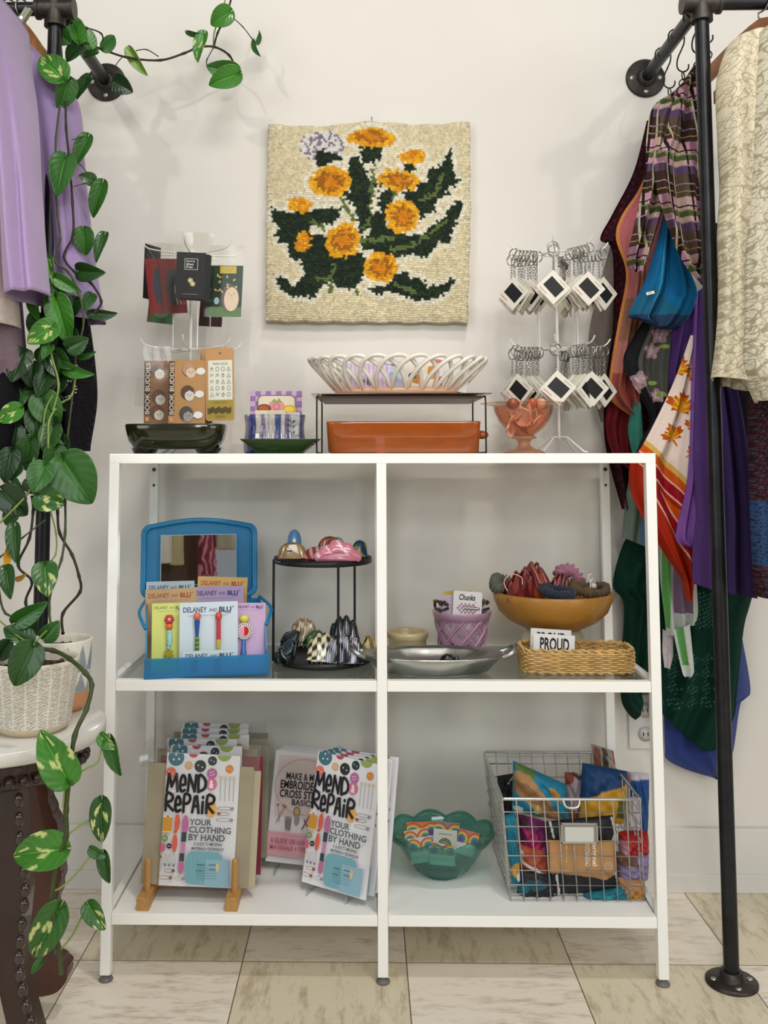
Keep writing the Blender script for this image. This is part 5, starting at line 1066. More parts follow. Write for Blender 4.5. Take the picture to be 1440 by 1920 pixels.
# ================================================================ MIDDLE SHELF
BLU = glass('#5cbbe4', .74, .25, 1.4); BLU2 = M('#0f7fb4', .35, noise=.08, nscale=150, alpha=.92, coat=.2, name='blue_plastic')
RZ = .22; fx_ = at(390, 1262, -.356); cs = thing('plastic_case', 'open translucent blue plastic case with a mirror in its lid, full of earring cards', 'case', (fx_.x-.1*math.sin(RZ), -.356+.1*math.cos(RZ), ZM), (0, 0, RZ))
def incase(px, yl):
    xl = 0.
    for _ in range(12):
        P = cs.location+Vector((xl*math.cos(RZ)-yl*math.sin(RZ), xl*math.sin(RZ)+yl*math.cos(RZ), 0)); d = P-CAM; q = CX+FPX*d.dot(rt)/d.dot(fw); xl += (px-q)*mpp(P.y)
    return P
def putc(card, px, yl, rot, label):
    P = incase(px, yl); o = card.build('earring_card', None, loc=(P.x, P.y, ZM+.006), rot=(rot[0], rot[1], RZ+rot[2])); return tag(o, label, 'card', 'earring cards in the blue case')
W_ = .226; d0, d1 = -.10, .075   # front / back in local y
b = MB(); b.box((0, (d0+d1)/2, .0035), (W_, d1-d0, .005), BLU2); b.build('case_floor', cs, bevel=.002)
b = MB(); b.box((0, d0+.002, .019), (W_+.004, .004, .037), BLU); b.build('front_wall', cs, bevel=.0015)
for s in (-1, 1):
    b = MB(); b.prism([(d0+.004, .002), (d1, .002), (d1, .118), (d0+.075, .106), (d0+.055, .085), (d0+.035, .04), (d0+.004, .037)], (s*(W_/2-.0015), 0, 0), (0, 1, 0), (0, 0, 1), .003, BLU2); b.build('side_wall', cs)
    b = MB(); b.tube(smooth([(s*W_/2, d1, .119), (s*(W_/2+.012), d0+.09, .112), (s*(W_/2+.01), d0+.07, .1), (s*W_/2, d0+.052, .082)], 3), .0032, BLU2, 8); b.build('rim_flange', cs)
b = MB(); b.box((0, d1, .058), (W_, .003, .115), BLU2); b.build('back_wall', cs)
def rr_poly(w_, h_, r, top=0, n=6):
    p = []
    for cx, cz, a in ((w_/2-r, r, -pi/2), (w_/2-r, h_-r, 0), (-w_/2+r, h_-r, pi/2), (-w_/2+r, r, pi)):
        p += [(cx+r*math.cos(a+pi/2*i/n), cz+r*math.sin(a+pi/2*i/n)) for i in range(n+1)]
    if top:
        m_ = 10; q = [(w_/2-r-(w_-2*r)*i/m_, h_+top*math.sin(pi*i/m_)) for i in range(1, m_)]; p = p[:2*(n+1)]+q+p[2*(n+1):]
    return p
lid = bpy.data.objects.new('lid', None); b = MB(); lw, lh = .228, .142
b.prism(rr_poly(lw, lh, .016, .012), (0, .006, 0), (1, 0, 0), (0, 0, 1), .003, BLU)
for k, (sc__, yy) in enumerate(((1, -.006), (.965, -.006), (1, .002))):
    pl = rr_poly(lw*sc__, lh*sc__, .016, .012); b.tube([(x, yy, z+(lh*(1-sc__)/2)) for x, z in pl], .0034, BLU2, 8, closed=True)
P_ = rr_poly(lw, lh, .016, .012); b.grid([[(x, -.006, z) for x, z in P_], [(x, .006, z) for x, z in P_]], BLU2, closeu=True)
lo = b.build('lid', cs, loc=(-.008, d1+.006, .122), rot=(-.12, 0, 0)); bpy.data.objects.remove(lid)
b = MB(); b.box((0, -.004, .073), (.150, .002, .098), M('#e8ecee', .015, 1, name='mirror_silver')); b.box((0, -.0035, .073), (.153, .002, .101), M('#8fb0bc', .3)); b.build('mirror', lo, loc=(-.002, 0, 0))
for s in (-1, 1): b = MB(); b.cyl((s*.085-.012, d1+.003, .119), (s*.085+.012, d1+.003, .119), .004, BLU2, 12); b.build('hinge', cs)
BRD = [('#d2d777', '#6f8a52'), ('#c9d6dd', '#34406a'), ('#c9aacb', '#55357c'), ('#c3a071', '#a34a26'), ('#a995b8', '#3d2f6e'), ('#c9a25f', '#a5431f'), ('#a9b9c2', '#34465e')]
def brand(c, col, x0=6, w_=88, y=8, h_=9):
    c.text('DELANEY', x0, y, w_*.46, h_, col, .02); c.text('AND', x0+w_*.50, y+h_*.3, w_*.16, h_*.6, col, .012); c.text('BLU', x0+w_*.70, y+.5, w_*.24, h_*1.05, col, .045)
    c.rect(x0+w_*.82, y+h_*1.2, w_*.12, 1, col); c.ring(x0+w_*.975, y+1, 1.3, 1.3, .6, col, 8)
    c.text('handmade for cool humans', x0+8, y+h_+4, w_*.78, 2.6, '#8c93a0')
def ecard(i, w_, h_): c = Card(w_, h_, .0012, BRD[i][0], 100, 100*h_/w_); brand(c, BRD[i][1]); return c
cz = ZM+.006
putc(ecard(6, .095, .15), 318, .050, (-.14, 0, 0), 'pale blue grey earring card, rearmost at the left in the blue case')
putc(ecard(5, .10, .156), 411, .050, (-.14, .05, 0), 'ochre earring card, rearmost at the right in the blue case')
putc(ecard(3, .10, .138), 322, .030, (-.15, -.02, 0), 'tan earring card with red brown lettering behind the yellow one')
putc(ecard(4, .10, .140), 410, .030, (-.15, .0, 0), 'mauve earring card with dark purple lettering behind the white one')
def on(c, o, fn):
    pass
def earring(parent, x, zt, beads, nm='earring'):
    """beads hanging on the card face: list of (kind, length, r, colour)"""
    b = MB(); z = zt; y = -.006
    for kind, L_, r, col in beads:
        m_ = M(col, .25, coat=.5)
        if kind == 'ball': b.ball((x, y, z-L_/2), L_/2, m_, sx=r/(L_/2), sy=.6, seg=14)
        elif kind == 'flower':
            for q in range(6): b.ball((x+r*.6*math.cos(q*pi/3), y, z-L_/2+r*.6*math.sin(q*pi/3)), r*.5, m_, sy=.6, seg=10)
            b.ball((x, y-.002, z-L_/2), r*.4, M('#e8b0a0', .3), seg=8)
        elif kind == 'star':
            p = []
            for q in range(14): rad = r if q % 2 == 0 else r*.5; p.append((rad*math.sin(q*pi/7), rad*math.cos(q*pi/7)))
            b.prism(p, (x, y, z-L_/2), (1, 0, 0), (0, 0, 1), .004, m_)
        elif kind == 'cone': b.tube([(x, y, z), (x, y, z-L_)], [r*.5, r], m_, 14)
        elif kind == 'icone': b.tube([(x, y, z), (x, y, z-L_)], [r, r*.5], m_, 14)
        elif kind == 'rod': b.tube([(x, y, z), (x, y, z-L_)], r, m_, 14)
        elif kind == 'dots':
            b.tube([(x, y, z), (x+.001, y, z-L_*.5), (x, y, z-L_)], [r*.8, r, r*.7], m_, 14); q_ = random.Random(3)
            for _ in range(16): b.ball((x+q_.uniform(-.6, .6)*r, y-r*.72, z-q_.uniform(.08, .92)*L_), .0009, M('#14201e', .5), seg=6)
        elif kind == 'stripe':
            n_ = 9
            for q in range(n_): b.tube([(x, y, z-L_*q/n_), (x, y, z-L_*(q+1)/n_)], r, M(('#7a9a3a', '#3f6a2c')[q % 2], .3), 14)
        elif kind == 'wheel':
            b.prism([(r*math.cos(q*pi/14), r*math.sin(q*pi/14)) for q in range(28)], (x, y, z-L_/2), (1, 0, 0), (0, 0, 1), .003, M('#e9e4dc', .3))
            for q in range(20): a = q*pi/10; b.box((x+r*.82*math.cos(a), y-.0017, z-L_/2+r*.82*math.sin(a)), (r*.3, .0006, .0013), M('#14141a', .4), rot=Matrix.Rotation(-a, 3, 'Y'))
            for s, c_ in ((-1, '#e39ab0'), (1, '#c4161c')):
                b.prism([(s*r*.58*math.sin(q*pi/10), r*.58*math.cos(q*pi/10)) for q in range(11)], (x, y-.002, z-L_/2), (1, 0, 0), (0, 0, 1), .001, M(c_, .3))
        z -= L_
    b.build(nm, parent)
o = putc(ecard(0, .064, .122), 316, -.050, (-.10, 0, 0), 'yellow earring card with a red flower and dotted bead earring')
earring(o, .0, .100, [('flower', .015, .0085, '#b31f2c'), ('ball', .012, .007, '#d9601c'), ('dots', .034, .0055, '#9fd3cf'), ('star', .018, .0105, '#a8962a')])
o = putc(ecard(2, .058, .118), 467, -.050, (-.10, .03, 0), 'pink earring card with a striped wheel and blue drop earring')
earring(o, -.012, .096, [('ball', .015, .0095, '#d3c93c'), ('wheel', .030, .0155, '#ffffff'), ('cone', .029, .006, '#2a66ad')])
o = putc(ecard(1, .109, .124), 391, -.064, (-.10, 0, 0), 'large white earring card with two long beaded earrings, foremost full height card')
for x, bd in ((-.022, [('ball', .015, .007, '#d2655a'), ('icone', .030, .0055, '#1f4f9e'), ('stripe', .036, .004, '#6f9438'), ('cone', .011, .0055, '#c4475c')]), (.018, [('ball', .017, .0065, '#c7452f'), ('rod', .034, .0045, '#c23a44'), ('icone', .028, .005, '#cdb04a'), ('cone', .012, .0055, '#8a1f2e')])): earring(o, x, .106, bd)
c = Card(.10, .040, .0012, '#c4d6d9', 100, 40); brand(c, '#2c3a52', y=5, h_=8); o = putc(c, 393, -.088, (-.06, 0, 0), 'short pale blue card lowest in front, behind the clear blue lip')
for x in (-.027, .014): earring(o, x, .026, [('ball', .008, .008, '#a89b4a'), ('ball', .015, .007, '#7a3fa0')])
# what stands in the shop behind the photographer, seen in the lid mirror
bpy.context.view_layer.update()
mw = lo.matrix_world; mc = mw @ Vector((0, -.005, .073)); mn_ = (mw.to_3x3() @ Vector((0, -1, 0))).normalized()
dr = (mc-CAM).normalized(); dr = dr-2*dr.dot(mn_)*mn_; GX = mc+dr*((-3.6-mc.y)/dr.y)
def shop_garment(name, dx, z0, z1, r, mat, lab, cat):
    b = MB(); b.lathe([(.01, z1), (r*.7, z1-.01), (r, z1-.05), (r*1.05, (z0+z1)/2), (r*1.2, z0), (r*1.1, z0), (r*.9, (z0+z1)/2), (.01, z1-.03)], (0, 0, 0), mat, 60, sy=.6, fn=lambda a, rr_, z: 1+.10*math.sin(6*a+z*5)+.05*math.sin(13*a-z*9))
    o = b.build(name, loc=(GX.x+dx, -3.6, 0)); return tag(o, lab, cat)
zc = GX.z
pm = M('#8c2b45', .6, name='pink_print'); nt = pm.node_tree; wv = nt.nodes.new('ShaderNodeTexWave'); wv.inputs['Scale'].default_value = 9; wv.inputs['Distortion'].default_value = 9; rp = nt.nodes.new('ShaderNodeValToRGB')
rp.color_ramp.elements[0].color = (*lin('#7a1f3a'), 1); rp.color_ramp.elements[1].color = (*lin('#c98a9c'), 1); rp.color_ramp.elements[0].position = .55; tcn = nt.nodes.new('ShaderNodeTexCoord'); nt.links.new(tcn.outputs['Object'], wv.inputs[0]); nt.links.new(wv.outputs[0], rp.inputs[0]); nt.links.new(rp.outputs[0], nt.nodes['Principled BSDF'].inputs['Base Color'])
shop_garment('pink_dress', .045, zc-.09, zc+.5, .042, pm, 'raspberry pink patterned dress hanging in the shop, seen in the case mirror', 'dress')
shop_garment('white_shirt', -.20, zc-.02, zc+.5, .035, M('#d9d6cf', .8), 'white shirt hanging in the shop, at the left in the case mirror', 'shirt')
shop_garment('cream_blouse', -.13, zc-.03, zc+.5, .030, M('#b9ab84', .8), 'cream blouse hanging in the shop, beside the white shirt in the mirror', 'blouse')
shop_garment('grey_shirt', .15, zc+.06, zc+.5, .055, M('#a9a290', .8), 'crumpled grey beige shirt in the shop, at the right in the mirror', 'shirt')
wb = thing('wooden_cabinet', 'dark brown wooden cabinet in the shop behind the garments, seen in the case mirror', 'cabinet', (GX.x-.32, -3.95, 0)); b = MB(); b.box((0, 0, .95), (.72, .4, 1.9), M('#3b2819', .4, noise=.3, nscale=14, stretch=(4, 1, .4))); b.build('body', wb, bevel=.004)
for s_ in (-1, 1): b = MB(); b.box((s_*.18, .205, .95), (.34, .02, 1.8), M('#463020', .4, noise=.3, nscale=14, stretch=(4, 1, .4))); dd = b.build('door', wb, bevel=.004); b = MB(); b.ball((s_*.04, .225, .95), .012, CHR); b.build('knob', dd)
b = MB(); b.cyl((GX.x-.8, -3.6, zc+.52), (GX.x+.8, -3.6, zc+.52), .012, IRON, 12)
for e in (-.8, .8): b.cyl((GX.x+e, -3.6, 0), (GX.x+e, -3.6, zc+.52), .012, IRON, 12)
tag(b.build('garment_rail'), 'black garment rail in the shop, seen in the case mirror', 'clothes rail')
# ---- black two tier stand
BK = M('#121213', .45, name='black_metal'); tc = at(605, 1224, -.205); rT = .098; zt_ = at(605, 1062, -.205-.098).z-ZM
ts = thing('tiered_stand', 'round black metal two tier stand holding hair clips', 'stand', (tc.x, -.205, ZM))
for z, nm in ((0, 'lower_tray'), (zt_-.004, 'upper_tray')):
    b = MB(); b.lathe([(.001, z+.001), (rT-.002, z+.001), (rT, z+.002), (rT, z+.012), (rT-.002, z+.012), (rT-.003, z+.004), (.001, z+.004)], (0, 0, 0), BK, 72); b.build(nm, ts)
for q in (188, -70, 50): a = math.radians(q); b = MB(); b.cyl((rT*math.cos(a), rT*math.sin(a), .002), (rT*math.cos(a), rT*math.sin(a), zt_+.004), .0026, BK, 10); b.build('leg', ts)
CLIPM = M(None, .18, attr='Col', coat=.6, name='acetate')
def claw(name, w_, h_, d_, colf, lab, loc, rot, scal=0, teeth=7, tcol=None, seed=0):
    """claw hair clip: two curved jaws with prongs meeting at the top hinge"""
    r = thing(name, lab, 'hair clip', loc, rot)
    for s in (-1, 1):
        b = MB(); nu, nv = 40, 12; P = []; col = []
        for j in range(nv):
            v = j/(nv-1)
            row = []
            for i in range(nu):
                u = 2*i/(nu-1)-1; out = (1+scal*math.sin(u*9+1)*v*.0)*(1-.35*(v**3)); prof = math.sqrt(max(0, 1-(u*.98)**2))**.6
                hh = h_*v*(prof*(1+scal*abs(math.sin(u*5.5+.6)))) if True else 0
                ang = v*1.35; y = s*d_*math.cos(ang)*(.55+.45*prof); z = hh*1.0*math.sin(ang)/math.sin(1.35)
                row.append((w_/2*u*(1-.1*v), y, z)); col.append(colf(u, v, s))
            P.append(row)
        b.grid(P, CLIPM); b.col = np.array(col); jw = b.build('jaw', r, solid=.0028)
        t_ = MB(); tm = M(tcol or '#3a2a1c', .25, coat=.5)
        for k in range(teeth):
            u = -0.85+1.7*k/(teeth-1); t_.tube([(w_/2*u, s*d_*.92, .002), (w_/2*u*.97, s*d_*.80, -.006), (w_/2*u*.94, s*d_*.45, -.0085)], [.0018, .0015, .0008], tm, 6)
        t_.build('prongs', jw)
    b = MB(); b.cyl((-.008, 0, h_*.62), (.008, 0, h_*.62), .0022, CHR, 8); b.build('spring', r)
    return r
def solid(c_, v2=None, f=0):
    base = np.array(lin(c_)); b2 = np.array(lin(v2)) if v2 else base
    return lambda u, v, s: base*(1-(math.sin(u*f+v*6) > .2)*.999)+b2*(math.sin(u*f+v*6) > .2)*.999 if v2 else base
def checker(c1, c2, nu_=6, nv_=4):
    a_, b_ = np.array(lin(c1)), np.array(lin(c2)); return lambda u, v, s: a_ if (int((u+1)*nu_/2*1.0)+int(v*nv_)) % 2 else b_
zu, zb_ = ZM+zt_+.010, ZM+.014
def ux(px, Y): return at(px, 1040, Y).x
claw('claw_clip', .056, .030, .016, solid('#7a5f3a', '#8a7046', 5), 'olive brown claw clip with a white tag at the left of the upper tray', (ux(548, -.25), -.25, zu), (0, .0, .15), tcol='#3c2a18', teeth=9)
claw('claw_clip', .028, .038, .012, solid('#4f83ad'), 'blue claw clip sticking up behind the olive brown one', (ux(552, -.19), -.19, zu+.012), (0, 0, .1), teeth=4, tcol='#3f6f96')
claw('claw_clip', .050, .034, .014, solid('#6e2f14', '#a5531f', 7), 'tortoise amber claw clip with tall prongs in the middle of the upper tray', (ux(618, -.20), -.20, zu+.004), (.2, 0, .2), tcol='#6a2c16', teeth=6)
claw('claw_clip', .046, .022, .013, solid('#7a2f26', '#b88a8a', 9), 'dark red marbled claw clip in front of the amber one', (ux(592, -.26), -.26, zu), (0, 0, -.35), tcol='#6a2c26')
claw('claw_clip', .032, .030, .012, solid('#1a3a54', '#7f8a3a', 3), 'navy and olive claw clip at the right of the upper tray', (ux(672, -.20), -.20, zu), (.1, .15, .5), tcol='#14283c', teeth=4)
claw('claw_clip', .034, .032, .012, solid('#7d9a78'), 'sage green claw clip behind the pink cloud clip', (ux(632, -.15), -.15, zu), (.1, 0, .2), tcol='#6d8a68', teeth=4)
b = MB(); t = [( -.043, 0), (-.046, .010), (-.036, .018), (-.030, .026), (-.018, .029), (-.010, .037), (.004, .038), (.014, .033), (.026, .030), (.032, .020), (.043, .014), (.045, .004), (.041, 0)]
P = []
for q in np.linspace(0, 1, 9): P.append([(p.x*(.86+.14*math.cos(q*1.35)), -.014*math.sin(q*1.5), max(0, p.y*(.25+.75*math.cos(q*1.35)))) for p in smooth([(a, c_, 0) for a, c_ in t], 3)])
b.grid(P, CLIPM); b.add([p for p in P[-1]], [tuple(range(len(P[-1])))], CLIPM)
b.col = np.array([lin('#e8c9d0') if abs(math.sin(v[0]*110+v[2]*90)) < .25 else lin('#c97a8c') for v in b.v])
r = thing('claw_clip', 'glossy pink marbled cloud shaped claw clip at the front of the upper tray', 'hair clip', (ux(633, -.285), -.272, zu-.002), (0, 0, .05)); b.build('jaw', r, solid=.003)
t_ = MB()
for k in range(7): t_.tube([(-.036+.012*k, .002, .004), (-.036+.012*k, .014, .002)], [.002, .001], M('#c97a8c', .2), 6)
t_.build('prongs', r)
g = Card(.011, .005, .0006, '#d9d6cc'); g.text('clip', 2, 1, 7, 3, '#555550'); tag(g.build('price_tag', loc=(ux(545, -.25), -.268, zu+.017), rot=(-.5, 0, .1)), 'tiny white tag on the olive brown claw clip', 'tag')
claw('claw_clip', .066, .046, .020, checker('#d9cfa8', '#131315', 7, 5), 'black and cream checkered claw clip in the middle of the lower tray', (ux(607, -.27), -.265, zb_), (0, 0, .05), tcol='#131315', scal=.1)
STR = (np.array(lin('#15151c')), np.array(lin('#cfcad6')), np.array(lin('#2c2350')))
claw('claw_clip', .078, .044, .020, lambda u, v, s: STR[1] if (u*9+.3*math.sin(v*4)) % 1 < .25 else (STR[2] if (u*9) % 3 < .9 else STR[0]), 'black claw clip with wavy white stripes at the front of the lower tray', (ux(645, -.285), -.272, zb_), (.1, .0, -.1), tcol='#15151c', scal=.15)
claw('claw_clip', .054, .040, .018, checker('#c7b592', '#8a6a48', 6, 4), 'beige and brown checkered claw clip at the rear of the lower tray', (ux(570, -.18), -.18, zb_+.020), (.1, 0, .1), tcol='#8a7450', scal=.15)
claw('claw_clip', .044, .028, .016, solid('#3f6130'), 'leaf green claw clip between the two checkered clips', (ux(590, -.225), -.225, zb_+.016), (.1, .2, .4), tcol='#2f4d24', scal=.2)
claw('claw_clip', .060, .040, .018, solid('#111214', '#24252a', 14), 'black scalloped claw clip behind the striped one', (ux(645, -.19), -.19, zb_+.020), (0, 0, -.1), tcol='#111214', scal=.3)
claw('claw_clip', .036, .032, .014, solid('#8a6f2c', '#c9b98a', 6), 'clear golden claw clip at the right edge of the lower tray', (ux(686, -.22), -.235, zb_+.004), (.2, 0, .9), tcol='#b0a070', scal=.2)
rr = random.Random(8)
for k in range(5):
    claw('claw_clip', .034, .024, .012, solid('#1c2427', '#4b5559', 12+k), ('small dark smoky claw clip heaped at the left of the lower tray'), (ux(rr.uniform(530, 566), -.24), rr.uniform(-.27, -.19), zb_+.002+.013*(k % 3)), (rr.uniform(-.8, .8), rr.uniform(-.5, .5), rr.uniform(-1.5, 1.5)), tcol='#2a3236', teeth=5)['group'] = 'smoky claw clips in a heap'
# ---- crock
cp_ = at(764, 1205, -.12); t = thing('stoneware_crock', 'small cream stoneware crock behind the aluminium tray', 'crock', (cp_.x, -.12, ZM)); CRK = M('#b8a67f', .3, noise=.06, nscale=40, coat=.4)
b = MB(); b.lathe([(.001, 0), (.036, 0), (.038, .003), (.0395, .028), (.0425, .030), (.0435, .038), (.0425, .043), (.0395, .044), (.037, .040), (.035, .006), (.001, .005)], (0, 0, 0), CRK, 48); b.build('crock_body', t)
# ---- aluminium tray and the little turtle
ALU = M('#b4b4b0', .3, 1, noise=.12, nscale=30, bump=.25, bscale=60, name='cast_aluminium'); ac = at(812, 1240, -.305)
t = thing('oval_tray', 'oval cast aluminium tray with loop handles on the glass shelf', 'tray', (ac.x, -.305, ZM))
b = MB(); b.lathe([(.001, .003), (.096, .003), (.104, .005), (.124, .026), (.134, .033), (.1345, .036), (.131, .036), (.121, .029), (.098, .0095), (.001, .008)], (0, 0, 0), ALU, 80, sy=.54, fn=lambda a, r, z: 1+.006*math.sin(16*a)); b.lathe([(.09, 0), (.094, .003), (.09, .004)], (0, 0, 0), ALU, 60, sy=.54); b.build('tray_body', t)
for s in (-1, 1): b = MB(); b.tube(smooth([(s*.128, -.022, .032), (s*.142, -.024, .038), (s*.153, -.014, .046), (s*.155, 0, .048), (s*.153, .014, .046), (s*.142, .024, .038), (s*.128, .022, .032)], 3), .0048, ALU, 10); b.build('handle', t)
t = thing('toy_turtle', 'small black turtle figurine sitting in the aluminium tray', 'figurine', (ac.x+.030, -.272, ZM+.011)); TB = M('#0e0f12', .25, coat=.5)
b = MB(); b.lathe([(.001, .003), (.013, .003), (.014, .006), (.011, .012), (.006, .015), (.001, .016)], (0, 0, 0), TB, 20, sy=.8, fn=lambda a, r, z: 1+.06*math.sin(6*a)); b.build('shell', t); b = MB(); b.ball((.0165, -.002, .007), .0042, TB, sx=1.3); b.build('head', t)
for sx_ in (-1, 1):
    for sy_ in (-1, 1): b = MB(); b.ball((sx_*.010, sy_*.009, .002), .0034, TB, sx=1.4, sz=.7); b.build('leg', t)
# ---- pink lattice pot
pk = at(866, 1210, -.165); PK = M('#a67f96', .3, noise=.08, nscale=40, coat=.5, name='pink_glaze'); t = thing('lattice_pot', 'dusty pink openwork ceramic pot with woven lattice sides', 'pot', (pk.x, -.165, ZM))
r0, r1, hh = .042, .0545, .092; b = MB(); b.lathe([(.001, 0), (r0, 0), (r0+.001, .004), (r0+.0005, .012), (r0-.003, .012), (r0-.004, .004), (.001, .004)], (0, 0, 0), PK, 48); b.build('base', t)
rad = lambda z: r0+(r1-r0)*(z/hh)
b = MB()
for s in (-1, 1):
    for k in range(9):
        for dth, rr__ in ((0, .0026), (.09, .0011), (.17, .0011), (-.09, .0011), (-.17, .0011), (.26, .0011), (-.26, .0011)):
            if s == -1 and abs(dth) > .2: continue
            pts = []
            for i in range(9): z = .010+(hh-.022)*i/8; a = 2*pi*k/9+s*(i/8)*1.25+dth; q = rad(z)+(.0012 if rr__ > .002 else -.0004)*s; pts.append((q*math.cos(a), q*math.sin(a), z))
            b.tube(pts, rr__, PK, 6)
b.build('lattice', t)
b = MB(); b.lathe([(r1-.0015, hh-.016), (r1+.002, hh-.014), (r1+.0045, hh-.002), (r1+.004, hh), (r1, hh), (r1-.004, hh-.006), (r1-.004, hh-.015)], (0, 0, 0), PK, 90, fn=lambda a, r, z: 1+.028*abs(math.sin(7*a))*(z > hh-.01)); b.build('rim', t)
c = Card(.058, .105, .0012, '#d9d6d6', 60, 105, rad=.005); c.text('Chunks', 12, 6, 34, 12, '#141414', .03, shear=.2)
for i in range(13):
    for j in range(5):
        if (i+j) % 2 and ((i-6)/6.5)**2+((j-2)/2.6)**2 < 1: c.rect(4+i*4, 24+j*4, 4, 4, '#a8788c')
c.rect(22, 31, 32, 3, '#c9c6c4'); c.line([(22, 30), (54, 31), (56, 33), (54, 35), (24, 35)], 1, '#2a2624'); put(c, 'hair_clip_card', 873, 1205, -.175, (-.06, .06, -.05), z=ZM+.026, label='white card lettered Chunks standing in the pink lattice pot', cat='card')
put(Card(.06, .106, .0012, '#b9a631', 60, 105, rad=.005), 'hair_clip_card', 862, 1205, -.160, (-.05, -.02, .02), z=ZM+.024, label='yellow card behind the Chunks card in the pink pot', cat='card')
put(Card(.055, .100, .0012, '#b7a3b4', 60, 105, rad=.005), 'hair_clip_card', 857, 1205, -.167, (-.05, -.05, .05), z=ZM+.024, label='pale mauve card edge between the yellow and Chunks cards', cat='card')
for k, (px, lab) in enumerate(((904, 'dark brown beaded hair clip at the right in the pink pot'), (828, 'dark brown beaded hair clip at the left in the pink pot'))):
    b = MB(); q = random.Random(k)
    for _ in range(26): b.ball((q.uniform(-.014, .014), q.uniform(-.01, .01), q.uniform(-.008, .006)), q.uniform(.002, .004), M(q.choice(['#2a1f1c', '#3f2f2a', '#5a4a44']), .3), seg=7)
    b.tube([(-.014, 0, -.01), (0, -.006, -.013), (.014, 0, -.01)], .0025, M('#2a1f1c', .3), 6); tag(b.build('beaded_clip', loc=at(px, 1131, -.165)), lab, 'hair clip')
# ---- mustard footed bowl
mb = at(1037, 1190, -.165); MU = M('#a8752c', .42, noise=.10, nscale=60, coat=.15, bump=.1, bscale=300, name='mustard_glaze'); t = thing('footed_bowl', 'large mustard yellow ceramic bowl on a pale conical foot', 'bowl', (mb.x, -.165, ZM))
rb = 110*mpp(-.165); zr = at(1037, 1108, -.165).z-ZM
b = MB(); b.lathe([(.001, zr-.076), (rb*.28, zr-.076), (rb*.5, zr-.071), (rb*.74, zr-.057), (rb*.90, zr-.038), (rb*.975, zr-.016), (rb, zr-.001), (rb*.985, zr+.001), (rb*.965, zr-.002), (rb*.93, zr-.02), (rb*.82, zr-.045), (rb*.5, zr-.063), (.001, zr-.068)], (0, 0, 0), MU, 80); b.build('bowl_body', t)
b = MB(); b.lathe([(rb*.40, zr-.074), (rb*.46, zr-.078), (rb*.52, zr-.092), (rb*.56, .004), (rb*.55, .0), (rb*.50, 0), (rb*.48, .01), (rb*.44, zr-.09)], (0, 0, 0), M('#cdc3a4', .4, noise=.05, nscale=30, coat=.3), 64); b.build('foot', t)
zin = ZM+zr
def scrunchie(px, py, Y, R_, r_, col, lab, rot, wob=.3, n=16):
    b = MB(); m_ = M(col, .8, sheen=.2, noise=.15, nscale=100); sg = 72; P = []
    for i in range(sg):
        a = 2*pi*i/sg; q = 1+wob*math.sin(n*a)+.12*math.sin(5*a+1); c_ = Vector((R_*math.cos(a), R_*math.sin(a), .1*r_*math.sin(3*a)))
        P.append([c_+Vector((math.cos(a)*math.cos(t_)*r_*q, math.sin(a)*math.cos(t_)*r_*q, math.sin(t_)*r_*q)) for t_ in np.linspace(0, 2*pi, 14, endpoint=False)])
    P.append(P[0]); b.grid(P, m_, closeu=True); tag(b.build('scrunchie', loc=at(px, py, Y), rot=rot), lab, 'scrunchie')
RED = lambda a_, b_: solid(a_, b_, 6)
claw('claw_clip', .062, .040, .018, RED('#5c1a1c', '#7a2a26'), 'dark red round petal claw clip at the left of the mustard bowl', (at(972, 1100, -.21).x, -.21, zin-.008), (.3, 0, .3), tcol='#4a1416', scal=.5)
claw('claw_clip', .060, .046, .018, RED('#6a211d', '#8a3a24'), 'red brown petal claw clip in the middle of the mustard bowl', (at(1012, 1100, -.20).x, -.20, zin-.006), (.2, -.3, -.2), tcol='#4a1416', scal=.5)
claw('claw_clip', .040, .034, .014, RED('#5a0f16', '#73141c'), 'small deep red claw clip right of the middle in the mustard bowl', (at(1042, 1100, -.19).x, -.20, zin-.004), (.2, .2, .4), tcol='#4a1416', scal=.4)
claw('claw_clip', .048, .040, .016, RED('#6a2a20', '#7f2f22'), 'translucent maroon claw clip at the rear of the mustard bowl', (at(990, 1100, -.13).x, -.13, zin+.002), (.1, .3, .1), tcol='#4a1416', scal=.4)
scrunchie(1066, 1086, -.15, .020, .012, '#b0788c', 'dusty pink satin scrunchie standing at the rear right of the mustard bowl', (1.1, .2, .2))
scrunchie(1045, 1110, -.235, .026, .009, '#172233', 'navy velvet scrunchie lying at the front of the mustard bowl', (.15, .15, 0), .15)
scrunchie(945, 1098, -.18, .018, .010, '#57584a', 'grey green crinkled scrunchie at the left edge of the mustard bowl', (.5, .3, 0), .5, 22)
scrunchie(1092, 1104, -.19, .018, .009, '#5a4426', 'olive brown scrunchie at the right of the mustard bowl', (.3, .2, 0), .25)
scrunchie(1122, 1106, -.18, .016, .007, '#54432f', 'thin dark brown scrunchie at the far right edge of the mustard bowl', (.4, -.3, 0), .3)
b = MB(); b.tube(smooth([(-.018, -.006, -.01), (-.024, -.002, .008), (-.010, 0, .022), (.010, .002, .016), (.012, 0, .002)], 4), .0011, M('#d99a9a', .5), 6); tag(b.build('hair_elastic', loc=at(968, 1098, -.245)), 'thin pink elastic loop over the dark red petal clip', 'elastic')
b = MB(); b.tube(smooth([(0, 0, -.012), (.001, 0, .004), (-.004, 0, .014), (.003, 0, .02)], 4), .001, M('#e3e0da', .5), 6); b.tube(smooth([(.001, 0, .004), (.006, 0, .012)], 3), .001, M('#e3e0da', .5), 6); b.ball((.008, .002, -.004), .006, M('#c3bfba', .4)); tag(b.build('string_tie', loc=at(1106, 1095, -.20)), 'white string tie with a pale bead at the right of the mustard bowl', 'tie')
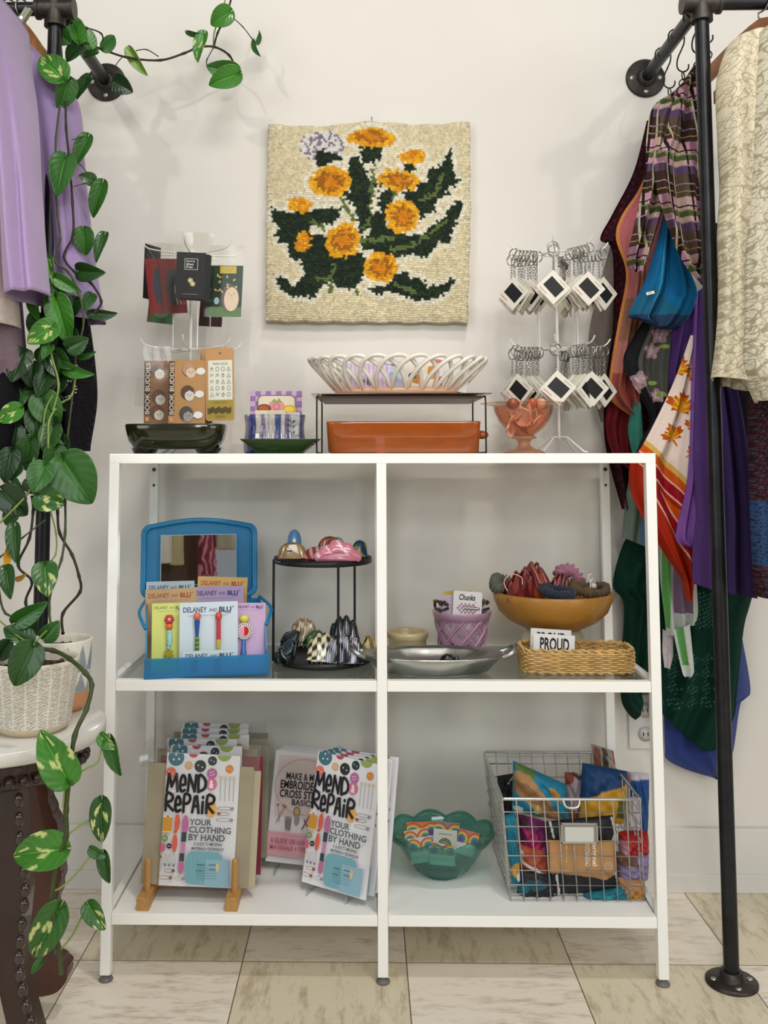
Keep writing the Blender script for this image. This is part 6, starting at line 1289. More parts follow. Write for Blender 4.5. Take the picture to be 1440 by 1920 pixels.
# ---- wicker basket with PROUD cards
wc = at(1081, 1245, -.285); WK = M('#c8a263', .5, noise=.28, nscale=60, coat=.15, name='wicker'); t = thing('wicker_basket', 'low rectangular woven wicker basket with rounded corners', 'basket', (wc.x, -.275, ZM), (0, 0, -.03))
wx, wy, wh = .103, .048, .043; n_ = 220; nst = 26
def ring_pt(a, g=0):
    e = 5.0; c_, s_ = math.cos(a), math.sin(a); k = 1/((abs(c_)**e+abs(s_)**e)**(1/e)); return Vector(((wx+g)*k*c_, (wy+g)*k*s_, 0))
b = MB()
for row in range(10):
    z = .004+row*(wh-.010)/9; pts = []
    for i in range(n_):
        a = 2*pi*i/n_; wv = math.sin(nst/2*2*a*.5*1.0+row*pi)
        pts.append(ring_pt(a, .0014*math.sin(nst*a/1+row*pi)+.0006*rnd.uniform(-1, 1)+.002*math.sin(z*40))+Vector((0, 0, z+.0004*rnd.uniform(-1, 1))))
    b.tube(pts, .00185, WK, 6, closed=True)
b.build('woven_wall', t)
b = MB()
for zz, ph in ((wh-.003, 0), (wh-.001, 1.6), (.0025, 0), (wh+.0005, 3.1)): b.tube([ring_pt(2*pi*i/n_, .0016*math.sin(nst*1.5*2*pi*i/n_+ph))+Vector((0, 0, zz+.0016*math.cos(nst*1.5*2*pi*i/n_+ph))) for i in range(n_)], .0019, WK, 6, closed=True)
b.build('braided_rim', t)
b = MB()
for k in range(nst*2): a = 2*pi*(k+.5)/(nst*2); p = ring_pt(a, -.0002); b.cyl(p+Vector((0, 0, .002)), p+Vector((0, 0, wh)), .0012, WK, 6)
b.prism([tuple(ring_pt(2*pi*i/60, -.002))[:2] for i in range(60)], (0, 0, .003), (1, 0, 0), (0, 1, 0), .003, WK); b.build('stakes', t)
for k, (px, py, Y, r_, lab) in enumerate(((1031, 1180, -.268, .06, 'rear white card lettered PROUD, taller, standing in the wicker basket'), (1037, 1190, -.292, .05, 'front white card lettered PROUD standing in the wicker basket'))):
    c = Card(.077, .052, .001, '#dcdbd8', 76, 52, rad=.001); c.text('PROUD', 12, 6, 54, 24, '#141414', .03); top = at(px, py, Y).z
    put(c, 'sticker', px, py, Y, (-.05, .05, -.06), z=top-.052, label=lab, cat='sticker', group='lettered stickers in the wicker basket')
# ================================================================ BOTTOM SHELF
INK, SLT = '#17171a', '#4a555c'
def stroke(c, pts, wd, col):
    p = [tuple(q)[:2] for q in smooth([(a, b_, 0) for a, b_ in pts], 3)] if len(pts) > 5 and pts[0] not in ((30, 478),) else pts
    c.line(p, wd, col)
    for a, b_ in p: c.ell(a, b_, wd/2, wd/2, col, 12); c.k -= 1
    c.k += 1
def mend_print(c):
    """cover print, units 985 x 1675"""
    def btn(x, y, r, col, n=2, hole='#dfe3e6'):
        c.ell(x, y, r, r, col, 26); c.ring(x, y, r*.78, r*.78, r*.06, '#ffffff' if 0 else col, 8)
        for k in range(n): a = k*2*pi/n+.4; c.ell(x+r*.38*math.cos(a), y+r*.38*math.sin(a), r*.13, r*.13, hole, 10)
    btn(125, 55, 108, '#467886', 3); c.ell(355, -5, 62, 50, '#b8485c'); c.ell(770, -10, 96, 88, '#98ab5c'); btn(300, 150, 55, '#d9b184', 4); btn(455, 150, 78, '#2c2d2e'); btn(615, 75, 60, '#26353a')
    btn(850, 170, 52, '#d98830'); btn(70, 245, 68, '#df7660', 2); btn(620, 235, 68, '#b56a9c', 4); c.ell(620, 370, 74, 78, '#cf7590'); c.text('&', 590, 320, 62, 105, '#f1e9ea', .03)
    c.ell(635, 690, 74, 100, '#e3a95a'); c.ell(130, 480, 60, 20, '#e3cdd8')
    for st in ([(30, 478), (48, 262), (92, 420), (148, 262), (172, 478)], [(215, 395), (270, 385), (262, 300), (232, 275), (208, 330), (205, 420), (225, 478), (268, 460)], [(312, 470), (320, 262), (402, 470), (412, 265)], [(452, 475), (450, 270), (510, 285), (545, 350), (530, 430), (452, 475)],
      [(30, 725), (32, 515), (95, 520), (118, 560), (95, 605), (38, 630), (130, 722)], [(168, 650), (222, 638), (212, 570), (185, 545), (160, 600), (160, 690), (185, 735), (228, 712)], [(270, 735), (272, 520), (335, 520), (350, 570), (325, 620), (272, 635)],
      [(388, 735), (412, 540), (440, 532), (472, 740)], [(396, 655), (464, 655)], [(520, 740), (520, 600)], [(520, 535), (521, 545)], [(575, 735), (580, 520), (650, 520), (672, 560), (650, 610), (584, 635), (666, 728)]): stroke(c, st, 36, INK)
    for k, x in enumerate((745, 805, 865, 920)): c.line([(x, 280), (x+4, 570+10*(k % 2))], 7, '#8c8c8a'); c.ell(x, 272, 17, 15, '#dcbc84')
    def pin(x, y, w_, col, cap, v=0, fl=0):
        if v: c.ring(x, y+w_/2, 17, w_/2, 6, col, 16); c.ell(x, y+(14 if fl else w_-14), 19, 20, cap)
        else: c.ring(x+w_/2, y, w_/2, 20, 6, col, 16); c.ell(x+(18 if fl else w_-20), y, 24, 22, cap)
    pin(722, 668, 215, '#77757a', '#918f96'); pin(725, 735, 160, '#8c6a58', '#8c5a44', 0, 1); pin(710, 812, 225, '#8a898e', '#908e94')
    c.rect(12, 800, 120, 185, '#cf9432'); c.rect(6, 788, 130, 18, '#e6d9bd'); c.rect(6, 982, 126, 16, '#e6c884'); c.ell(72, 796, 14, 8, '#2a2a2a')
    c.ell(200, 870, 36, 108, '#d8604c'); c.ell(185, 1130, 34, 112, '#d8604c'); c.ell(182, 985, 22, 18, '#c9503c')
    c.ell(308, 890, 44, 120, '#b86a98'); c.rect(268, 985, 64, 120, '#2c444a'); c.rect(272, 1110, 52, 140, '#c27fa6'); c.rect(258, 1250, 62, 104, '#2c444a'); c.ell(286, 1425, 38, 82, '#b86a98')
    c.ell(50, 1070, 42, 44, '#80975a'); c.ell(112, 1166, 34, 34, '#202124'); c.ell(12, 1190, 54, 58, '#c9647e')
    for x, y, q in ((38, 1068, '#f0efe8'), (60, 1072, '#f0efe8'), (102, 1166, '#eee'[:1]+'eeeeee'), (122, 1166, '#eeeeee')): c.ell(x, y, 6, 7, q)
    pin(10, 1290, 200, '#9a8a78', '#8c6a44', 1, 1)
    for x in (75, 130, 190): pin(x, 1265, 150, '#a9a9ae', '#88868c', 1)
    pin(70, 1470, 140, '#9a7464', '#7d5a48'); pin(-20, 1558, 200, '#9a7464', '#8a6450'); pin(205, 1562, 140, '#a9a9ae', '#908e94')
    c.text('YOUR', 365, 808, 290, 80, SLT, .02); c.text('CLOTHING', 365, 903, 555, 80, SLT, .02); c.text('BY HAND', 365, 998, 480, 82, SLT, .02)
    c.text('A GUIDE TO MENDING', 440, 1100, 370, 40, '#2c2c2e', .01); c.text('MATERIALS + TECHNIQUES', 415, 1160, 425, 42, '#2c2c2e', .01)
    c.rrect(350, 1215, 480, 410, 90, '#71a6b0')
    for k in range(9): c.line([(375+k*50, 1240), (368+k*51, 1600)], 6, '#82b2bb')
    c.rect(610, 1305, 320, 335, '#8bb0bf')
    for k in range(6): c.line([(500, 1385+k*32), (760, 1380+k*32)], 5, '#5d8e9c')
    for q in ((500, 1375, 90), (490, 1450, 90), (660, 1370, 90), (660, 1430, 100)): c.line([(q[0], q[1]), (q[0]+q[2], q[1])], 8, '#37606c')
    c.ell(770, 1400, 24, 60, '#cdbb8e')
def mend_card(t=.004):
    c = Card(.136, .231, t, '#e6e5e8', 985, 1675); mend_print(c); return c
FILM = glass('#fbfbfa', .985, .12, 1.45); KRB = M('#a59a80', .75, noise=.06, nscale=30, name='kraft_board')
ez = thing('book_easel', 'small light wooden book easel with two peg posts on the white bottom board', 'easel', (at(350, 1700, -.36).x, -.355, ZL)); PINE = M('#b98a4c', .45, noise=.18, nscale=40, stretch=(6, 1, 6), name='pine')
for x in (at(268, 1700, -.37).x-ez.location.x, at(434, 1700, -.37).x-ez.location.x):
    b = MB(); b.box((x, .085, .012), (.022, .21, .024), PINE); f = b.build('foot_bar', ez, bevel=.0015)
    b = MB(); b.cyl((x+.002, .008, .022), (x+.003, .004, .078), .0058, PINE, 16); b.ball((x+.003, .004, .078), .0058, PINE, seg=12); b.build('peg', ez)
b = MB(); b.box((0, .055, .020), (.165, .018, .010), PINE); b.build('cross_bar', ez, bevel=.001)
def bag(w_, h_, parent, seed=0):
    b = MB(); r_ = random.Random(seed); n = 14; m_ = 18
    for yy in (-.004, .010):
        P = [[(w_*(i/n-.5), yy+r_.uniform(-.0016, .0016)*(1 if j > m_-6 else .4), h_*j/m_+(r_.uniform(-.003, .003) if j == m_ else 0)) for i in range(n+1)] for j in range(m_+1)]
        b.grid(P, FILM)
    P = [[(w_/2*s_+r_.uniform(-.008, .008), -.006+r_.uniform(-.006, .006), h_-.004-.012*j+r_.uniform(-.003, .003)) for s_ in (-1.10, -.95)] for j in range(5)]
    b.grid(P, FILM); b.build('clear_bag', parent)
kits = [(367, -.334, .0), (380, -.282, .004), (372, -.238, .0), (396, -.205, .0), (396, -.165, .002), (398, -.125, .004)]
ktl = ['foremost bagged mending kit with the whole white booklet cover showing, on the easel', 'second bagged mending kit behind the foremost, shifted right', 'third bagged mending kit from the front, shifted left', 'fourth bagged mending kit from the front, with black edge at the left', 'fifth bagged mending kit from the front in the easel stack', 'rearmost bagged mending kit, its top highest in the stack']
cov = None
for k, (px, Y, dz) in enumerate(kits):
    x = at(px, 1680, Y).x; r = thing('mending_kit', ktl[k], 'mending kit', (x, Y, ZL+.027), (-.06, .045 if k == 0 else .01, .02-.02*(k % 2)), 'bagged mending kits stacked on the easel')
    if cov is None: cov = mend_card().build('booklet', r)
    else: q = cov.copy(); COL.objects.link(q); q.parent = r
    b = MB(); b.box((-.004 if k == 0 else .01, .005, .105), (.196, .004, .212), KRB if k in (0, 2, 4) else (M('#7f1f38', .6) if k == 1 else M('#8f8874', .7))); b.build('backing_board', r, bevel=.0008)
    b = MB(); b.box((.012, .013, .1), (.19, .009, .205), M(['#b8ad92', '#6f1c30', '#9a927e', '#1c1c20', '#8e8674', '#777066'][k], .6)); b.build('fabric_pack', r, bevel=.002)
    bag(.208, .232, r, k)
# ---- books on clear stands
ACR = glass('#f2f6f6', .975, .03, 1.49)
def stand(px, py, Y, yaw, lab, w_=.08):
    x = at(px, py, Y).x; r = thing('acrylic_stand', lab, 'book stand', (x, Y, ZL), (0, 0, yaw))
    for s_ in (-1, 1): b = MB(); b.prism([(-.045, 0), (-.04, .012), (-.03, .012), (-.026, .006), (.0, .004), (.02, .10), (.024, .10), (.05, 0), (.045, 0), (.02, .07), (.004, 0)], (s_*w_/2, 0, 0), (0, 1, 0), (0, 0, 1), .0028, ACR); b.build('side_bracket', r)
    b = MB(); b.box((0, .022, .06), (w_, .003, .05), ACR); b.build('cross_plate', r); return r
def emb(c):
    c.rect(0, 0, 1000, 30, '#d9d2d4'); c.rrect(60, 60, 880, 900, 60, '#dccbc6')
    for k in range(22): c.line([(80+k*40, 80), (80+k*40, 940)], 3, '#d3bfba'); c.line([(70, 90+k*40), (930, 90+k*40)], 3, '#d3bfba')
    c.ring(500, 500, 450, 400, 6, '#b79a90', 40)
    c.text('MAKE & MEND', 210, 310, 620, 100, INK, .015); c.text('EMBROIDERY +', 130, 425, 740, 120, INK, .02); c.text('CROSS STITCH', 130, 560, 740, 115, INK, .02); c.text('BASICS', 330, 690, 330, 85, INK, .015)
    for x, y, a in ((120, 790, .2), (210, 790, -.35), (240, 810, -.5)): c.line([(x, y), (x+260*math.sin(a), y+240)], 7, '#8a7a74'); c.ell(x, y, 20, 16, '#a5683f')
    c.ell(420, 860, 55, 75, '#7e7a7a'); c.ell(420, 860, 34, 46, '#c99a3c'); c.ell(430, 980, 40, 70, '#8f8a8a'); c.poly([(250, 960), (350, 980), (345, 1130), (265, 1120)], '#7a7676'); c.ell(300, 965, 52, 22, '#8f8b8b')
    c.line([(620, 900), (520, 1100)], 16, '#7a2a3a'); c.line([(540, 960), (640, 1120)], 16, '#7a2a3a')
    c.rect(0, 1185, 1000, 300, '#d59ca6')
    for k in range(20): c.ell(25+50*k, 1185, 26, 20, '#d59ca6'); c.ell(25+50*k, 1485, 26, 20, '#d59ca6')
    c.text('A GUIDE ON HAND SEWING', 60, 1250, 860, 70, '#b06073', .02); c.text('MATERIALS + TECHNIQUES', 60, 1350, 860, 70, '#b06073', .02)
def embcard():
    c = Card(.130, .205, .004, '#ddd8da', 1000, 1600); emb(c); return c
stand(560, 1600, -.185, -.12, 'clear acrylic stand holding the embroidery booklets')
E0 = None
for k in range(4):
    p = Vector((at(559, 1600, -.20).x+.0065*k, -.205+.011*k, ZL+.014)); rot = (-.24, .05-.01*k, -.12-.02*k)
    lab = 'foremost pink and cream embroidery booklet lettered CROSS STITCH BASICS' if k == 0 else ('pale booklet edges behind the embroidery booklet on the same stand')
    if k == 0: E0 = embcard().build('craft_booklet', None, loc=p, rot=rot); tag(E0, lab, 'booklet', 'embroidery booklets on the rear clear stand')
    else: dup(E0, p, rot, label=lab)
stand(630, 1660, -.285, -.42, 'clear acrylic stand holding the mending booklets at the right')
yw = -.5
for k in range(4):
    d = Vector((.012*k+.002, .010*k, 0)); p = Vector((at(623, 1670, -.325).x, -.318, ZL+.014))+d; o = cov.copy(); COL.objects.link(o); o.parent = None
    o.name = 'craft_booklet'; o.location = p; o.rotation_euler = (-.20, .035, yw+.07*(k > 0)+.03*k)
    tag(o, 'foremost mending booklet facing left of centre on the clear stand, unbagged' if k == 0 else 'white booklet edges behind the unbagged mending booklet', 'booklet', 'mending booklets on the front clear stand')
# ---- teal scalloped glass bowl with rainbow pin cards
TG = glass('#a9dad0', .92, .04, 1.5); tb = at(828, 1655, -.21); t = thing('glass_bowl', 'teal green scalloped glass bowl holding rainbow pin cards', 'bowl', (tb.x, -.205, ZL))
sb_ = mpp(-.205); rB = 92*sb_
def scal(a, r, z): return 1+.045*abs(math.sin(4.5*a))*min(1, z/.04)
prof = [(.001, .003), (.030, .002), (.036, .004), (.05, .012), (.062, .030), (.073, .048), (.083, .062), (rB, .075), (rB*1.01, .081), (rB*.99, .082)]
b = MB(); sg = 108; P = []
for r, z in prof:
    row = []
    for i in range(sg): a = 2*pi*i/sg; kk = max(0, z-.05)/.032; row.append((r*scal(a, r, z)*math.cos(a)*(1+.02*math.cos(18*a)*(z < .06)), r*scal(a, r, z)*math.sin(a)*.9, z+.011*kk*(abs(math.sin(4.5*a))-.6)))
    P.append(row)
P = [[p for p in row] for row in P]; b.grid([r_[::-1] for r_ in P], TG, closeu=True); b.build('bowl_body', t, solid=.004)
b = MB(); b.lathe([(.001, 0), (.036, 0), (.037, .004), (.001, .006)], (0, 0, 0), glass('#2f8274', .35, .05), 9); b.build('bowl_base', t)
def rainbow(bg, w_=.05, h_=.05, pin=False, flip=0):
    c = Card(w_, h_, .0014, bg, 100, 100)
    for k, col in enumerate(('#c24a3c', '#dd8a3a', '#e3c658', '#5fa070', '#3f78ad', '#6a4a8c')):
        r = 46-k*6.5
        for cx_ in ((50,) if pin else (20, 85)): c.ell(cx_, 62 if pin else 40, r*(.8 if not pin else .62), r*(.8 if not pin else .62), col if not pin else ('#2c3a2a', '#8a9a5c', '#3a4a34', '#b9b48a', '#3a4a34', bg)[k])
    if pin: c.rect(0, 64, 100, 36, bg); c.text('rainbow pin', 22, 14, 56, 9, '#44443e')
    else: c.rect(0, 55, 100, 45, '#e3ddd8'); c.text('handmade', 20, 70, 50, 9, '#9a9490')
    return c
for k, (dx, dy, dz, w_, rot, pin, bg, lab) in enumerate(((-.034, .035, .034, .06, (-.35, .0, .1), 0, '#dd7a3a', 'rear rainbow striped card standing highest at the left in the teal bowl'), (.012, .036, .034, .052, (-.3, .05, -.1), 0, '#7f8a94', 'rear rainbow card with pale arcs behind the square pin card'),
    (-.040, .010, .030, .048, (-.5, -.1, .2), 0, '#d9c3a0', 'rainbow card at the left in the teal bowl'), (.006, .002, .032, .046, (-.35, .08, -.05), 1, '#cfcabc', 'square cream card with an enamel rainbow pin in the teal bowl'), (-.036, -.014, .024, .046, (-.6, -.1, .1), 0, '#d8d0c8', 'pale rainbow card low at the front left in the teal bowl'),
    (.046, .008, .030, .042, (-.6, .15, -.3), 0, '#c87a6a', 'red rainbow card leaning at the right side of the teal bowl'), (.0, -.026, .024, .050, (-.9, .1, .05), 0, '#d0cdd4', 'rainbow card lying lowest at the front of the teal bowl'))):
    o = rainbow(bg, w_, .046, pin).build('pin_card', None, loc=(tb.x+dx, -.205+dy, ZL+dz), rot=rot); tag(o, lab, 'card', 'rainbow pin cards in the teal bowl')
# ---- wire basket
YF, YB = -.338, -.058; GAL = M('#cfcdc8', .3, .75, noise=.15, nscale=80, name='galvanised_wire')
def bx_(px, Y, z): return at(px, 0, Y).x
TFL, TFR = at(942, 1498, YF), at(1222, 1498, YF); zt = TFL.z; zb = ZL+.004
xl0, xr0 = TFL.x, min(TFR.x, .470); xl1, xr1 = at(960, 1690, YF).x, at(1212, 1690, YF).x
xc_ = (xl0+xr0)/2; wb_ = thing('wire_basket', 'rectangular galvanised wire basket with a metal label holder, full of wrapped bags', 'basket', (xc_, (YF+YB)/2, ZL))
o_ = wb_.location
def BP(u, v, w_):   # u across 0..1, v depth 0..1, w height 0..1
    x0, x1 = xl1+(xl0-xl1)*w_, xr1+(xr0-xr1)*w_; y0, y1 = YF+.012*(1-w_), YB-.012*(1-w_)
    return Vector((x0+(x1-x0)*u, y0+(y1-y0)*v, zb+(zt-zb)*w_))-o_
b = MB(); nx, ny, nz = 10, 11, 6
for i in range(nx+1): u = i/nx; b.tube([BP(u, 0, 1), BP(u, 0, 0), BP(u, 1, 0), BP(u, 1, 1)], .0012, GAL, 6)
for j in range(1, ny): v = j/ny; b.tube([BP(0, v, 1), BP(0, v, 0), BP(1, v, 0), BP(1, v, 1)], .0012, GAL, 6)
for k in range(0, nz+1):
    w_ = k/(nz+.9); b.tube([BP(0, 0, w_), BP(1, 0, w_), BP(1, 1, w_), BP(0, 1, w_)], .0012, GAL, 6, closed=True)
b.build('wire_mesh', wb_); b = MB(); b.tube([BP(.0, 0, 1), BP(.02, 0, 1), BP(.98, 0, 1), BP(1, 0.02, 1), BP(1, .98, 1), BP(.98, 1, 1), BP(.02, 1, 1), BP(0, .98, 1)], .0027, GAL, 10, closed=True); b.build('rim_wire', wb_)
b = MB(); b.tube(smooth([BP(.44, 0, 1)+Vector((0, 0, 0)), BP(.46, 0, 1)+Vector((0, -.006, -.012)), BP(.54, 0, 1)+Vector((0, -.006, -.012)), BP(.56, 0, 1)], 3), .0022, GAL, 8); b.build('handle_clip', wb_)
lp = at(1086, 1562, YF-.004)-o_; b = MB(); b.box(lp, (.067, .0015, .036), M('#a3a39e', .35, .8, noise=.1)); b.box(lp+Vector((0, -.0012, -.002)), (.052, .001, .026), M('#c9c9c2', .6))
for dx, dz, w_, h_ in ((0, .0165, .067, .003), (0, -.0165, .067, .003), (-.032, 0, .003, .036), (.032, 0, .003, .036)): b.box(lp+Vector((dx, -.0016, dz)), (w_, .002, h_), M('#b4b4ae', .3, .9))
b.build('label_holder', wb_, bevel=.0004)
# soft packs in the basket
def pack(name, Q, Y, bul, paint, lab, cat='bag', yt=None, n=46, crink=.0012, seed=0, group=None, rough=.6, fold=0):
    S = coons([Q[0], Q[3]], [Q[1], Q[2]], None, None, n, n); u = np.linspace(0, 1, n)[None, :]; v = np.linspace(0, 1, n)[:, None]
    Yg = np.full((n, n), float(Y))+(0 if yt is None else (1-v)*(yt-Y)+0*u); P = toworld(S, Yg); rs = np.random.RandomState(seed)
    shp = (1-np.abs(2*u-1)**3.5)*(1-np.abs(2*v-1)**3.5); crk = sum(np.sin(rs.uniform(8, 26)*u+rs.uniform(8, 26)*v*rs.choice([-1, 1])+rs.uniform(0, 6)) for _ in range(4))*crink*shp**.5
    F_ = P.copy(); F_[..., 1] -= bul*shp**.5+crk; B_k = P.copy(); B_k[..., 1] += bul*shp**.5*.8
    b = MB(); U, V = np.broadcast_to(u, (n, n)), np.broadcast_to(v, (n, n)); C = np.ones((n, n, 3))*.5; C = paint(C, U, V, S[..., 0], S[..., 1])
    b.v = [tuple(p) for p in F_.reshape(-1, 3)]+[tuple(p) for p in B_k.reshape(-1, 3)]; idx = np.arange(n*n).reshape(n, n); q = np.stack([idx[:-1, :-1], idx[1:, :-1], idx[1:, 1:], idx[:-1, 1:]], -1).reshape(-1, 4)
    b.f = q.tolist()+(q[:, ::-1]+n*n).tolist(); b.mi = [0]*len(b.f); b.sm = [True]*len(b.f); b.col = np.concatenate([C.reshape(-1, 3)]*2)
    b.mats = [M(None, rough, attr='Col', noise=.06, nscale=100, bump=.1, bscale=300)]; return tag(b.build(name), lab, cat, group)
L_ = lambda h: np.array(lin(h))
def pt_(bg, *shapes):
    def f(C, U, V, X, Y):
        C[:] = L_(bg)
        for s_ in shapes:
            if s_[0] == 'e': C[((X-s_[1])/s_[3])**2+((Y-s_[2])/s_[4])**2 < 1] = L_(s_[5])
            elif s_[0] == 'p': C[inpoly(X, Y, s_[1])] = L_(s_[2])
            elif s_[0] == 'l': C[seglines(X, Y, s_[1], s_[2])] = L_(s_[3])
        return C
    return f
GRP = 'wrapped reusable bags in the wire basket'
pack('wrapped_bag', [(1108, 1394), (1150, 1408), (1158, 1470), (1120, 1470)], -.075, .016, pt_('#a89b92', ('p', [(1112, 1396), (1122, 1402), (1128, 1470), (1112, 1470)], '#8f5a48'), ('p', [(1127, 1400), (1136, 1404), (1140, 1470), (1126, 1470)], '#55453c'), ('p', [(1146, 1405), (1156, 1410), (1160, 1470), (1148, 1470)], '#a3452e')), 'brown and grey leaf print bag standing at the rear right of the wire basket', group=GRP, seed=1)
pack('wrapped_bag', [(932, 1455), (962, 1450), (966, 1530), (938, 1540)], -.11, .015, pt_('#15161c', ('l', [(950, 1465), (962, 1455)], 2, '#b9b5ae')), 'black bag at the rear left of the wire basket', group=GRP, seed=2)
pack('wrapped_bag', [(1058, 1448), (1094, 1448), (1094, 1540), (1064, 1545)], -.16, .018, pt_('#b9aab0', ('p', [(1058, 1448), (1078, 1446), (1072, 1462), (1060, 1470)], '#8f4a32'), ('p', [(1070, 1448), (1092, 1452), (1084, 1460)], '#4a3a34'), ('e', 1072, 1530, 20, 16, '#9a5236')), 'lilac and rust bag in the middle rear of the wire basket', group=GRP, seed=3)
pack('wrapped_bag', [(962, 1426), (1060, 1470), (1068, 1540), (960, 1520)], -.20, .026, pt_('#1b7f9c', ('p', [(964, 1432), (980, 1428), (1002, 1448), (1000, 1456), (975, 1446)], '#5f7a34'), ('p', [(964, 1440), (990, 1448), (1060, 1540), (1030, 1542), (962, 1475)], '#b28452'), ('p', [(962, 1458), (985, 1462), (1030, 1510), (1040, 1524), (962, 1480)], '#8f6a44'), ('e', 1003, 1510, 7, 10, '#d9b23a'), ('e', 1004, 1508, 3, 5, '#e6e3dc'), ('p', [(1024, 1468), (1036, 1472), (1052, 1494), (1048, 1500), (1030, 1484)], '#bf8a36'), ('e', 970, 1512, 9, 6, '#d9d6d0')), 'turquoise lemon print bag with a slanting kraft band, upper left in the wire basket', group=GRP, seed=4)
pack('wrapped_bag', [(1092, 1430), (1176, 1446), (1172, 1545), (1084, 1535)], -.19, .026, pt_('#123f6e', ('p', [(1086, 1540), (1086, 1500), (1105, 1488), (1135, 1474), (1176, 1466), (1176, 1560), (1084, 1560)], '#cf9a28'), ('p', [(1154, 1490), (1172, 1492), (1170, 1530), (1150, 1528)], '#5f6328')), 'navy and mustard bag standing upper right of the middle in the wire basket', group=GRP, seed=5)
pack('wrapped_bag', [(1176, 1446), (1217, 1450), (1214, 1570), (1168, 1570)], -.15, .018, pt_('#c6c3cc', ('p', [(1180, 1458), (1217, 1460), (1216, 1492), (1176, 1490)], '#184a86'), ('p', [(1198, 1458), (1217, 1458), (1212, 1575), (1196, 1572)], '#184a86'), ('p', [(1172, 1446), (1182, 1448), (1178, 1470), (1170, 1470)], '#b07a8c')), 'white and royal blue bag at the right of the wire basket', group=GRP, seed=6)
pack('wrapped_bag', [(944, 1528), (966, 1524), (976, 1655), (960, 1660)], -.30, .020, pt_('#12768c', ('e', 968, 1625, 12, 14, '#cf9a38'), ('e', 974, 1638, 8, 10, '#d9d6d0')), 'teal rolled bag upright at the front left corner of the wire basket', group=GRP, seed=7)
pack('wrapped_bag', [(968, 1525), (1024, 1540), (1026, 1616), (978, 1600)], -.27, .022, pt_('#6a1650', ('p', [(976, 1545), (1000, 1552), (1020, 1600), (1000, 1600)], '#a31a5c'), ('e', 1015, 1600, 14, 18, '#5f2c7c'), ('e', 975, 1535, 12, 10, '#3a1230')), 'magenta and purple bag left of the black one in the wire basket', group=GRP, seed=8)
pack('wrapped_bag', [(970, 1580), (1022, 1592), (1030, 1645), (975, 1625)], -.285, .020, pt_('#a3482e', ('l', [(970, 1608), (1000, 1622), (1028, 1642)], 5, '#d0ccc8'), ('p', [(970, 1584), (978, 1590), (980, 1610), (970, 1610)], '#cfc4bc')), 'rust red bag with white edging low at the left of the wire basket', group=GRP, seed=9)
pack('wrapped_bag', [(975, 1625), (1040, 1635), (1045, 1682), (968, 1682)], -.29, .020, pt_('#181a20', ('e', 1000, 1652, 22, 10, '#124a58'), ('e', 975, 1660, 14, 10, '#0f5f74')), 'dark navy and teal bag at the bottom left of the wire basket', group=GRP, seed=10)
pack('wrapped_bag', [(1160, 1560), (1214, 1558), (1216, 1602), (1160, 1606)], -.27, .026, pt_('#a81c20', ('e', 1165, 1585, 8, 16, '#c98a9c')), 'bright red bag at the right side of the wire basket', group=GRP, seed=11)
pack('wrapped_bag', [(1152, 1598), (1216, 1598), (1214, 1650), (1158, 1650)], -.28, .024, pt_('#87789f', ('p', [(1150, 1594), (1188, 1598), (1190, 1616), (1150, 1614)], '#6a4a36')), 'lavender bag below the red one in the wire basket', group=GRP, seed=12)
pack('wrapped_bag', [(1158, 1645), (1208, 1645), (1210, 1688), (1165, 1688)], -.295, .020, pt_('#b28258', ('p', [(1180, 1668), (1212, 1660), (1212, 1690), (1180, 1690)], '#b8862c'), ('p', [(1200, 1670), (1214, 1668), (1214, 1690), (1196, 1690)], '#2a5a52')), 'tan and ochre bag at the bottom right corner of the wire basket', group=GRP, seed=13)
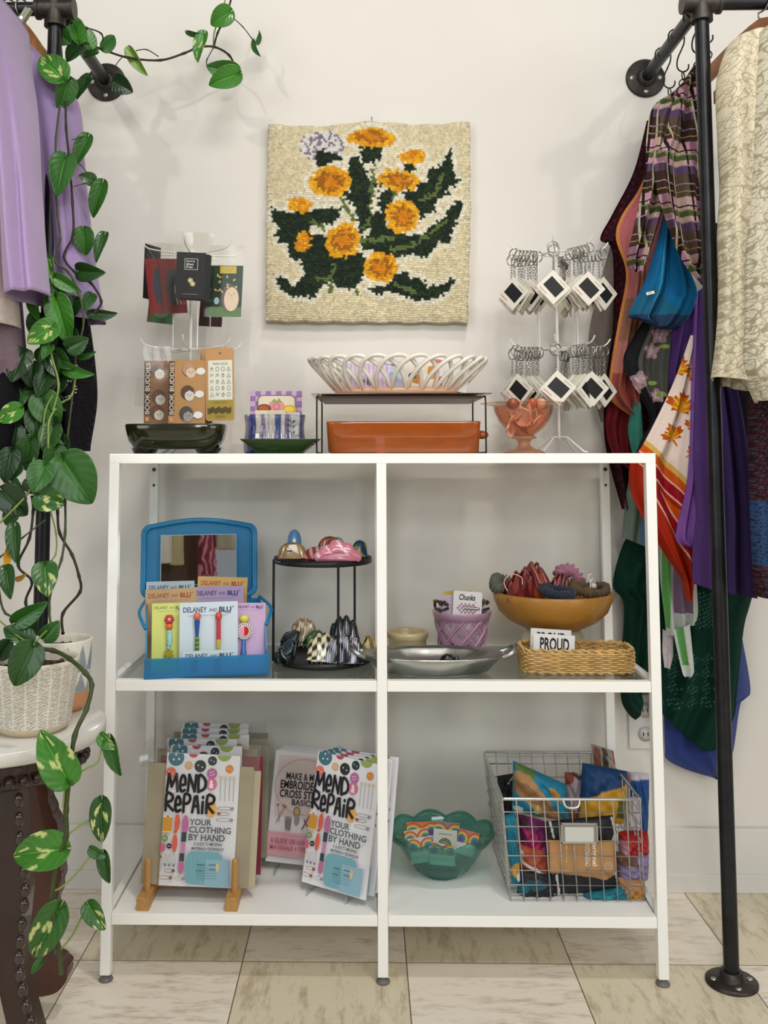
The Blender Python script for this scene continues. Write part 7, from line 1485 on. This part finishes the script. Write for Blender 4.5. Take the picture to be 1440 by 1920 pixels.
pack('wrapped_bag', [(1092, 1668), (1176, 1660), (1182, 1690), (1094, 1690)], -.30, .018, pt_('#12707e', ('e', 1130, 1678, 20, 6, '#1b8a96')), 'teal bag lying flat at the bottom of the wire basket', group=GRP, seed=14)
o = pack('wrapped_bag', [(1022, 1540), (1150, 1528), (1158, 1668), (1034, 1680)], -.298, .020, pt_('#15171c', ('p', [(1022, 1572), (1100, 1576), (1152, 1574), (1154, 1634), (1130, 1642), (1090, 1634), (1050, 1630), (1028, 1636)], '#b28554'), ('l', [(1030, 1538), (1036, 1566)], 4, '#c9c7c2'), ('l', [(1146, 1532), (1152, 1560), (1146, 1572)], 4, '#d6d2cc'), ('l', [(1042, 1636), (1046, 1676), (1090, 1672)], 4, '#cfccc6'), ('l', [(1152, 1634), (1160, 1664), (1125, 1668)], 4, '#cfccc6')), 'large black bag with a kraft paper band behind the metal label holder', group=GRP, seed=15, n=90)
c = Card(.056, .116, .0006, M('#b28554', .7), 56, 116); c.text('original', 5, 30, 40, 11, '#e9e2d6', .02); c.text('DUCKHEAD', 2, 43, 44, 9, '#e9e2d6', .02); c.text('100% recycled', 8, 84, 30, 4, '#d9ccb6'); c.text('umbrella', 8, 93, 22, 4, '#d9ccb6'); c.ring(46, 10, 7, 7, .8, '#e9e2d6'); c.ring(46, 10, 3.6, 3.6, .8, '#e9e2d6'); c.ring(14, 68, 5, 5, .8, '#d9ccb6')
p = at(1031, 1605, -.3245); c.build('paper_band_print', o, loc=p, rot=(0, pi/2, 0))
# ---- wall socket
b = MB(); sk = thing('wall_socket', 'white wall socket low on the wall behind the right front post', 'socket', at(1208, 1352, -.001)); b.box((0, -.003, 0), (.07, .006, .115), M('#d9d6cf', .4)); b.build('cover_plate', sk, bevel=.002)
for z in (-.025, .025): b = MB(); b.lathe([(.001, 0), (.015, 0), (.016, .002), (.001, .003)], (0, -.006, z), M('#cfccc5', .4), 24, axis=Matrix.Rotation(pi/2, 3, 'X')); b.box((-.005, -.0095, z), (.002, .001, .008), M('#26241f', .5)); b.box((.005, -.0095, z), (.002, .001, .008), M('#26241f', .5)); b.build('outlet', sk)
